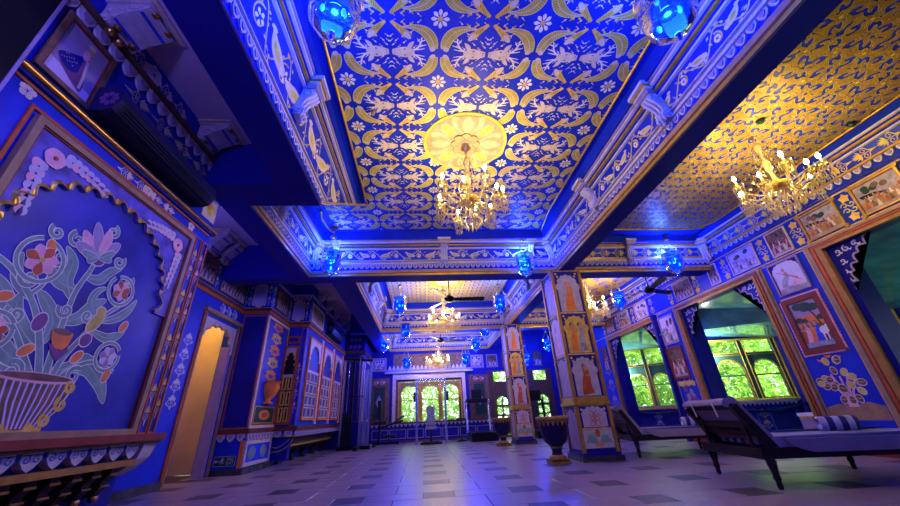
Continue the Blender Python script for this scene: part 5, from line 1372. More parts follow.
# ================================================================== RIGHT WALL
OP = [(0.9, 3.52), (4.53, 6.22), (7.08, 9.08)]       # clear openings (y0, y1)
ZO = 2.28
rb = MB(); T = 0.14
ys = [Y_FRONT] + [v for o_ in OP for v in o_] + [Y_BACK]
for k in range(0, len(ys), 2): rb.box((XW_R, ys[k], 0), (XW_R + T, ys[k + 1], ZC - 0.01), 'blue')
for a, b_ in OP: rb.box((XW_R, a, ZO), (XW_R + T, b_, ZC - 0.01), 'blue')
wall_r = struct(rb.build('wall_right'), 'blue wall with paintings between three wide openings in red and gold frames', 'wall')
rp = mk(wall_r)
PR = PX(XW_R, -1)
for (a, b_), w in zip(OP, (0.20, 0.13, 0.12)):
    def fr(b, a=a, b_=b_, w=w):
        for (o0, o1, m, d) in ((0.0, 0.34, 'gold_dark', 0.055), (0.34, 0.44, 'red_dark', 0.03), (0.44, 0.60, 'red', 0.045), (0.60, 0.72, 'brown_paint', 0.025), (0.72, 1.0, 'tan_frame', 0.035)):
            q0, q1 = w * o0, w * o1; h = 0.115 / w
            b.rect(PR, a - q1, 0, a - q0, ZO + q1 * h, m, -0.01, d); b.rect(PR, b_ + q0, 0, b_ + q1, ZO + q1 * h, m, -0.01, d); b.rect(PR, a - q0, ZO + q0 * h, b_ + q0, ZO + q1 * h, m, -0.01, d)
    rp('opening_frame', fr)
    # cusped, pierced corner brackets with white scrolls, and dark blue reveal
    def cus(b, a=a, b_=b_):
        pl = PX(XW_R + 0.06, -1)
        for sg, y in ((1, a), (-1, b_)):
            pts = [(y, ZO), (y + sg * 0.46, ZO)]
            path = [(0.46, 0.0), (0.36, -0.10), (0.26, -0.16), (0.20, -0.26), (0.13, -0.34), (0.11, -0.46), (0.05, -0.54), (0.0, -0.64)]
            for (p0, p1) in zip(path[:-1], path[1:]):
                for q in range(1, 6):
                    t = q / 5; bb = 4 * t * (1 - t) * 0.035
                    pts.append((y + sg * (p0[0] + (p1[0] - p0[0]) * t - bb), ZO + p0[1] + (p1[1] - p0[1]) * t + bb))
            b.raise_(pl, pts, 'deep_blue', -0.02, 0.02)
            edge = pts[2:]
            b.rib(pl, ribbon(edge, 0.022), 'lavender', 0.022)
            for (dx, dz, r_) in ((0.07, -0.08, 0.05), (0.17, -0.07, 0.04), (0.07, -0.20, 0.045), (0.27, -0.05, 0.03), (0.05, -0.32, 0.03), (0.04, -0.42, 0.025)):
                b.rib(pl, ribbon(spiral(y + sg * dx, ZO + dz, r_, 1.2, dx * 9, sg), lambda t: 0.018 * (1 - 0.5 * t)), 'white', 0.024)
                b.rib(pl, ribbon([(y + sg * dx, ZO + dz), (y + sg * (dx + 0.04), ZO + dz - 0.03), (y + sg * (dx + 0.06), ZO + dz - 0.01)], leafw(0.02)), 'white', 0.025)
    rp('corner_bracket', cus)
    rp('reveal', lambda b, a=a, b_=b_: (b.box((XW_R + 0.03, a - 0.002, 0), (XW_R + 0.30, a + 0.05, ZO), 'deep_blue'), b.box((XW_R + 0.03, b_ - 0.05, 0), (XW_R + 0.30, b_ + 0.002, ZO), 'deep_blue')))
# band of ornaments between the paintings, pier borders
def star(b, y, z, m):
    for k in range(5):
        t = PI / 2 + k * 2 * PI / 5
        b.rib(PR, ribbon([(y, z), (y + 0.03 * math.cos(t), z + 0.03 * math.sin(t)), (y + 0.06 * math.cos(t), z + 0.06 * math.sin(t))], leafw(0.05)), m, 0.006)
def interl(b, y, z=2.61):
    star(b, y, z + 0.12, 'gold_paint'); star(b, y, z - 0.12, 'gold_paint')
    for sx in (-1, 1):
        for q in (-1, 1):
            b.rib(PR, ribbon(spiral(y + sx * 0.035, z + q * 0.035, 0.038, 1.0, 0, sx), 0.013), 'olive_gold', 0.005)
def band(b):
    for y in (3.08, 3.71, 4.23, 4.93, 5.62, 6.35): interl(b, y)
    for y in (7.0, 7.75, 8.5, 9.2, 10.0): arabesque(b, PR, y, 2.61, 0.36, 0.13, 'gold_paint', 0.004, n=2)
    b.rect(PR, 0, 2.40, 12, 2.415, 'gold_paint', 0, 0.012); b.rect(PR, 0, 2.815, 12, 2.83, 'gold_paint', 0, 0.01)
rp('band_ornament', band)
def pier1(b):
    for (y0, y1) in ((3.74, 4.39),):
        b.frame(PR, y0, 0.06, y1, 2.38, 0.008, 'gold_paint', 0, 0.008)
    # painted tree with large leaves, bulbs and birds
    yc = 4.06
    b.flat(PR, [(3.76, 0.36), (4.37, 0.36), (4.37, 0.50), (4.22, 0.54), (4.05, 0.51), (3.9, 0.55), (3.76, 0.50)], 'tan_frame', 0.004)
    for k in range(5):
        b.rib(PR, ribbon(crv([(yc + 0.02 * (k - 2), 0.5), (yc + 0.03 * (k - 2), 0.65), (yc + 0.085 * (k - 2), 0.84 + 0.03 * (k % 2))], 4), 0.022), 'pink', 0.005)
    rg = random.Random(5)
    for k in range(22):
        t = rg.random() * 6.28; rr = 0.08 + 0.17 * rg.random()
        y, z = yc + rr * 1.05 * math.cos(t), 0.80 + rr * 0.95 * math.sin(t)
        b.flat(PR, ell(y, z, 0.052, 0.042, 9, t), 'cream', 0.006 + 0.0001 * k); b.flat(PR, ell(y, z, 0.042, 0.033, 9, t), 'brown_paint' if k % 3 else 'olive_gold', 0.0064 + 0.0001 * k); b.rib(PR, ribbon([(y - 0.03, z), (y + 0.03, z + 0.01)], 0.006), 'olive_gold', 0.0086)
    for (y, z) in ((3.98, 1.04), (4.08, 1.07), (4.18, 1.03)):
        b.rib(PR, ribbon(crv([(y - 0.04, z + 0.02), (y, z), (y + 0.04, z + 0.025)], 4), leafw(0.03)), 'orange', 0.006)
rp('tree_mural', pier1)
def pier2(b):
    b.frame(PR, 6.40, 0.06, 6.92, 2.38, 0.008, 'gold_paint', 0, 0.008)
    for k in range(9):
        b.flat(PR, ell(6.66 + 0.10 * math.cos(k * 2.4), 0.75 + 0.018 * k * math.sin(k), 0.05, 0.06, 8), 'lavender' if k % 2 else 'plum', 0.005 + 0.0003 * k)
    for k in range(6): star(b, 6.5 + 0.07 * k, 0.98 + 0.02 * (k % 2), 'gold_paint')
rp('vase_mural', pier2)
def pier3(b):
    for k in range(5): arabesque(b, PR, 9.5, 0.4 + 0.4 * k, 0.36, 0.3, 'lavender', 0.004, n=1)
rp('wall_ornament', pier3)
rp('plinth', lambda b: [b.box((XW_R - 0.03, a, 0), (XW_R + 0.01, c_, 0.16), 'red_dark') for a, c_ in ((3.72, 4.40), (6.35, 6.95), (9.2, 12.0))])

framed_painting(PR, 2.55, 2.43, 3.00, 2.80, 'court', 11, 'gold framed durbar painting at the end of the picture band, beyond the chandelier', corners=True)
framed_painting(PR, 3.18, 2.43, 3.62, 2.79, 'court', 12, 'gold framed procession painting above the corner of the nearest opening', corners=True)
framed_painting(PR, 3.82, 2.43, 4.12, 2.79, 'dark', 13, 'small dark portrait-format court painting in thin frame between two larger band pictures', fm='cream', fw_=0.014)
framed_painting(PR, 4.34, 2.44, 4.82, 2.79, 'pale', 14, 'pale lavender painting in a thin frame over the middle opening corner', fm='cream', fw_=0.014)
framed_painting(PR, 5.08, 2.44, 5.28, 2.79, 'dark', 15, 'narrow dark painting tucked beside the cross beam over the middle opening', fm='cream', fw_=0.014)
framed_painting(PR, 5.72, 2.44, 6.20, 2.79, 'dark', 16, 'narrow dark painting just past the cross beam over the middle opening', fm='cream', fw_=0.014)
framed_painting(PR, 7.12, 2.44, 7.62, 2.79, 'pale', 17, 'pale grey landscape painting over the corner of the farthest opening', fm='cream', fw_=0.014)
framed_painting(PR, 7.9, 2.44, 8.38, 2.79, 'court', 18, 'warm coloured crowd painting over the middle of the farthest opening', fm='cream', fw_=0.014)
framed_painting(PR, 8.62, 2.44, 9.10, 2.79, 'dark', 19, 'wide dark figure painting last in the band over the farthest opening', fm='wood', fw_=0.014)
o = framed_painting(PR, 3.85, 1.91, 4.28, 2.36, 'pale', 21, 'white arched picture of a kneeling archer, upper painting on the nearest pier', fm='lavender', fw_=0.014)
can = [ch for ch in o.children if ch.name.startswith('canvas')][0]; bpy.data.objects.remove(can)
b = MB(); pq = Pl(PR.o - o.location, PR.u, PR.v, PR.n)
b.flat(pq, [(3.86, 1.92), (4.27, 1.92), (4.27, 2.35), (3.86, 2.35)], 'deep_blue', 0.006)
a = cusp_arch(0.38, 0.42, 0.28, 9, 0.22); b.flat(pq, [(4.065 + x, 1.92 + y) for x, y in a], 'white', 0.0068)
b.flat(pq, [(3.88, 1.93), (4.25, 1.93), (4.25, 1.99), (4.1, 2.01), (3.88, 1.98)], 'grey_paint', 0.0074)
b.rib(pq, ribbon(crv([(4.16, 2.0), (4.14, 2.08), (4.08, 2.14), (4.09, 2.2)], 4), lambda t: 0.09 * (1 - 0.5 * t)), 'grey_paint', 0.008)
b.flat(pq, ell(4.10, 2.235, 0.025, 0.03, 10), 'skin', 0.0086); b.rib(pq, ribbon(bez((4.09, 2.18), (4.02, 2.12), (3.95, 2.08), 4), 0.02), 'skin', 0.0088); b.rib(pq, ribbon([(4.05, 2.0), (3.98, 2.06), (3.94, 2.0)], 0.05), 'pink', 0.0084); b.rib(pq, ribbon(crv([(4.2, 2.24), (4.04, 2.13), (3.92, 2.04)], 4), 0.008), 'red', 0.009)
b.build('canvas', o)
o = framed_painting(PR, 3.83, 1.12, 4.32, 1.85, 'dusk', 22, 'dark framed sunset picture of figures with a white cow, lower painting on the nearest pier', fm='red_dark', fw_=0.06, inner='wood')
b = MB(); pq = Pl(PR.o - o.location, PR.u, PR.v, PR.n)
for k in range(14):
    t = k / 14
    for (y, z) in ((3.83 + 0.49 * t, 1.12), (3.83 + 0.49 * t, 1.85)): b.raise_(pq, ell(y, z, 0.024, 0.02, 7), 'pink', 0.0, 0.02)
for k in range(18):
    for y in (3.83, 4.32): b.raise_(pq, ell(y, 1.12 + 0.73 * k / 18, 0.02, 0.024, 7), 'pink', 0.0, 0.02)
b.build('carved_edge', o)
can = [ch for ch in o.children if ch.name.startswith('canvas')][0]; bpy.data.objects.remove(can)
b = MB(); u0, u1, v0, v1 = 3.89, 4.26, 1.18, 1.79
b.flat(pq, [(u0, v0), (u1, v0), (u1, v1), (u0, v1)], 'orange', 0.008); b.flat(pq, [(u0, 1.58), (u1, 1.60), (u1, v1), (u0, v1)], 'lavender', 0.0084)
b.flat(pq, [(u0, v0), (u1, v0), (u1, 1.46), (4.1, 1.50), (u0, 1.45)], 'brown_paint', 0.0086)
for (y, z, r_) in ((4.06, 1.70, 0.09), (3.97, 1.68, 0.07), (4.15, 1.72, 0.07), (4.2, 1.55, 0.05), (4.14, 1.53, 0.045), (3.93, 1.54, 0.05)): b.flat(pq, ell(y, z, r_, r_ * 0.7, 10), 'dark_green', 0.009 + r_ * 0.002)
b.rib(pq, ribbon([(3.96, 1.45), (3.99, 1.58), (4.04, 1.68)], 0.018), 'dark_wood', 0.0092)
for k, (y, m) in enumerate(((4.21, 'red'), (4.15, 'pink'), (4.09, 'orange'), (4.03, 'sky_blue'))): fig_person(b, pq, y, 1.26, 0.26, m, 0.0096 + 0.0004 * k, 1)
b.flat(pq, ell(3.96, 1.38, 0.055, 0.05, 12), 'ivory', 0.0122); b.flat(pq, ell(3.92, 1.42, 0.022, 0.03, 8, 0.5), 'ivory', 0.0124); b.rect(pq, 3.935, 1.26, 3.95, 1.36, 'ivory', 0.011, 0.0122); b.rect(pq, 3.98, 1.26, 3.995, 1.36, 'ivory', 0.011, 0.0122)
b.flat(pq, [(u0, v0), (u1, v0), (u1, 1.255), (u0, 1.265)], 'grey_paint', 0.0118); b.build('canvas', o)
framed_painting(PR, 6.47, 1.74, 6.92, 2.30, 'pale', 23, 'arched grey painting, upper one on the pier between the far openings', fm='lavender', fw_=0.02)
framed_painting(PR, 6.50, 1.08, 6.95, 1.68, 'dark', 24, 'brown framed dark painting, lower one on the pier between the far openings', fm='red_dark', fw_=0.035)
framed_painting(PR, 9.32, 1.55, 9.62, 2.2, 'dark', 25, 'tall dark painting on the wall past the last opening', fm='wood', fw_=0.02)

# ================================================================== WINDOWS (glazed walls of the alcoves and the far wall)
def glazed(name, label, P0, P1, z0, z1, bays, tr=0.22, wallz=(0.0, 2.6), u_pad=(0, 0), frm='gold_paint', body='teal_paint', base='deep_blue', cusped=False, midbar=True, n_out=None):
    """wall with arched windows between two floor points; structure window with frame, mullions, panes"""
    P0, P1 = Vector((*P0, 0)), Vector((*P1, 0)); U = (P1 - P0).normalized(); L = (P1 - P0).length
    N = Vector((U.y, -U.x, 0))
    if N.dot(C0 - P0) < 0: N = -N
    pl = Pl(P0, U, (0, 0, 1), N)
    b = MB(); t = 0.08
    b.rect(pl, -u_pad[0], wallz[0], L + u_pad[1], z0 - 0.03, base, -t, 0); b.rect(pl, -u_pad[0], z1 + 0.02, L + u_pad[1], wallz[1], base, -t, 0)
    if u_pad[0]: b.rect(pl, -u_pad[0], z0 - 0.03, 0, z1 + 0.02, base, -t, 0)
    if u_pad[1]: b.rect(pl, L, z0 - 0.03, L + u_pad[1], z1 + 0.02, base, -t, 0)
    o = struct(b.build(name), label, 'window')
    zt = z1 - tr
    b = MB()
    b.frame(pl, -0.02, z0 - 0.04, L + 0.02, z1 + 0.03, 0.035, frm, -0.03, 0.025)
    for u0, u1 in zip([0] + [x[1] for x in bays], [x[0] for x in bays] + [L]):
        if u1 - u0 > 0.01:
            b.rect(pl, u0, z0, u1, z1, body, -0.05, 0.0); b.rect(pl, u0, z0, u0 + 0.012, z1, frm, 0, 0.015); b.rect(pl, u1 - 0.012, z0, u1, z1, frm, 0, 0.015)
    b.build('window_frame', o)
    for (u0, u1) in bays:
        w = u1 - u0; c_ = (u0 + u1) / 2
        if tr > 0.05:
            b = MB(); b.rect(pl, u0, zt - 0.02, u1, zt + 0.03, body, -0.05, 0.0); b.rect(pl, u0, zt + 0.018, u1, zt + 0.03, frm, 0, 0.012); b.rect(pl, u0, zt - 0.02, u1, zt - 0.008, frm, 0, 0.012); b.build('transom', o)
            b = MB(); b.rect(pl, u0 + 0.012, zt + 0.03, u1 - 0.012, z1, 'clear_glass', -0.03, -0.026); b.build('pane', o)
        h = zt - 0.02 - z0
        if cusped: a = cusp_arch(w * 0.88, h * 0.90, h * 0.66, 7, 0.22)
        else: a = [(-w * 0.44, 0)] + [(-w * 0.44 * math.cos(PI * k / 14), h * 0.62 + w * 0.40 * math.sin(PI * k / 14)) for k in range(15)] + [(w * 0.44, 0)]
        b = MB(); spandrel(b, pl, a, c_, z0, u0, u1, zt - 0.02, body, -0.045, -0.005)
        ax = abs(a[0][0])
        b.rect(pl, u0, z0, c_ - ax, z0 + a[1][1], body, -0.045, -0.005); b.rect(pl, c_ + ax, z0, u1, z0 + a[1][1], body, -0.045, -0.005)
        b.rib(pl, ribbon([(c_ + x, z0 + y) for x, y in a], 0.026), frm, 0.0); b.build('arch_board', o)
        if midbar:
            b = MB(); b.rect(pl, c_ - ax, z0 + h * 0.52, c_ + ax, z0 + h * 0.52 + 0.022, body, -0.04, -0.01); b.rect(pl, c_ - ax, z0, c_ + ax, z0 + 0.03, frm, -0.04, -0.005); b.build('glazing_bar', o)
        b = MB(); b.flat(pl, [(c_ + x, z0 + y) for x, y in a], 'clear_glass', -0.03); b.build('pane', o)
    return o, pl
# alcove beyond the middle opening
K2 = 1.10
A2 = (5.13 * K2, 6.20 * K2); B2 = (6.39 * K2, 5.96 * K2); Z2 = 0.6 + 1.05 * K2
Z2b = 0.6 + (ony(720, 403, 6.15).z - 0.6) * K2
w2, pw2 = glazed('window_1', 'green-lit arched alcove window beyond the middle opening, behind the near lounger', A2, B2, 0.66, Z2, [(0.13, 0.70), (0.80, 1.33)], 0.27, (0, 2.4), (0.75, 0.0))
XG = B2[0]
K3 = 1.40
A3 = (3.93 * K3, 6.92 * K3); B3 = (4.63 * K3, 6.51 * K3); Z3 = 0.6 + 1.05 * K3
w3, pw3 = glazed('window_2', 'green-lit arched alcove window beyond the farthest opening, above the second lounger', A3, B3, 0.60, Z3, [(0.08, 0.56), (0.65, 1.10)], 0.42, (0, 2.5), (0.62, 0.0))
for o_, pl_, L_ in ((w2, pw2, 1.38), (w3, pw3, 1.14)):
    b = MB(); b.rect(pl_, 0, 0.60, L_, 0.64, 'lavender', 0, 0.03)
    for k in range(int(L_ / 0.08)): b.raise_(pl_, [(0.08 * k, 0.60), (0.08 * k + 0.08, 0.60), (0.08 * k + 0.04, 0.545)], 'white', 0, 0.012)
    for u in (L_ * 0.25, L_ * 0.75): b.frame(pl_, u - 0.24, 0.10, u + 0.24, 0.50, 0.014, 'sky_blue', 0, 0.008)
    arabesque(b, pl_, L_ * 0.5, 0.32, 0.36, 0.14, 'lavender', 0.004, n=2)
    b.build('sill_panel', o_)
    # swag of blue rope along the sill
    b = MB(); b.tube([pl_.p(-0.05 + (L_ + 0.1) * k / 12, 0.55 - 0.10 * math.sin(PI * k / 12), 0.10) for k in range(13)], 0.022, 'tank_blue', 7)
    rs = b.build('rope_swag', o_)
    continue
    tag(rs, 'dark blue rope swag hung under the ' + ('middle alcove window' if o_ is w2 else 'far alcove window'), 'rope', 'rope swags under the alcove windows')
for (pl_, u_, z_, lab) in ((pw2, 0.06, 1.48, 'small warm bulb on the frame of the middle alcove window'), (pw3, 0.05, 1.30, 'small warm bulb on the frame of the far alcove window')):
    o_ = empty('wall_bulb', pl_.p(u_, z_, 0.03)); tag(o_, lab, 'lamp', 'small alcove bulbs')
    b = MB(); b.lathe((0, 0, 0), [(0.03, -0.03), (0.03, -0.012), (0.012, 0.0), (0.012, 0.012)], 'brass', 10); b.build('socket', o_)
    b = MB(); b.lathe((0, 0, 0.03), [(0.001, -0.02), (0.014, -0.016), (0.02, 0.0), (0.014, 0.016), (0.001, 0.02)], 'bulb_warm', 10); b.build('bulb', o_)
    l_ = bpy.data.lights.new('bulb_light', 'POINT'); l_.energy = 45; l_.color = (1, 0.95, 0.82); l_.shadow_soft_size = 0.03
    lo_ = bpy.data.objects.new('bulb_light', l_); COL.objects.link(lo_); lo_.parent = o_; lo_.location = tuple(pl_.n * 0.12 + Vector((0, 0, 0.05)))
# alcove shells: sloping teal ceilings and dark walls
ab = MB()
zg = Z2 + 0.01
ab.add([(XW_R + 0.10, 6.30, ZO + 0.01), (XW_R + 0.10, 4.2, ZO + 0.01), (XG + 0.02, 4.2, zg), (XG + 0.02, B2[1], zg), (A2[0] - 0.7, A2[1] + 0.14, zg + 0.2)], [(0, 1, 2, 3, 4)], 'teal')
ab.add([(XW_R + 0.10, 4.2, ZO + 0.01), (XW_R + 0.10, 0.5, ZO + 0.01), (XG + 0.02, 0.5, zg), (XG + 0.02, 4.2, zg)], [(0, 1, 2, 3)], 'teal')
ab.add([(XW_R + 0.10, 9.3, ZO + 0.01), (XW_R + 0.10, 7.0, ZO + 0.01), (B3[0] + 0.05, B3[1], Z3 + 0.01), (A3[0], A3[1], Z3 + 0.01), (A3[0] - 0.55, A3[1] + 0.33, Z3 + 0.01)], [(0, 1, 2, 3, 4)], 'teal')
struct(ab.build('ceiling_alcove'), 'glossy teal sloping ceiling of the window alcoves', 'ceiling')
sb_ = MB()
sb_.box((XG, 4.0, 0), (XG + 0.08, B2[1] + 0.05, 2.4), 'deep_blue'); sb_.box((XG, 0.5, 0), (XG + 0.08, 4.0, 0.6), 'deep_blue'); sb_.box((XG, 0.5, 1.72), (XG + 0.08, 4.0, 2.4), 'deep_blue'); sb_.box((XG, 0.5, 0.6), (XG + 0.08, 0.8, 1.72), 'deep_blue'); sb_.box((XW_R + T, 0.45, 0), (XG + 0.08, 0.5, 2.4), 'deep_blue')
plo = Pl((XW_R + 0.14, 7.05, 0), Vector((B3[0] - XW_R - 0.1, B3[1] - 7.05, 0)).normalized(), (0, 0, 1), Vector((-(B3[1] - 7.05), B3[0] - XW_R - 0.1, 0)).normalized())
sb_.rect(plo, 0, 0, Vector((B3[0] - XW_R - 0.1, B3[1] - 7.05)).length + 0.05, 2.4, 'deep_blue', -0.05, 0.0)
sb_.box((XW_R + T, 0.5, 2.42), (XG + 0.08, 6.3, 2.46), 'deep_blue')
alc = struct(sb_.build('wall_alcove'), 'dark blue inner wall of the window alcoves', 'wall')
b = MB(); plx = PX(XG, -1)
for y in (4.55, 5.3): b.rect(plx, y, 0, y + 0.03, zg, 'gold_paint', 0, 0.02)
b.build('door_trim', alc)
w7, _ = glazed('window_added', 'added unseen gallery windows beside the nearest opening, letting daylight in', (XG + 0.06, 0.8), (XG + 0.06, 4.0), 0.66, 1.66, [(0.1, 0.75), (0.87, 1.52), (1.64, 2.29), (2.41, 3.1)], 0.25, (0.6, 1.72), (0, 0))  # unseen windows, added so daylight brightens the alcove ceilings
# pale cloth-covered step at the middle opening
st = tag(empty('alcove_bench', (5.35, 4.72, 0)), 'low green-lit cloth-covered bench just inside the middle opening', 'bench')
b = MB(); b.box((-0.15, -0.12, 0), (0.35, 0.25, 0.40), 'cloth'); b.build('seat_base', st)
b = MB(); b.box((-0.16, -0.13, 0.40), (0.36, 0.26, 0.44), 'ivory'); b.build('seat_pad', st)
b = MB()
for k in range(6): b.raise_(PX(-0.151, -1), [(-0.12 + 0.06 * k, 0.40), (-0.06 + 0.06 * k, 0.40), (-0.09 + 0.06 * k, 0.35)], 'gold_paint', 0, 0.006)
b.build('fringe', st)

# ================================================================== FAR WALL
FW0, FW1 = (-0.92, Y_BACK), (1.28, Y_BACK)
wf = MB(); PF = PY(Y_BACK)
wf.box((XW_L, Y_BACK, 0), (-1.0, Y_BACK + 0.15, ZC), 'deep_blue'); wf.box((1.36, Y_BACK, 0), (2.15, Y_BACK + 0.15, ZC), 'deep_blue'); wf.box((-1.0, Y_BACK, 2.55), (1.36, Y_BACK + 0.15, ZC), 'deep_blue')
wf.box((2.90, Y_BACK, 0), (3.50, Y_BACK + 0.15, ZC), 'deep_blue'); wf.box((4.25, Y_BACK, 0), (XW_R + T, Y_BACK + 0.15, ZC), 'deep_blue'); wf.box((2.15, Y_BACK, 1.95), (2.90, Y_BACK + 0.15, ZC), 'deep_blue'); wf.box((3.50, Y_BACK, 1.95), (4.25, Y_BACK + 0.15, ZC), 'deep_blue')
wall_f = struct(wf.build('wall_far'), 'far blue wall with three green arched windows under a white crested cornice', 'wall')
fp = mk(wall_f)
w4, pw4 = glazed('window_3', 'three bright green cusped windows in the middle of the far wall', (-0.80, Y_BACK - 0.02), (1.20, Y_BACK - 0.02), 0.56, 1.72, [(0.05, 0.65), (0.70, 1.30), (1.35, 1.95)], 0.0, (0, 2.6), (0.20, 0.16), 'gold_paint', 'gold_dark', 'brown_paint', True)
w5, _ = glazed('window_4', 'narrow green glazed door left of the two on the far right of the back wall', (2.15, Y_BACK), (2.90, Y_BACK), 0.06, 1.93, [(0.16, 0.60)], 0.34, (0, 1.95), (0, 0), 'wood', 'wood')
w6, _ = glazed('window_5', 'narrow green glazed door at the right end of the back wall', (3.50, Y_BACK), (4.25, Y_BACK), 0.06, 1.93, [(0.16, 0.60)], 0.34, (0, 1.95), (0, 0), 'wood', 'wood')
for w_, x in ((w5, 2.15), (w6, 3.50)):
    b = MB(); b.box((x + 0.14, Y_BACK + 0.0, 0.06), (x + 0.62, Y_BACK + 0.03, 0.30), 'wood')
    for zz in (0.58, 0.86): b.box((x + 0.16, Y_BACK, zz), (x + 0.60, Y_BACK + 0.03, zz + 0.05), 'wood')
    b.box((x + 0.36, Y_BACK, 0.3), (x + 0.40, Y_BACK + 0.03, 1.1), 'wood'); b.build('glazing_bar', w_)
crest = fp('crest', lambda b: (b.box((-1.25, Y_BACK - 0.16, 1.98), (1.62, Y_BACK, 2.03), 'white'), b.box((-1.20, Y_BACK - 0.12, 2.03), (1.57, Y_BACK, 2.10), 'lavender'), b.box((-1.0, Y_BACK - 0.06, 1.80), (1.36, Y_BACK, 1.98), 'cream'),
    [b.raise_(PY(Y_BACK - 0.08), [(-1.15 + 0.13 * k, 2.10), (-1.04 + 0.13 * k, 2.10), (-1.06 + 0.13 * k, 2.17), (-1.095 + 0.13 * k, 2.23), (-1.13 + 0.13 * k, 2.17)], 'white', 0, 0.03) for k in range(20)],
    [b.rect(PF, x, 0.52, x + 0.10, 1.80, 'cream', 0, 0.05) for x in (-1.0, 1.26)], b.rect(PY(Y_BACK - 0.02), -0.85, 1.73, 1.22, 1.79, 'black', 0, 0.04)))
def crestsill(b):
    b.box((-1.7, Y_BACK - 0.10, 0.50), (2.2, Y_BACK, 0.55), 'wood'); b.box((-1.7, Y_BACK - 0.03, 0.05), (2.2, Y_BACK, 0.50), 'deep_blue')
    for k in range(30): b.raise_(PY(Y_BACK - 0.05), [(-1.65 + 0.128 * k, 0.50), (-1.53 + 0.128 * k, 0.50), (-1.59 + 0.128 * k, 0.42)], 'white', 0, 0.02)
    for k in range(7): b.frame(PY(Y_BACK - 0.03), -1.6 + 0.54 * k, 0.10, -1.1 + 0.54 * k, 0.36, 0.02, 'lavender', 0, 0.01)
fp('far_sill', crestsill)
for x, nm in ((-1.42, 'a'), (1.80, 'b')):
    fp('door_panel', lambda b: (b.rect(PF, x - 0.32, 0.55, x + 0.32, 1.86, 'brown_paint', 0, 0.02), b.frame(PF, x - 0.20, 0.62, x + 0.20, 1.62, 0.035, 'wood', 0.02, 0.05), b.rect(PF, x - 0.16, 0.66, x + 0.16, 1.58, 'dark_green', 0.02, 0.024), b.raise_(PF, [(x, 0.92), (x + 0.10, 1.14), (x, 1.36), (x - 0.10, 1.14)], 'lavender', 0.024, 0.034), b.flat(PF, ell(x, 1.14, 0.035, 0.07, 10), 'red_dark', 0.036), arabesque(b, PF, x, 1.74, 0.4, 0.12, 'pink', 0.024, vertical=False, n=2)))
fp('wall_ornament', lambda b: [arabesque(b, PF, 3.2, 0.9 + 0.36 * k, 0.34, 0.3, 'lavender', 0.006, n=1) for k in range(4)])
framed_painting(PF, -1.66, 2.08, -1.22, 2.50, 'pale', 31, 'square lavender framed painting left of the crested far windows', fm='lavender', fw_=0.05)
framed_painting(PF, 1.58, 2.08, 2.02, 2.50, 'pale', 32, 'square blue-lit framed painting right of the crested far windows', fm='lavender', fw_=0.05)
framed_painting(PF, 2.12, 2.08, 2.50, 2.50, 'dark', 33, 'small dark square painting next to the far column', fm='lavender', fw_=0.03)
framed_painting(PF, 2.66, 2.05, 2.96, 2.55, 'dark', 34, 'dark upright painting above the left glazed door', fm='wood', fw_=0.03)
framed_painting(PF, 3.72, 2.05, 4.05, 2.55, 'dark', 35, 'dark upright painting above the right glazed door', fm='wood', fw_=0.03)
struct(MB().box((XW_L - 0.2, Y_FRONT - 0.1, 0), (XW_R + 1.8, Y_FRONT, ZC), 'blue').build('wall_behind'), 'plain blue wall closing the hall on the near side', 'wall')

# ---------------- garden beyond the glass
def foliage(name, lo, hi, n, size, label):
    b = MB(); rg = random.Random(n)
    for k in range(n):
        p_ = Vector([rg.uniform(lo[i], hi[i]) for i in range(3)])
        a = Vector((rg.gauss(0, 1), rg.gauss(0, 1), rg.gauss(0, 0.7))).normalized(); c_ = a.cross(Vector((rg.gauss(0, 1), rg.gauss(0, 1), rg.gauss(0, 1)))).normalized()
        s_ = size * rg.uniform(0.6, 1.4)
        b.add([p_ - a * s_, p_ + c_ * s_ * 0.4, p_ + a * s_, p_ - c_ * s_ * 0.4], [(0, 1, 2, 3)], 'leaf_bright')
    return tag(b.build(name), label, 'foliage', kind='stuff')
foliage('garden_foliage', (-2.2, 13.9, 0.0), (3.2, 16.2, 4.2), 11000, 0.10, 'sunlit green garden leaves outside the three far windows')
foliage('garden_foliage', (3.6, 13.9, 0.0), (8.2, 16.2, 4.2), 9000, 0.10, 'sunlit green garden leaves outside the far glazed doors')
foliage('garden_foliage', (6.9, 8.2, 0.0), (9.6, 9.6, 3.2), 9000, 0.08, 'sunlit green garden leaves outside the middle alcove window')
foliage('garden_foliage', (5.3, 10.6, 0.0), (8.4, 11.9, 3.4), 9000, 0.09, 'sunlit green garden leaves outside the farthest alcove window')
struct(MB().box((-12, 12.3, -0.3), (20, 24, -0.13), 'leaf_bright').box((5.3, -4, -0.3), (20, 12.3, -0.13), 'leaf_bright').build('ground'), 'green garden ground outside the windows', 'ground')

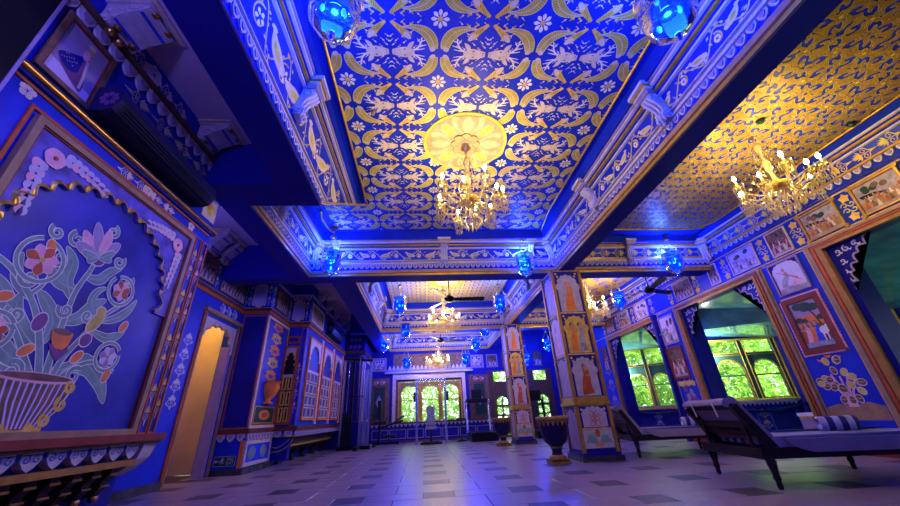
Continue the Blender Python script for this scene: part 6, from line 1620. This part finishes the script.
# ================================================================== HANGING LAMPS
def point(parent, loc, energy, col, size, nm='lamp_light'):
    l = bpy.data.lights.new(nm, 'POINT'); l.energy = energy; l.color = col; l.shadow_soft_size = size
    o = bpy.data.objects.new(nm, l); COL.objects.link(o); o.parent = parent; o.location = loc
    return o
def lantern():
    """blue glass bell jar hung on three chains; origin at the middle of the jar"""
    o = empty('glass_lantern')
    b = MB(); prof = [(0.152, 0.150), (0.140, 0.128), (0.132, 0.108), (0.142, 0.07), (0.148, 0.02), (0.146, -0.04), (0.134, -0.10), (0.108, -0.15), (0.070, -0.185), (0.03, -0.20), (0.004, -0.203)]
    b.lathe((0, 0, 0), prof, 'blue_glass', 32, 0.035, 8); b.build('glass_jar', o)
    b = MB(); b.lathe((0, 0, 0), [(0.001, -0.205), (0.02, -0.21), (0.026, -0.222), (0.012, -0.236), (0.018, -0.25), (0.001, -0.268)], 'blue_glass', 12); b.build('finial', o)
    b = MB(); b.lathe((0, 0, 0), [(0.147, 0.145), (0.155, 0.148), (0.155, 0.154), (0.147, 0.157)], 'brass', 24); b.build('rim_ring', o)
    for k in range(3):
        t = k * 2 * PI / 3 + 0.4
        b = MB(); b.tube([(0.15 * math.cos(t), 0.15 * math.sin(t), 0.155), (0.075 * math.cos(t), 0.075 * math.sin(t), 0.30), (0.012 * math.cos(t), 0.012 * math.sin(t), 0.42)], 0.004, 'brass', 5); b.build('chain', o)
    b = MB(); b.lathe((0, 0, 0), [(0.003, 0.40), (0.05, 0.415), (0.03, 0.445), (0.006, 0.455), (0.006, 0.56), (0.035, 0.57), (0.045, 0.588), (0.001, 0.59)], 'brass', 12); b.build('ceiling_hook', o)
    b = MB(); b.lathe((0, 0, 0), [(0.001, 0.0), (0.05, 0.0), (0.055, -0.015), (0.02, -0.03), (0.001, -0.03)], 'steel', 10); b.build('bulb_holder', o)
    for k in range(3):
        t = k * 2.4 + 1.0
        b = MB(); x, y = 0.07 * math.cos(t), 0.07 * math.sin(t)
        b.lathe((x, y, 0.065 - 0.065 * k), [(0.001, -0.03), (0.010, -0.025), (0.015, 0.0), (0.010, 0.02), (0.001, 0.028)], 'bulb_blue', 10); b.build('bulb', o)
    point(o, (0, 0, -0.10), LAMP_W * 0.8, BLUE_LIGHT, 0.07)
    point(o, (0, 0, 0.17), LAMP_W * 1.0, BLUE_LIGHT, 0.06)
    return o
LG = 'blue glass bell lanterns hanging from the ceilings'
lan0 = lantern()
def put_lan(loc, label, first=[True]):
    if first[0]:
        o = lan0; first[0] = False
        o.location = loc
    else:
        o = dup(lan0, loc, random.random() * 6)
    tag(o, label, 'lantern', LG); return o
for (u, v, z, lab) in (
        (335, 11, 2.80, 'large near blue glass lantern cut by the top edge, beside the birds frieze'),
        (667, 13, 2.80, 'large near blue glass lantern cut by the top edge, right of the deer ceiling'),
        (331, 262, 2.80, 'blue glass lantern in the ceiling corner above the stepped blue piers'),
        (525, 264, 2.80, 'blue glass lantern in the hall ceiling corner next to the near painted column'),
        (674, 262, 2.78, 'blue glass lantern before the cross beam of the gold-ceilinged aisle'),
        (619, 300, 2.74, 'blue glass lantern in the aisle between the near column and the ceiling fan'),
        (399.5, 305, 2.80, 'blue glass lantern left of the fan just past the first cross beam'),
        (500, 303.5, 2.80, 'blue glass lantern right of the fan just past the first cross beam'),
        (405.5, 330, 2.74, 'dim blue glass lantern with a bright lower bulb before the second cross beam'),
        (484.5, 329, 2.74, 'blue glass lantern near the top of the farther painted column'),
        (384, 344.5, 2.66, 'blue glass lantern over the cable machine in the far left corner'),
        (475.6, 344, 2.60, 'blue glass lantern to the right of the farthest chandelier, nearer one'),
        (465.7, 359, 2.26, 'small blue glass lantern right of the far crested cornice'),
        (407, 363, 2.22, 'small blue glass lantern left of the far crested cornice'),
        (547.7, 345, 2.56, 'blue glass lantern in the far aisle behind the near column'),
        (526, 359, 2.20, 'small blue glass lantern in the far aisle above the glazed doors')):
    o_ = put_lan(flz(u, v, z), lab)
    ztop = ZA if o_.location.x > 2.5 else ZC
    if ztop - o_.location.z > 0.62:
        b = MB(); b.tube([(0, 0, 0.57), (0, 0, ztop - o_.location.z)], 0.005, 'brass', 5); b.build('chain', o_)
def opal(loc, ztop, energy, label):  # lamps added out of view to brighten the left wall and side aisle
    o = empty('opal_fill_lamp', loc); tag(o, label, 'lantern', 'added opal fill lamps out of view')
    b = MB(); b.lathe((0, 0, 0), [(0.001, -0.11), (0.06, -0.10), (0.10, -0.05), (0.11, 0.0), (0.09, 0.06), (0.05, 0.09)], 'white_glass', 18); b.build('globe', o)
    b = MB(); b.lathe((0, 0, 0), [(0.055, 0.085), (0.06, 0.10), (0.02, 0.13), (0.006, 0.14), (0.006, ztop - loc[2] - 0.02), (0.04, ztop - loc[2])], 'brass', 12); b.build('hanger', o)
    point(o, (0, 0, 0), energy, (0.24, 0.19, 1.0), 0.08)
opal((-1.56, 0.40, 2.60), 3.20, 88, 'added unseen opal fill lamp in the narrow aisle behind the viewpoint')
opal((-2.78, 3.62, 2.68), 3.28, 30, 'added opal fill lamp in the side aisle, unseen behind the mural wall')
put_lan((-0.5, -1.6, 2.8), 'added unseen blue fill lantern behind the viewpoint on the mural side')  # two extra lanterns added out of view to light the near end
put_lan((1.6, -1.6, 2.8), 'added unseen blue fill lantern behind the viewpoint on the aisle side')

# ---------------- chandeliers
def chandelier(narm, R0, name='chandelier'):
    """crystal chandelier; origin at the bulb ring's centre"""
    o = empty(name)
    b = MB(); b.lathe((0, 0, 0), [(0.001, 0.60), (0.05, 0.595), (0.06, 0.57), (0.02, 0.54), (0.01, 0.50)], 'brass', 14); b.build('canopy', o)
    b = MB(); b.lathe((0, 0, 0), [(0.008, 0.52), (0.012, 0.45), (0.035, 0.42), (0.05, 0.37), (0.03, 0.33), (0.015, 0.28), (0.03, 0.22), (0.055, 0.15), (0.04, 0.08), (0.02, 0.03), (0.045, -0.05), (0.07, -0.12), (0.05, -0.20), (0.02, -0.25), (0.03, -0.30), (0.001, -0.34)], 'crystal', 16); b.build('stem', o)
    b = MB(); b.lathe((0, 0, 0), [(0.02, -0.08), (0.09, -0.10), (0.11, -0.13), (0.07, -0.17), (0.02, -0.19)], 'gold', 18); b.build('hub_bowl', o)
    rg = random.Random(3)
    def drop(b, p_, s_):
        x, y, z = p_
        b.add([(x, y, z), (x + s_ * 0.45, y, z - s_), (x, y + s_ * 0.45, z - s_), (x - s_ * 0.45, y, z - s_), (x, y - s_ * 0.45, z - s_), (x, y, z - s_ * 2.6)],
              [(0, 1, 2), (0, 2, 3), (0, 3, 4), (0, 4, 1), (5, 2, 1), (5, 3, 2), (5, 4, 3), (5, 1, 4)], 'crystal')
    for k in range(narm):
        t = 2 * PI * k / narm; low = (k % 2) * 0.10; rr = R0 * (1.0 if k % 2 == 0 else 0.86)
        cs, sn = math.cos(t), math.sin(t)
        arm = [(0.05, -0.10), (0.13, -0.20), (0.24 * rr / 0.4, -0.215), (0.34 * rr / 0.4, -0.16), (rr, -0.075 - low)]
        b = MB(); b.tube([(r_ * cs, r_ * sn, z) for r_, z in crv(arm, 4)], 0.009, 'crystal', 6); a = b.build('arm', o)
        b = MB(); b.lathe((rr * cs, rr * sn, -low), [(0.006, -0.09), (0.045, -0.07), (0.052, -0.062), (0.012, -0.055), (0.012, 0.0), (0.001, 0.0)], 'crystal', 10); b.build('candle_cup', a)
        b = MB(); b.lathe((rr * cs, rr * sn, -low), [(0.001, 0.0), (0.014, 0.005), (0.02, 0.025), (0.012, 0.05), (0.001, 0.062)], 'bulb_warm', 8); b.build('bulb', a)
        b = MB()
        for q in range(9):
            a2 = q * 2 * PI / 9
            for lv in range(4):
                drop(b, (rr * cs + 0.05 * (1 - 0.12 * lv) * math.cos(a2), rr * sn + 0.05 * (1 - 0.12 * lv) * math.sin(a2), -0.068 - 0.048 * lv - low), 0.0175)
        for q in range(7):
            f = q / 6; r_ = 0.08 + (rr - 0.08) * f; drop(b, (r_ * cs, r_ * sn, -0.17 - 0.10 * math.sin(PI * f) + (0.07 - low) * f), 0.017)
            r_ = 0.05 + (rr - 0.05) * f; drop(b, (r_ * cs, r_ * sn, 0.30 * (1 - f) ** 1.6 - 0.03 - low * f), 0.013)
        w = b.build('crystal_drops', a); w['kind'] = 'stuff'
    b = MB()
    for ring, z, n, s_ in ((0.24, -0.20, 26, 0.02), (0.20, -0.26, 22, 0.022), (0.16, -0.31, 18, 0.022), (0.11, -0.36, 14, 0.022), (0.06, -0.41, 9, 0.024), (0.075, 0.40, 10, 0.016), (0.085, 0.18, 12, 0.018), (0.07, 0.30, 10, 0.018), (0.10, 0.10, 14, 0.018), (0.16, 0.02, 18, 0.016)):
        for k in range(n): drop(b, (ring * math.cos(2 * PI * k / n), ring * math.sin(2 * PI * k / n), z), s_)
    w = b.build('crystal_drops', o); w['kind'] = 'stuff'
    for k in range(5):
        t = 2 * PI * k / 5; point(o, (R0 * 1.02 * math.cos(t), R0 * 1.02 * math.sin(t), 0.07), CHAND_W / 5, WARM_LIGHT, 0.05)
    return o
CG = 'crystal chandeliers with warm candle bulbs'
ch0 = chandelier(10, 0.36)
ch0.location = (MX, MY, 2.74); tag(ch0, 'largest crystal chandelier, hung from the round cream medallion', 'chandelier', CG)
for (loc, lab, rz) in (((3.72, 2.70, 2.76), 'crystal chandelier under the gold damask aisle ceiling', 0.35), ((0.47, 7.60, 2.70), 'crystal chandelier just below the first fan, past the cross beam', 0.2),
                       ((0.46, 10.85, 2.27), 'smallest far crystal chandelier before the crested windows', 0.5), ((3.62, 7.0, 2.70), 'crystal chandelier half hidden behind the near painted column', 0.1)):
    o = dup(ch0, loc, rz); tag(o, lab, 'chandelier', CG)
    d = ZA - 0.02 if loc[0] > 2.5 else ZC
    if d - loc[2] - 0.60 > 0.02:
        b = MB(); b.tube([(0, 0, 0.58), (0, 0, d - loc[2])], 0.006, 'brass', 6); b.build('chain', o)

# ---------------- ceiling fans
def fan(loc, rz, ztop, label):
    o = empty('ceiling_fan', loc, rz); tag(o, label, 'fan', 'dark ceiling fans')
    b = MB(); b.lathe((0, 0, 0), [(0.001, -0.07), (0.06, -0.065), (0.10, -0.03), (0.105, 0.0), (0.07, 0.04), (0.025, 0.075), (0.014, 0.09)], 'black_metal', 18); b.build('motor', o)
    b = MB(); b.tube([(0, 0, 0.08), (0, 0, ztop - loc[2] - 0.05)], 0.012, 'black_metal', 8); b.lathe((0, 0, ztop - loc[2]), [(0.05, 0), (0.05, -0.03), (0.014, -0.08)], 'black_metal', 12); b.build('down_rod', o)
    for k in range(3):
        t = k * 2 * PI / 3; cs, sn = math.cos(t), math.sin(t)
        b = MB(); vs = []
        for r_, w in ((0.09, 0.05), (0.20, 0.11), (0.68, 0.15), (0.71, 0.10)):
            for sg, dz in ((-1, 0.014), (1, -0.014)):
                vs.append((r_ * cs - sg * w / 2 * sn, r_ * sn + sg * w / 2 * cs, dz - 0.01)); 
        n = len(vs); vs2 = vs + [(x, y, z - 0.008) for x, y, z in vs]
        b.add(vs2, [(0, 1, 3, 2), (2, 3, 5, 4), (4, 5, 7, 6), (8, 10, 11, 9), (10, 12, 13, 11), (12, 14, 15, 13), (0, 2, 10, 8), (2, 4, 12, 10), (4, 6, 14, 12), (1, 9, 11, 3), (3, 11, 13, 5), (5, 13, 15, 7), (6, 7, 15, 14), (0, 8, 9, 1)], 'black_metal'); b.build('blade', o)
    return o
fan((0.53, 6.60, 2.76), 0.02, ZC, 'dark three-bladed ceiling fan over the middle of the hall past the first cross beam')
fan((0.50, 9.95, 2.62), 0.1, ZC, 'smaller-looking dark ceiling fan before the farthest chandelier')
fan((4.45, 6.15, 2.70), 0.3, ZA, 'dark ceiling fan in the aisle past the cross beam')
# small brass sprinklers and dark domes on the ceilings
for (u, v, z, lab) in ((373, 111, ZC, 'small brass ceiling fitting left of the cream medallion'), (454, 238, ZC, 'small brass ceiling fitting above the middle bracket of the cross beam'), (566, 156, ZC, 'small brass ceiling fitting right of the great chandelier')):
    q = flz(u, v, z); o = empty('sprinkler', (q.x, q.y, z)); tag(o, lab, 'sprinkler', 'brass ceiling fittings')
    b = MB(); b.lathe((0, 0, 0), [(0.026, 0), (0.026, -0.012), (0.012, -0.016)], 'brass', 10); b.build('flange', o)
    b = MB(); b.lathe((0, 0, 0), [(0.012, -0.016), (0.02, -0.035), (0.012, -0.05), (0.001, -0.055)], 'brass', 10); b.build('nozzle', o)
for (u, v, lab) in ((760, 120, 'small dark glass dome on the gold ceiling near the hall beam'), (851, 123, 'small dark glass dome on the gold ceiling by the wall cornice')):
    q = flz(u, v, ZA); o = empty('camera_dome', (q.x, q.y, ZA)); tag(o, lab, 'camera', 'dome cameras on the gold ceiling')
    b = MB(); b.lathe((0, 0, 0), [(0.042, 0), (0.042, -0.015), (0.034, -0.02)], 'black', 14); b.build('mount', o)
    b = MB(); b.lathe((0, 0, 0), [(0.034, -0.018), (0.03, -0.036), (0.016, -0.05), (0.001, -0.054)], 'dark_green', 14); b.build('dome', o)
for (u, v, z, lab) in ((337, 233, ZC, 'tiny dark ceiling hook in the blue corner over the left lantern'), (521, 233, ZC, 'tiny dark ceiling hook in the blue corner over the right lantern')):
    pass

# ================================================================== FURNITURE
def lounger():
    """wooden daybed with raised slatted back; x runs from head to foot, origin on the floor between the head legs"""
    o = empty('lounger')
    W2 = 0.39; L = 1.62
    for sg in (-1, 1):
        b = MB(); b.box((-0.06, sg * W2 - 0.025, 0.20), (L, sg * W2 + 0.025, 0.275), 'dark_wood'); b.build('side_rail', o)
    for x in (-0.06, L - 0.05):
        b = MB(); b.box((x, -W2, 0.20), (x + 0.05, W2, 0.27), 'dark_wood'); b.build('end_rail', o)
    for k in range(9):
        b = MB(); b.box((0.15 + k * 0.165, -W2, 0.25), (0.23 + k * 0.165, W2, 0.272), 'dark_wood'); b.build('seat_slat', o)
    for x in (0.0, 1.20):
        for sg in (-1, 1):
            b = MB(); b.lathe((x, sg * (W2 - 0.005), 0), [(0.015, 0.0), (0.02, 0.02), (0.018, 0.05), (0.026, 0.07), (0.022, 0.10), (0.032, 0.16), (0.036, 0.19), (0.026, 0.205), (0.034, 0.215), (0.034, 0.24)], 'dark_wood', 10)
            b.build('leg', o)
    # raised back
    h0 = Vector((0.06, 0, 0.29)); h1 = Vector((-0.12, 0, 0.585)); d = h1 - h0
    bk = MB()
    for sg in (-1, 1): bk.bar(h0 + Vector((0, sg * 0.36, 0)) - d * 0.1, h1 + Vector((0, sg * 0.36, 0)), 0.05, 0.06, 'dark_wood', (1, 0, 0.5))
    for t in (0.28, 0.50, 0.98): bk.bar(h0 + d * t + Vector((0, -0.36, 0)), h0 + d * t + Vector((0, 0.36, 0)), 0.045, 0.022, 'dark_wood', (1, 0, 0.5))
    bo = bk.build('backrest', o)
    for k in range(12):
        b = MB(); y = -0.33 + k * 0.06; b.bar(h0 + d * 0.28 + Vector((0, y, 0)), h0 + d * 0.5 + Vector((0, y, 0)), 0.016, 0.014, 'dark_wood', (1, 0, 0.5)); b.build('back_spindle', bo)
    b = MB(); b.bar(h0 + d * 0.52 + Vector((-0.006, -0.34, 0)), h0 + d * 0.52 + Vector((-0.006, 0.34, 0)), 0.01, 0.01, 'dark_wood'); 
    # prop bar behind the back
    for sg in (-1, 1): b.bar(h0 + d * 0.6 + Vector((0, sg * 0.30, 0)), Vector((-0.03, sg * 0.30, 0.23)), 0.022, 0.022, 'dark_wood')
    b.build('prop', o)
    # mattress: striped top, pale cloth skirt, cushion folded over the back
    def slab(nm, prof, w, m, edge=0.02):
        b = MB(); n = len(prof); vs = []
        for sg, ins in ((-1, 0), (1, 0)):
            vs += [(x, sg * w, z) for x, z in prof]
        b.add(vs, [tuple(range(n)), tuple(range(n, 2 * n))] + [(i, (i + 1) % n, n + (i + 1) % n, n + i) for i in range(n)], m)
        q = b.build(nm, o); md = q.modifiers.new('round', 'BEVEL'); md.width = edge; md.segments = 2; md.limit_method = 'ANGLE'
        return q
    slab('mattress', [(0.10, 0.276), (L - 0.02, 0.276), (L - 0.02, 0.325), (0.10, 0.335)], 0.375, 'towel_stripe', 0.015)
    nx, nz = 0.045, 0.032
    slab('back_cushion', [(0.08, 0.31), (0.115, 0.335), (-0.080, 0.635), (-0.105, 0.648), (-0.160, 0.625), (-0.172, 0.595), (-0.150, 0.585), (-0.130, 0.605), (-0.105, 0.610)], 0.345, 'cloth', 0.012)
    b = MB()
    for sg in (-1, 1):
        yy = sg * 0.418
        pts = [(0.24, 0.26), (0.32, 0.238), (0.9, 0.235), (1.05, 0.25), (1.5, 0.265), (1.58, 0.285), (1.58, 0.325), (0.14, 0.335), (0.17, 0.29)]
        b.raise_(Pl((0, yy, 0), (1, 0, 0), (0, 0, 1), (0, sg, 0)), pts, 'cloth', 0.0, 0.012)
        b.box((0.16, min(sg * 0.30, sg * 0.372), 0.336), (1.56, max(sg * 0.30, sg * 0.372), 0.345), 'navy_cloth')
        b.add([(0.14, sg * 0.37, 0.345), (1.58, sg * 0.37, 0.345), (1.58, yy + sg * 0.012, 0.322), (0.14, yy + sg * 0.012, 0.332)], [(0, 1, 2, 3)], 'navy_cloth')
    b.build('sheet_skirt', o)
    for q in (-0.18, 0.16):
        b = MB(); b.bar(Vector((-0.178, q, 0.635)), Vector((-0.155, q, 0.50)), 0.02, 0.004, 'cream', (1, 0, 0)); b.build('tie_strap', o)
    return o
RZ = math.atan2(-0.165, 0.986)
L1 = lounger(); L1.location = (2.735, 3.31, 0); L1.rotation_euler = (0, 0, RZ)
tag(L1, 'nearest dark wood lounger with raised slatted back and striped mattress', 'lounger', 'wooden loungers by the openings')
L2 = dup(L1, (2.95, 5.56, 0), RZ); tag(L2, 'second dark wood lounger, just behind the near painted column', 'lounger', 'wooden loungers by the openings')
def bolster(base, a, off, label, s_=1.0):
    u_ = Vector((math.cos(RZ), math.sin(RZ), 0)); v_ = Vector((-math.sin(RZ), math.cos(RZ), 0))
    b = MB(); w, dp_, h = 0.17 * s_, 0.09, 0.125
    n = 10; vs = []; prof = [(math.copysign(abs(math.cos(t)) ** 0.6, math.cos(t)) * dp_ / 2, math.copysign(abs(math.sin(t)) ** 0.6, math.sin(t)) * h / 2) for t in [2 * PI * k / n for k in range(n)]]
    for x, sc_ in ((-w, 0.75), (-w * 0.88, 1.0), (w * 0.88, 1.0), (w, 0.75)):
        vs += [(x, p_[0] * sc_, p_[1] * sc_ + h / 2) for p_ in prof]
    fs = [tuple(range(n)), tuple(range(3 * n, 4 * n))] + [(r_ * n + k, r_ * n + (k + 1) % n, (r_ + 1) * n + (k + 1) % n, (r_ + 1) * n + k) for r_ in range(3) for k in range(n)]
    b.add(vs, fs, 'bolster_stripe', True); o = b.build('striped_cushion')
    o.location = Vector(base) + u_ * a + v_ * off + Vector((0, 0, 0.328)); o.rotation_euler = (0, 0, RZ)
    tag(o, label, 'cushion', 'navy and white striped cushions')
bolster((2.735, 3.31, 0), 1.10, 0.22, 'navy and white striped cushion standing on the nearest lounger')
bolster((2.95, 5.56, 0), 1.12, 0.22, 'navy and white striped cushion standing on the second lounger')

def urn(loc, label):
    o = empty('planter', loc); tag(o, label, 'planter', 'blue footed planters')
    b = MB(); b.box((-0.15, -0.15, 0), (0.15, 0.15, 0.035), 'gold_dark'); b.box((-0.14, -0.14, 0.035), (0.14, 0.14, 0.05), 'dark_wood'); b.build('base', o)
    b = MB(); b.lathe((0, 0, 0.05), [(0.135, 0), (0.14, 0.025), (0.12, 0.04), (0.09, 0.05)], 'gold_dark', 20); b.lathe((0, 0, 0.05), [(0.09, 0.05), (0.075, 0.085), (0.085, 0.12)], 'tank_blue', 20); b.lathe((0, 0, 0.17), [(0.085, 0), (0.10, 0.008), (0.10, 0.02), (0.088, 0.028)], 'gold_dark', 20); b.build('foot', o)
    b = MB(); b.lathe((0, 0, 0.19), [(0.09, 0), (0.165, 0.05), (0.205, 0.12), (0.225, 0.21), (0.235, 0.29)], 'tank_blue', 48, 0.025, 16); b.build('bowl', o)
    b = MB(); b.lathe((0, 0, 0.48), [(0.235, 0), (0.268, 0.01), (0.272, 0.05), (0.25, 0.056), (0.235, 0.04), (0.22, -0.02), (0.001, -0.03)], 'gold_dark', 32); rm = b.build('rim', o)
    for k in range(20):
        t = 2 * PI * k / 20; b = MB()
        c_, s_ = math.cos(t), math.sin(t); p_ = lambda a, z, r_=0.248: (r_ * c_ - a * s_, r_ * s_ + a * c_, z)
        b.add([p_(-0.035, 0.482), p_(0.035, 0.482), p_(0, 0.425, 0.243), p_(0, 0.46, 0.256)], [(0, 1, 3), (1, 2, 3), (2, 0, 3)], 'gold_dark'); b.build('rim_drop', rm)
    b = MB(); rg = random.Random(4)
    for k in range(9):
        t = rg.random() * 6.28; r_ = 0.15 * rg.random() ** 0.5
        b.lathe((r_ * math.cos(t), r_ * math.sin(t), 0.455), [(0.001, -0.01), (0.06, 0), (0.05, 0.03 + 0.03 * rg.random()), (0.001, 0.075)], 'cloth' if k % 3 else 'slate', 8)
    b.build('pebble_fill', o)['kind'] = 'stuff'
    return o
U1 = urn((1.74, 5.12, 0), 'nearer dark blue footed planter with gold rim before the near painted column')
U1.scale = (0.82, 0.82, 1.04)
U2 = dup(U1, (1.72, 8.45, 0), 0.3); tag(U2, 'farther dark blue footed planter with gold rim before the far column', 'planter', 'blue footed planters')

# ---------------- gym equipment at the far end
def mkpart(o):
    def f(nm, *bars):
        b = MB()
        for q in bars:
            if q[0] == 'bar': b.bar(*q[1:])
            elif q[0] == 'tube': b.tube(*q[1:])
            elif q[0] == 'box': b.box(*q[1:])
            else: b.lathe(*q[1:])
        return b.build(nm, o)
    return f
g = empty('cable_machine', (-1.78, 9.95, 0)); tag(g, 'tall steel cable machine with weight stacks in the left far corner', 'gym machine')
f = mkpart(g)
for x in (-0.34, -0.10, 0.14, 0.36): f('upright', ('bar', (x, 0, 0), (x, 0, 2.2 - 0.1 * abs(x)), 0.06, 0.06, 'steel' if x != -0.10 else 'black_metal'))
f('top_beam', ('bar', (-0.38, 0, 2.18), (0.40, 0, 2.12), 0.07, 0.06, 'black_metal'), ('bar', (0.14, 0, 2.2), (0.14, -0.5, 2.2), 0.05, 0.05, 'black_metal'))
f('base_frame', ('bar', (-0.40, 0, 0.04), (0.42, 0, 0.04), 0.08, 0.08, 'black_metal'), ('bar', (0.14, -0.55, 0.04), (0.14, 0.1, 0.04), 0.08, 0.08, 'black_metal'))
for k in range(12): f('weight_plate', ('box', (-0.30, -0.08, 0.10 + 0.06 * k), (-0.14, 0.08, 0.155 + 0.06 * k), 'black'))
f('cable', ('tube', [(0.14, -0.48, 2.17), (0.14, -0.48, 1.2)], 0.006, 'steel', 5), ('tube', [(-0.22, 0, 2.1), (-0.22, 0, 0.85)], 0.008, 'steel', 5))
f('handle', ('bar', (0.0, -0.48, 1.19), (0.28, -0.48, 1.19), 0.03, 0.03, 'black_metal'))
f('shroud', ('box', (0.20, -0.03, 0.1), (0.30, 0.03, 1.9), 'steel'))
g = empty('exercise_bike', (-1.02, 10.55, 0)); tag(g, 'black exercise machine with slanted arm left of the far windows', 'gym machine')
f = mkpart(g)
f('frame', ('bar', (-0.35, 0, 0.08), (0.35, 0, 0.08), 0.07, 0.07, 'black_metal'), ('bar', (-0.2, 0, 0.1), (-0.15, 0, 0.95), 0.06, 0.06, 'black_metal'), ('bar', (-0.15, 0, 0.45), (0.45, 0.05, 0.60), 0.05, 0.05, 'black_metal'))
f('seat', ('box', (-0.34, -0.14, 0.52), (0.0, 0.14, 0.60), 'upholstery')); f('back_pad', ('box', (-0.24, -0.15, 0.66), (-0.14, 0.15, 1.12), 'upholstery'))
for sg in (-1, 1): f('foot', ('bar', (-0.30, sg * 0.25, 0.03), (-0.30, 0, 0.03), 0.05, 0.05, 'black_metal')); f('arm', ('bar', (0.1, sg * 0.12, 0.5), (0.48, sg * 0.14, 0.72), 0.035, 0.035, 'black_metal'))
f('wheel', ('lathe', (0.1, 0, 0.24), [(0.16, -0.03), (0.18, 0.0), (0.16, 0.03), (0.02, 0.03)], 'black', 18))
g = empty('squat_rack', (0.20, 10.75, 0)); tag(g, 'steel squat rack frame standing before the three far windows', 'gym rack')
f = mkpart(g)
for x in (-0.41, 0.41):
    f('upright', ('bar', (x, 0, 0), (x, 0, 1.66), 0.06, 0.06, 'steel')); f('foot', ('bar', (x, -0.3, 0.03), (x, 0.3, 0.03), 0.06, 0.06, 'steel'))
    f('weight_disc', ('box', (x + (-0.09 if x < 0 else 0.03), -0.12, 1.06), (x + (-0.03 if x < 0 else 0.09), 0.12, 1.30), 'black'))
f('top_bar', ('bar', (-0.44, 0, 1.64), (0.44, 0, 1.64), 0.05, 0.05, 'steel')); f('barbell', ('tube', [(-0.62, -0.05, 1.48), (0.78, -0.05, 1.50)], 0.014, 'steel', 8))
g = empty('weight_bench', (0.18, 10.45, 0)); tag(g, 'grey upright exercise bench inside the squat rack', 'bench')
f = mkpart(g)
f('back_pad', ('box', (-0.11, 0.0, 0.45), (0.11, 0.07, 0.92), 'grey_paint')); f('seat', ('box', (-0.14, -0.30, 0.36), (0.14, 0.02, 0.43), 'grey_paint'))
f('post', ('bar', (0, -0.05, 0.05), (0, -0.02, 0.38), 0.06, 0.06, 'black_metal')); f('base', ('bar', (-0.28, -0.22, 0.03), (0.28, -0.22, 0.03), 0.06, 0.05, 'black_metal'), ('bar', (-0.22, 0.2, 0.03), (0.22, 0.2, 0.03), 0.06, 0.05, 'black_metal'), ('bar', (0, -0.24, 0.03), (0, 0.22, 0.03), 0.06, 0.05, 'black_metal'))
g = empty('treadmill', (1.62, 10.9, 0)); tag(g, 'black treadmill with raised console left of the far planter', 'treadmill')
f = mkpart(g)
f('deck', ('box', (-0.36, -0.6, 0.0), (0.36, 0.7, 0.20), 'black_metal')); f('belt', ('box', (-0.26, -0.58, 0.20), (0.26, 0.55, 0.212), 'black'))
for x in (-0.34, 0.34): f('upright', ('bar', (x, 0.5, 0.15), (x, 0.62, 1.05), 0.06, 0.06, 'steel')); f('handrail', ('bar', (x, 0.62, 0.98), (x, 0.1, 0.95), 0.04, 0.05, 'black_metal'))
f('console', ('box', (-0.34, 0.56, 0.98), (0.34, 0.66, 1.10), 'black_metal')); f('screen', ('box', (-0.16, 0.54, 1.10), (0.16, 0.62, 1.36), 'black'))
g = empty('elliptical_trainer', (3.30, 10.7, 0)); tag(g, 'dark exercise machine before the left glazed door', 'gym machine')
f = mkpart(g)
f('deck', ('box', (-0.3, -0.6, 0.0), (0.3, 0.6, 0.18), 'black_metal')); f('console', ('box', (-0.25, 0.45, 0.95), (0.25, 0.55, 1.25), 'black'))
for x in (-0.28, 0.28): f('upright', ('bar', (x, 0.45, 0.15), (x, 0.5, 1.0), 0.05, 0.05, 'black_metal'))
g = empty('lamp_stand', (1.05, 10.95, 0)); tag(g, 'thin black stand with round base right of the squat rack', 'stand')
f = mkpart(g)
f('pole', ('tube', [(0, 0, 0.02), (0, 0, 1.15)], 0.016, 'black_metal', 8)); f('base', ('lathe', (0, 0, 0), [(0.16, 0), (0.16, 0.02), (0.03, 0.04), (0.016, 0.06)], 'black_metal', 18)); f('rack_shelf', ('box', (-0.14, -0.1, 0.55), (0.14, 0.1, 0.58), 'black_metal'))
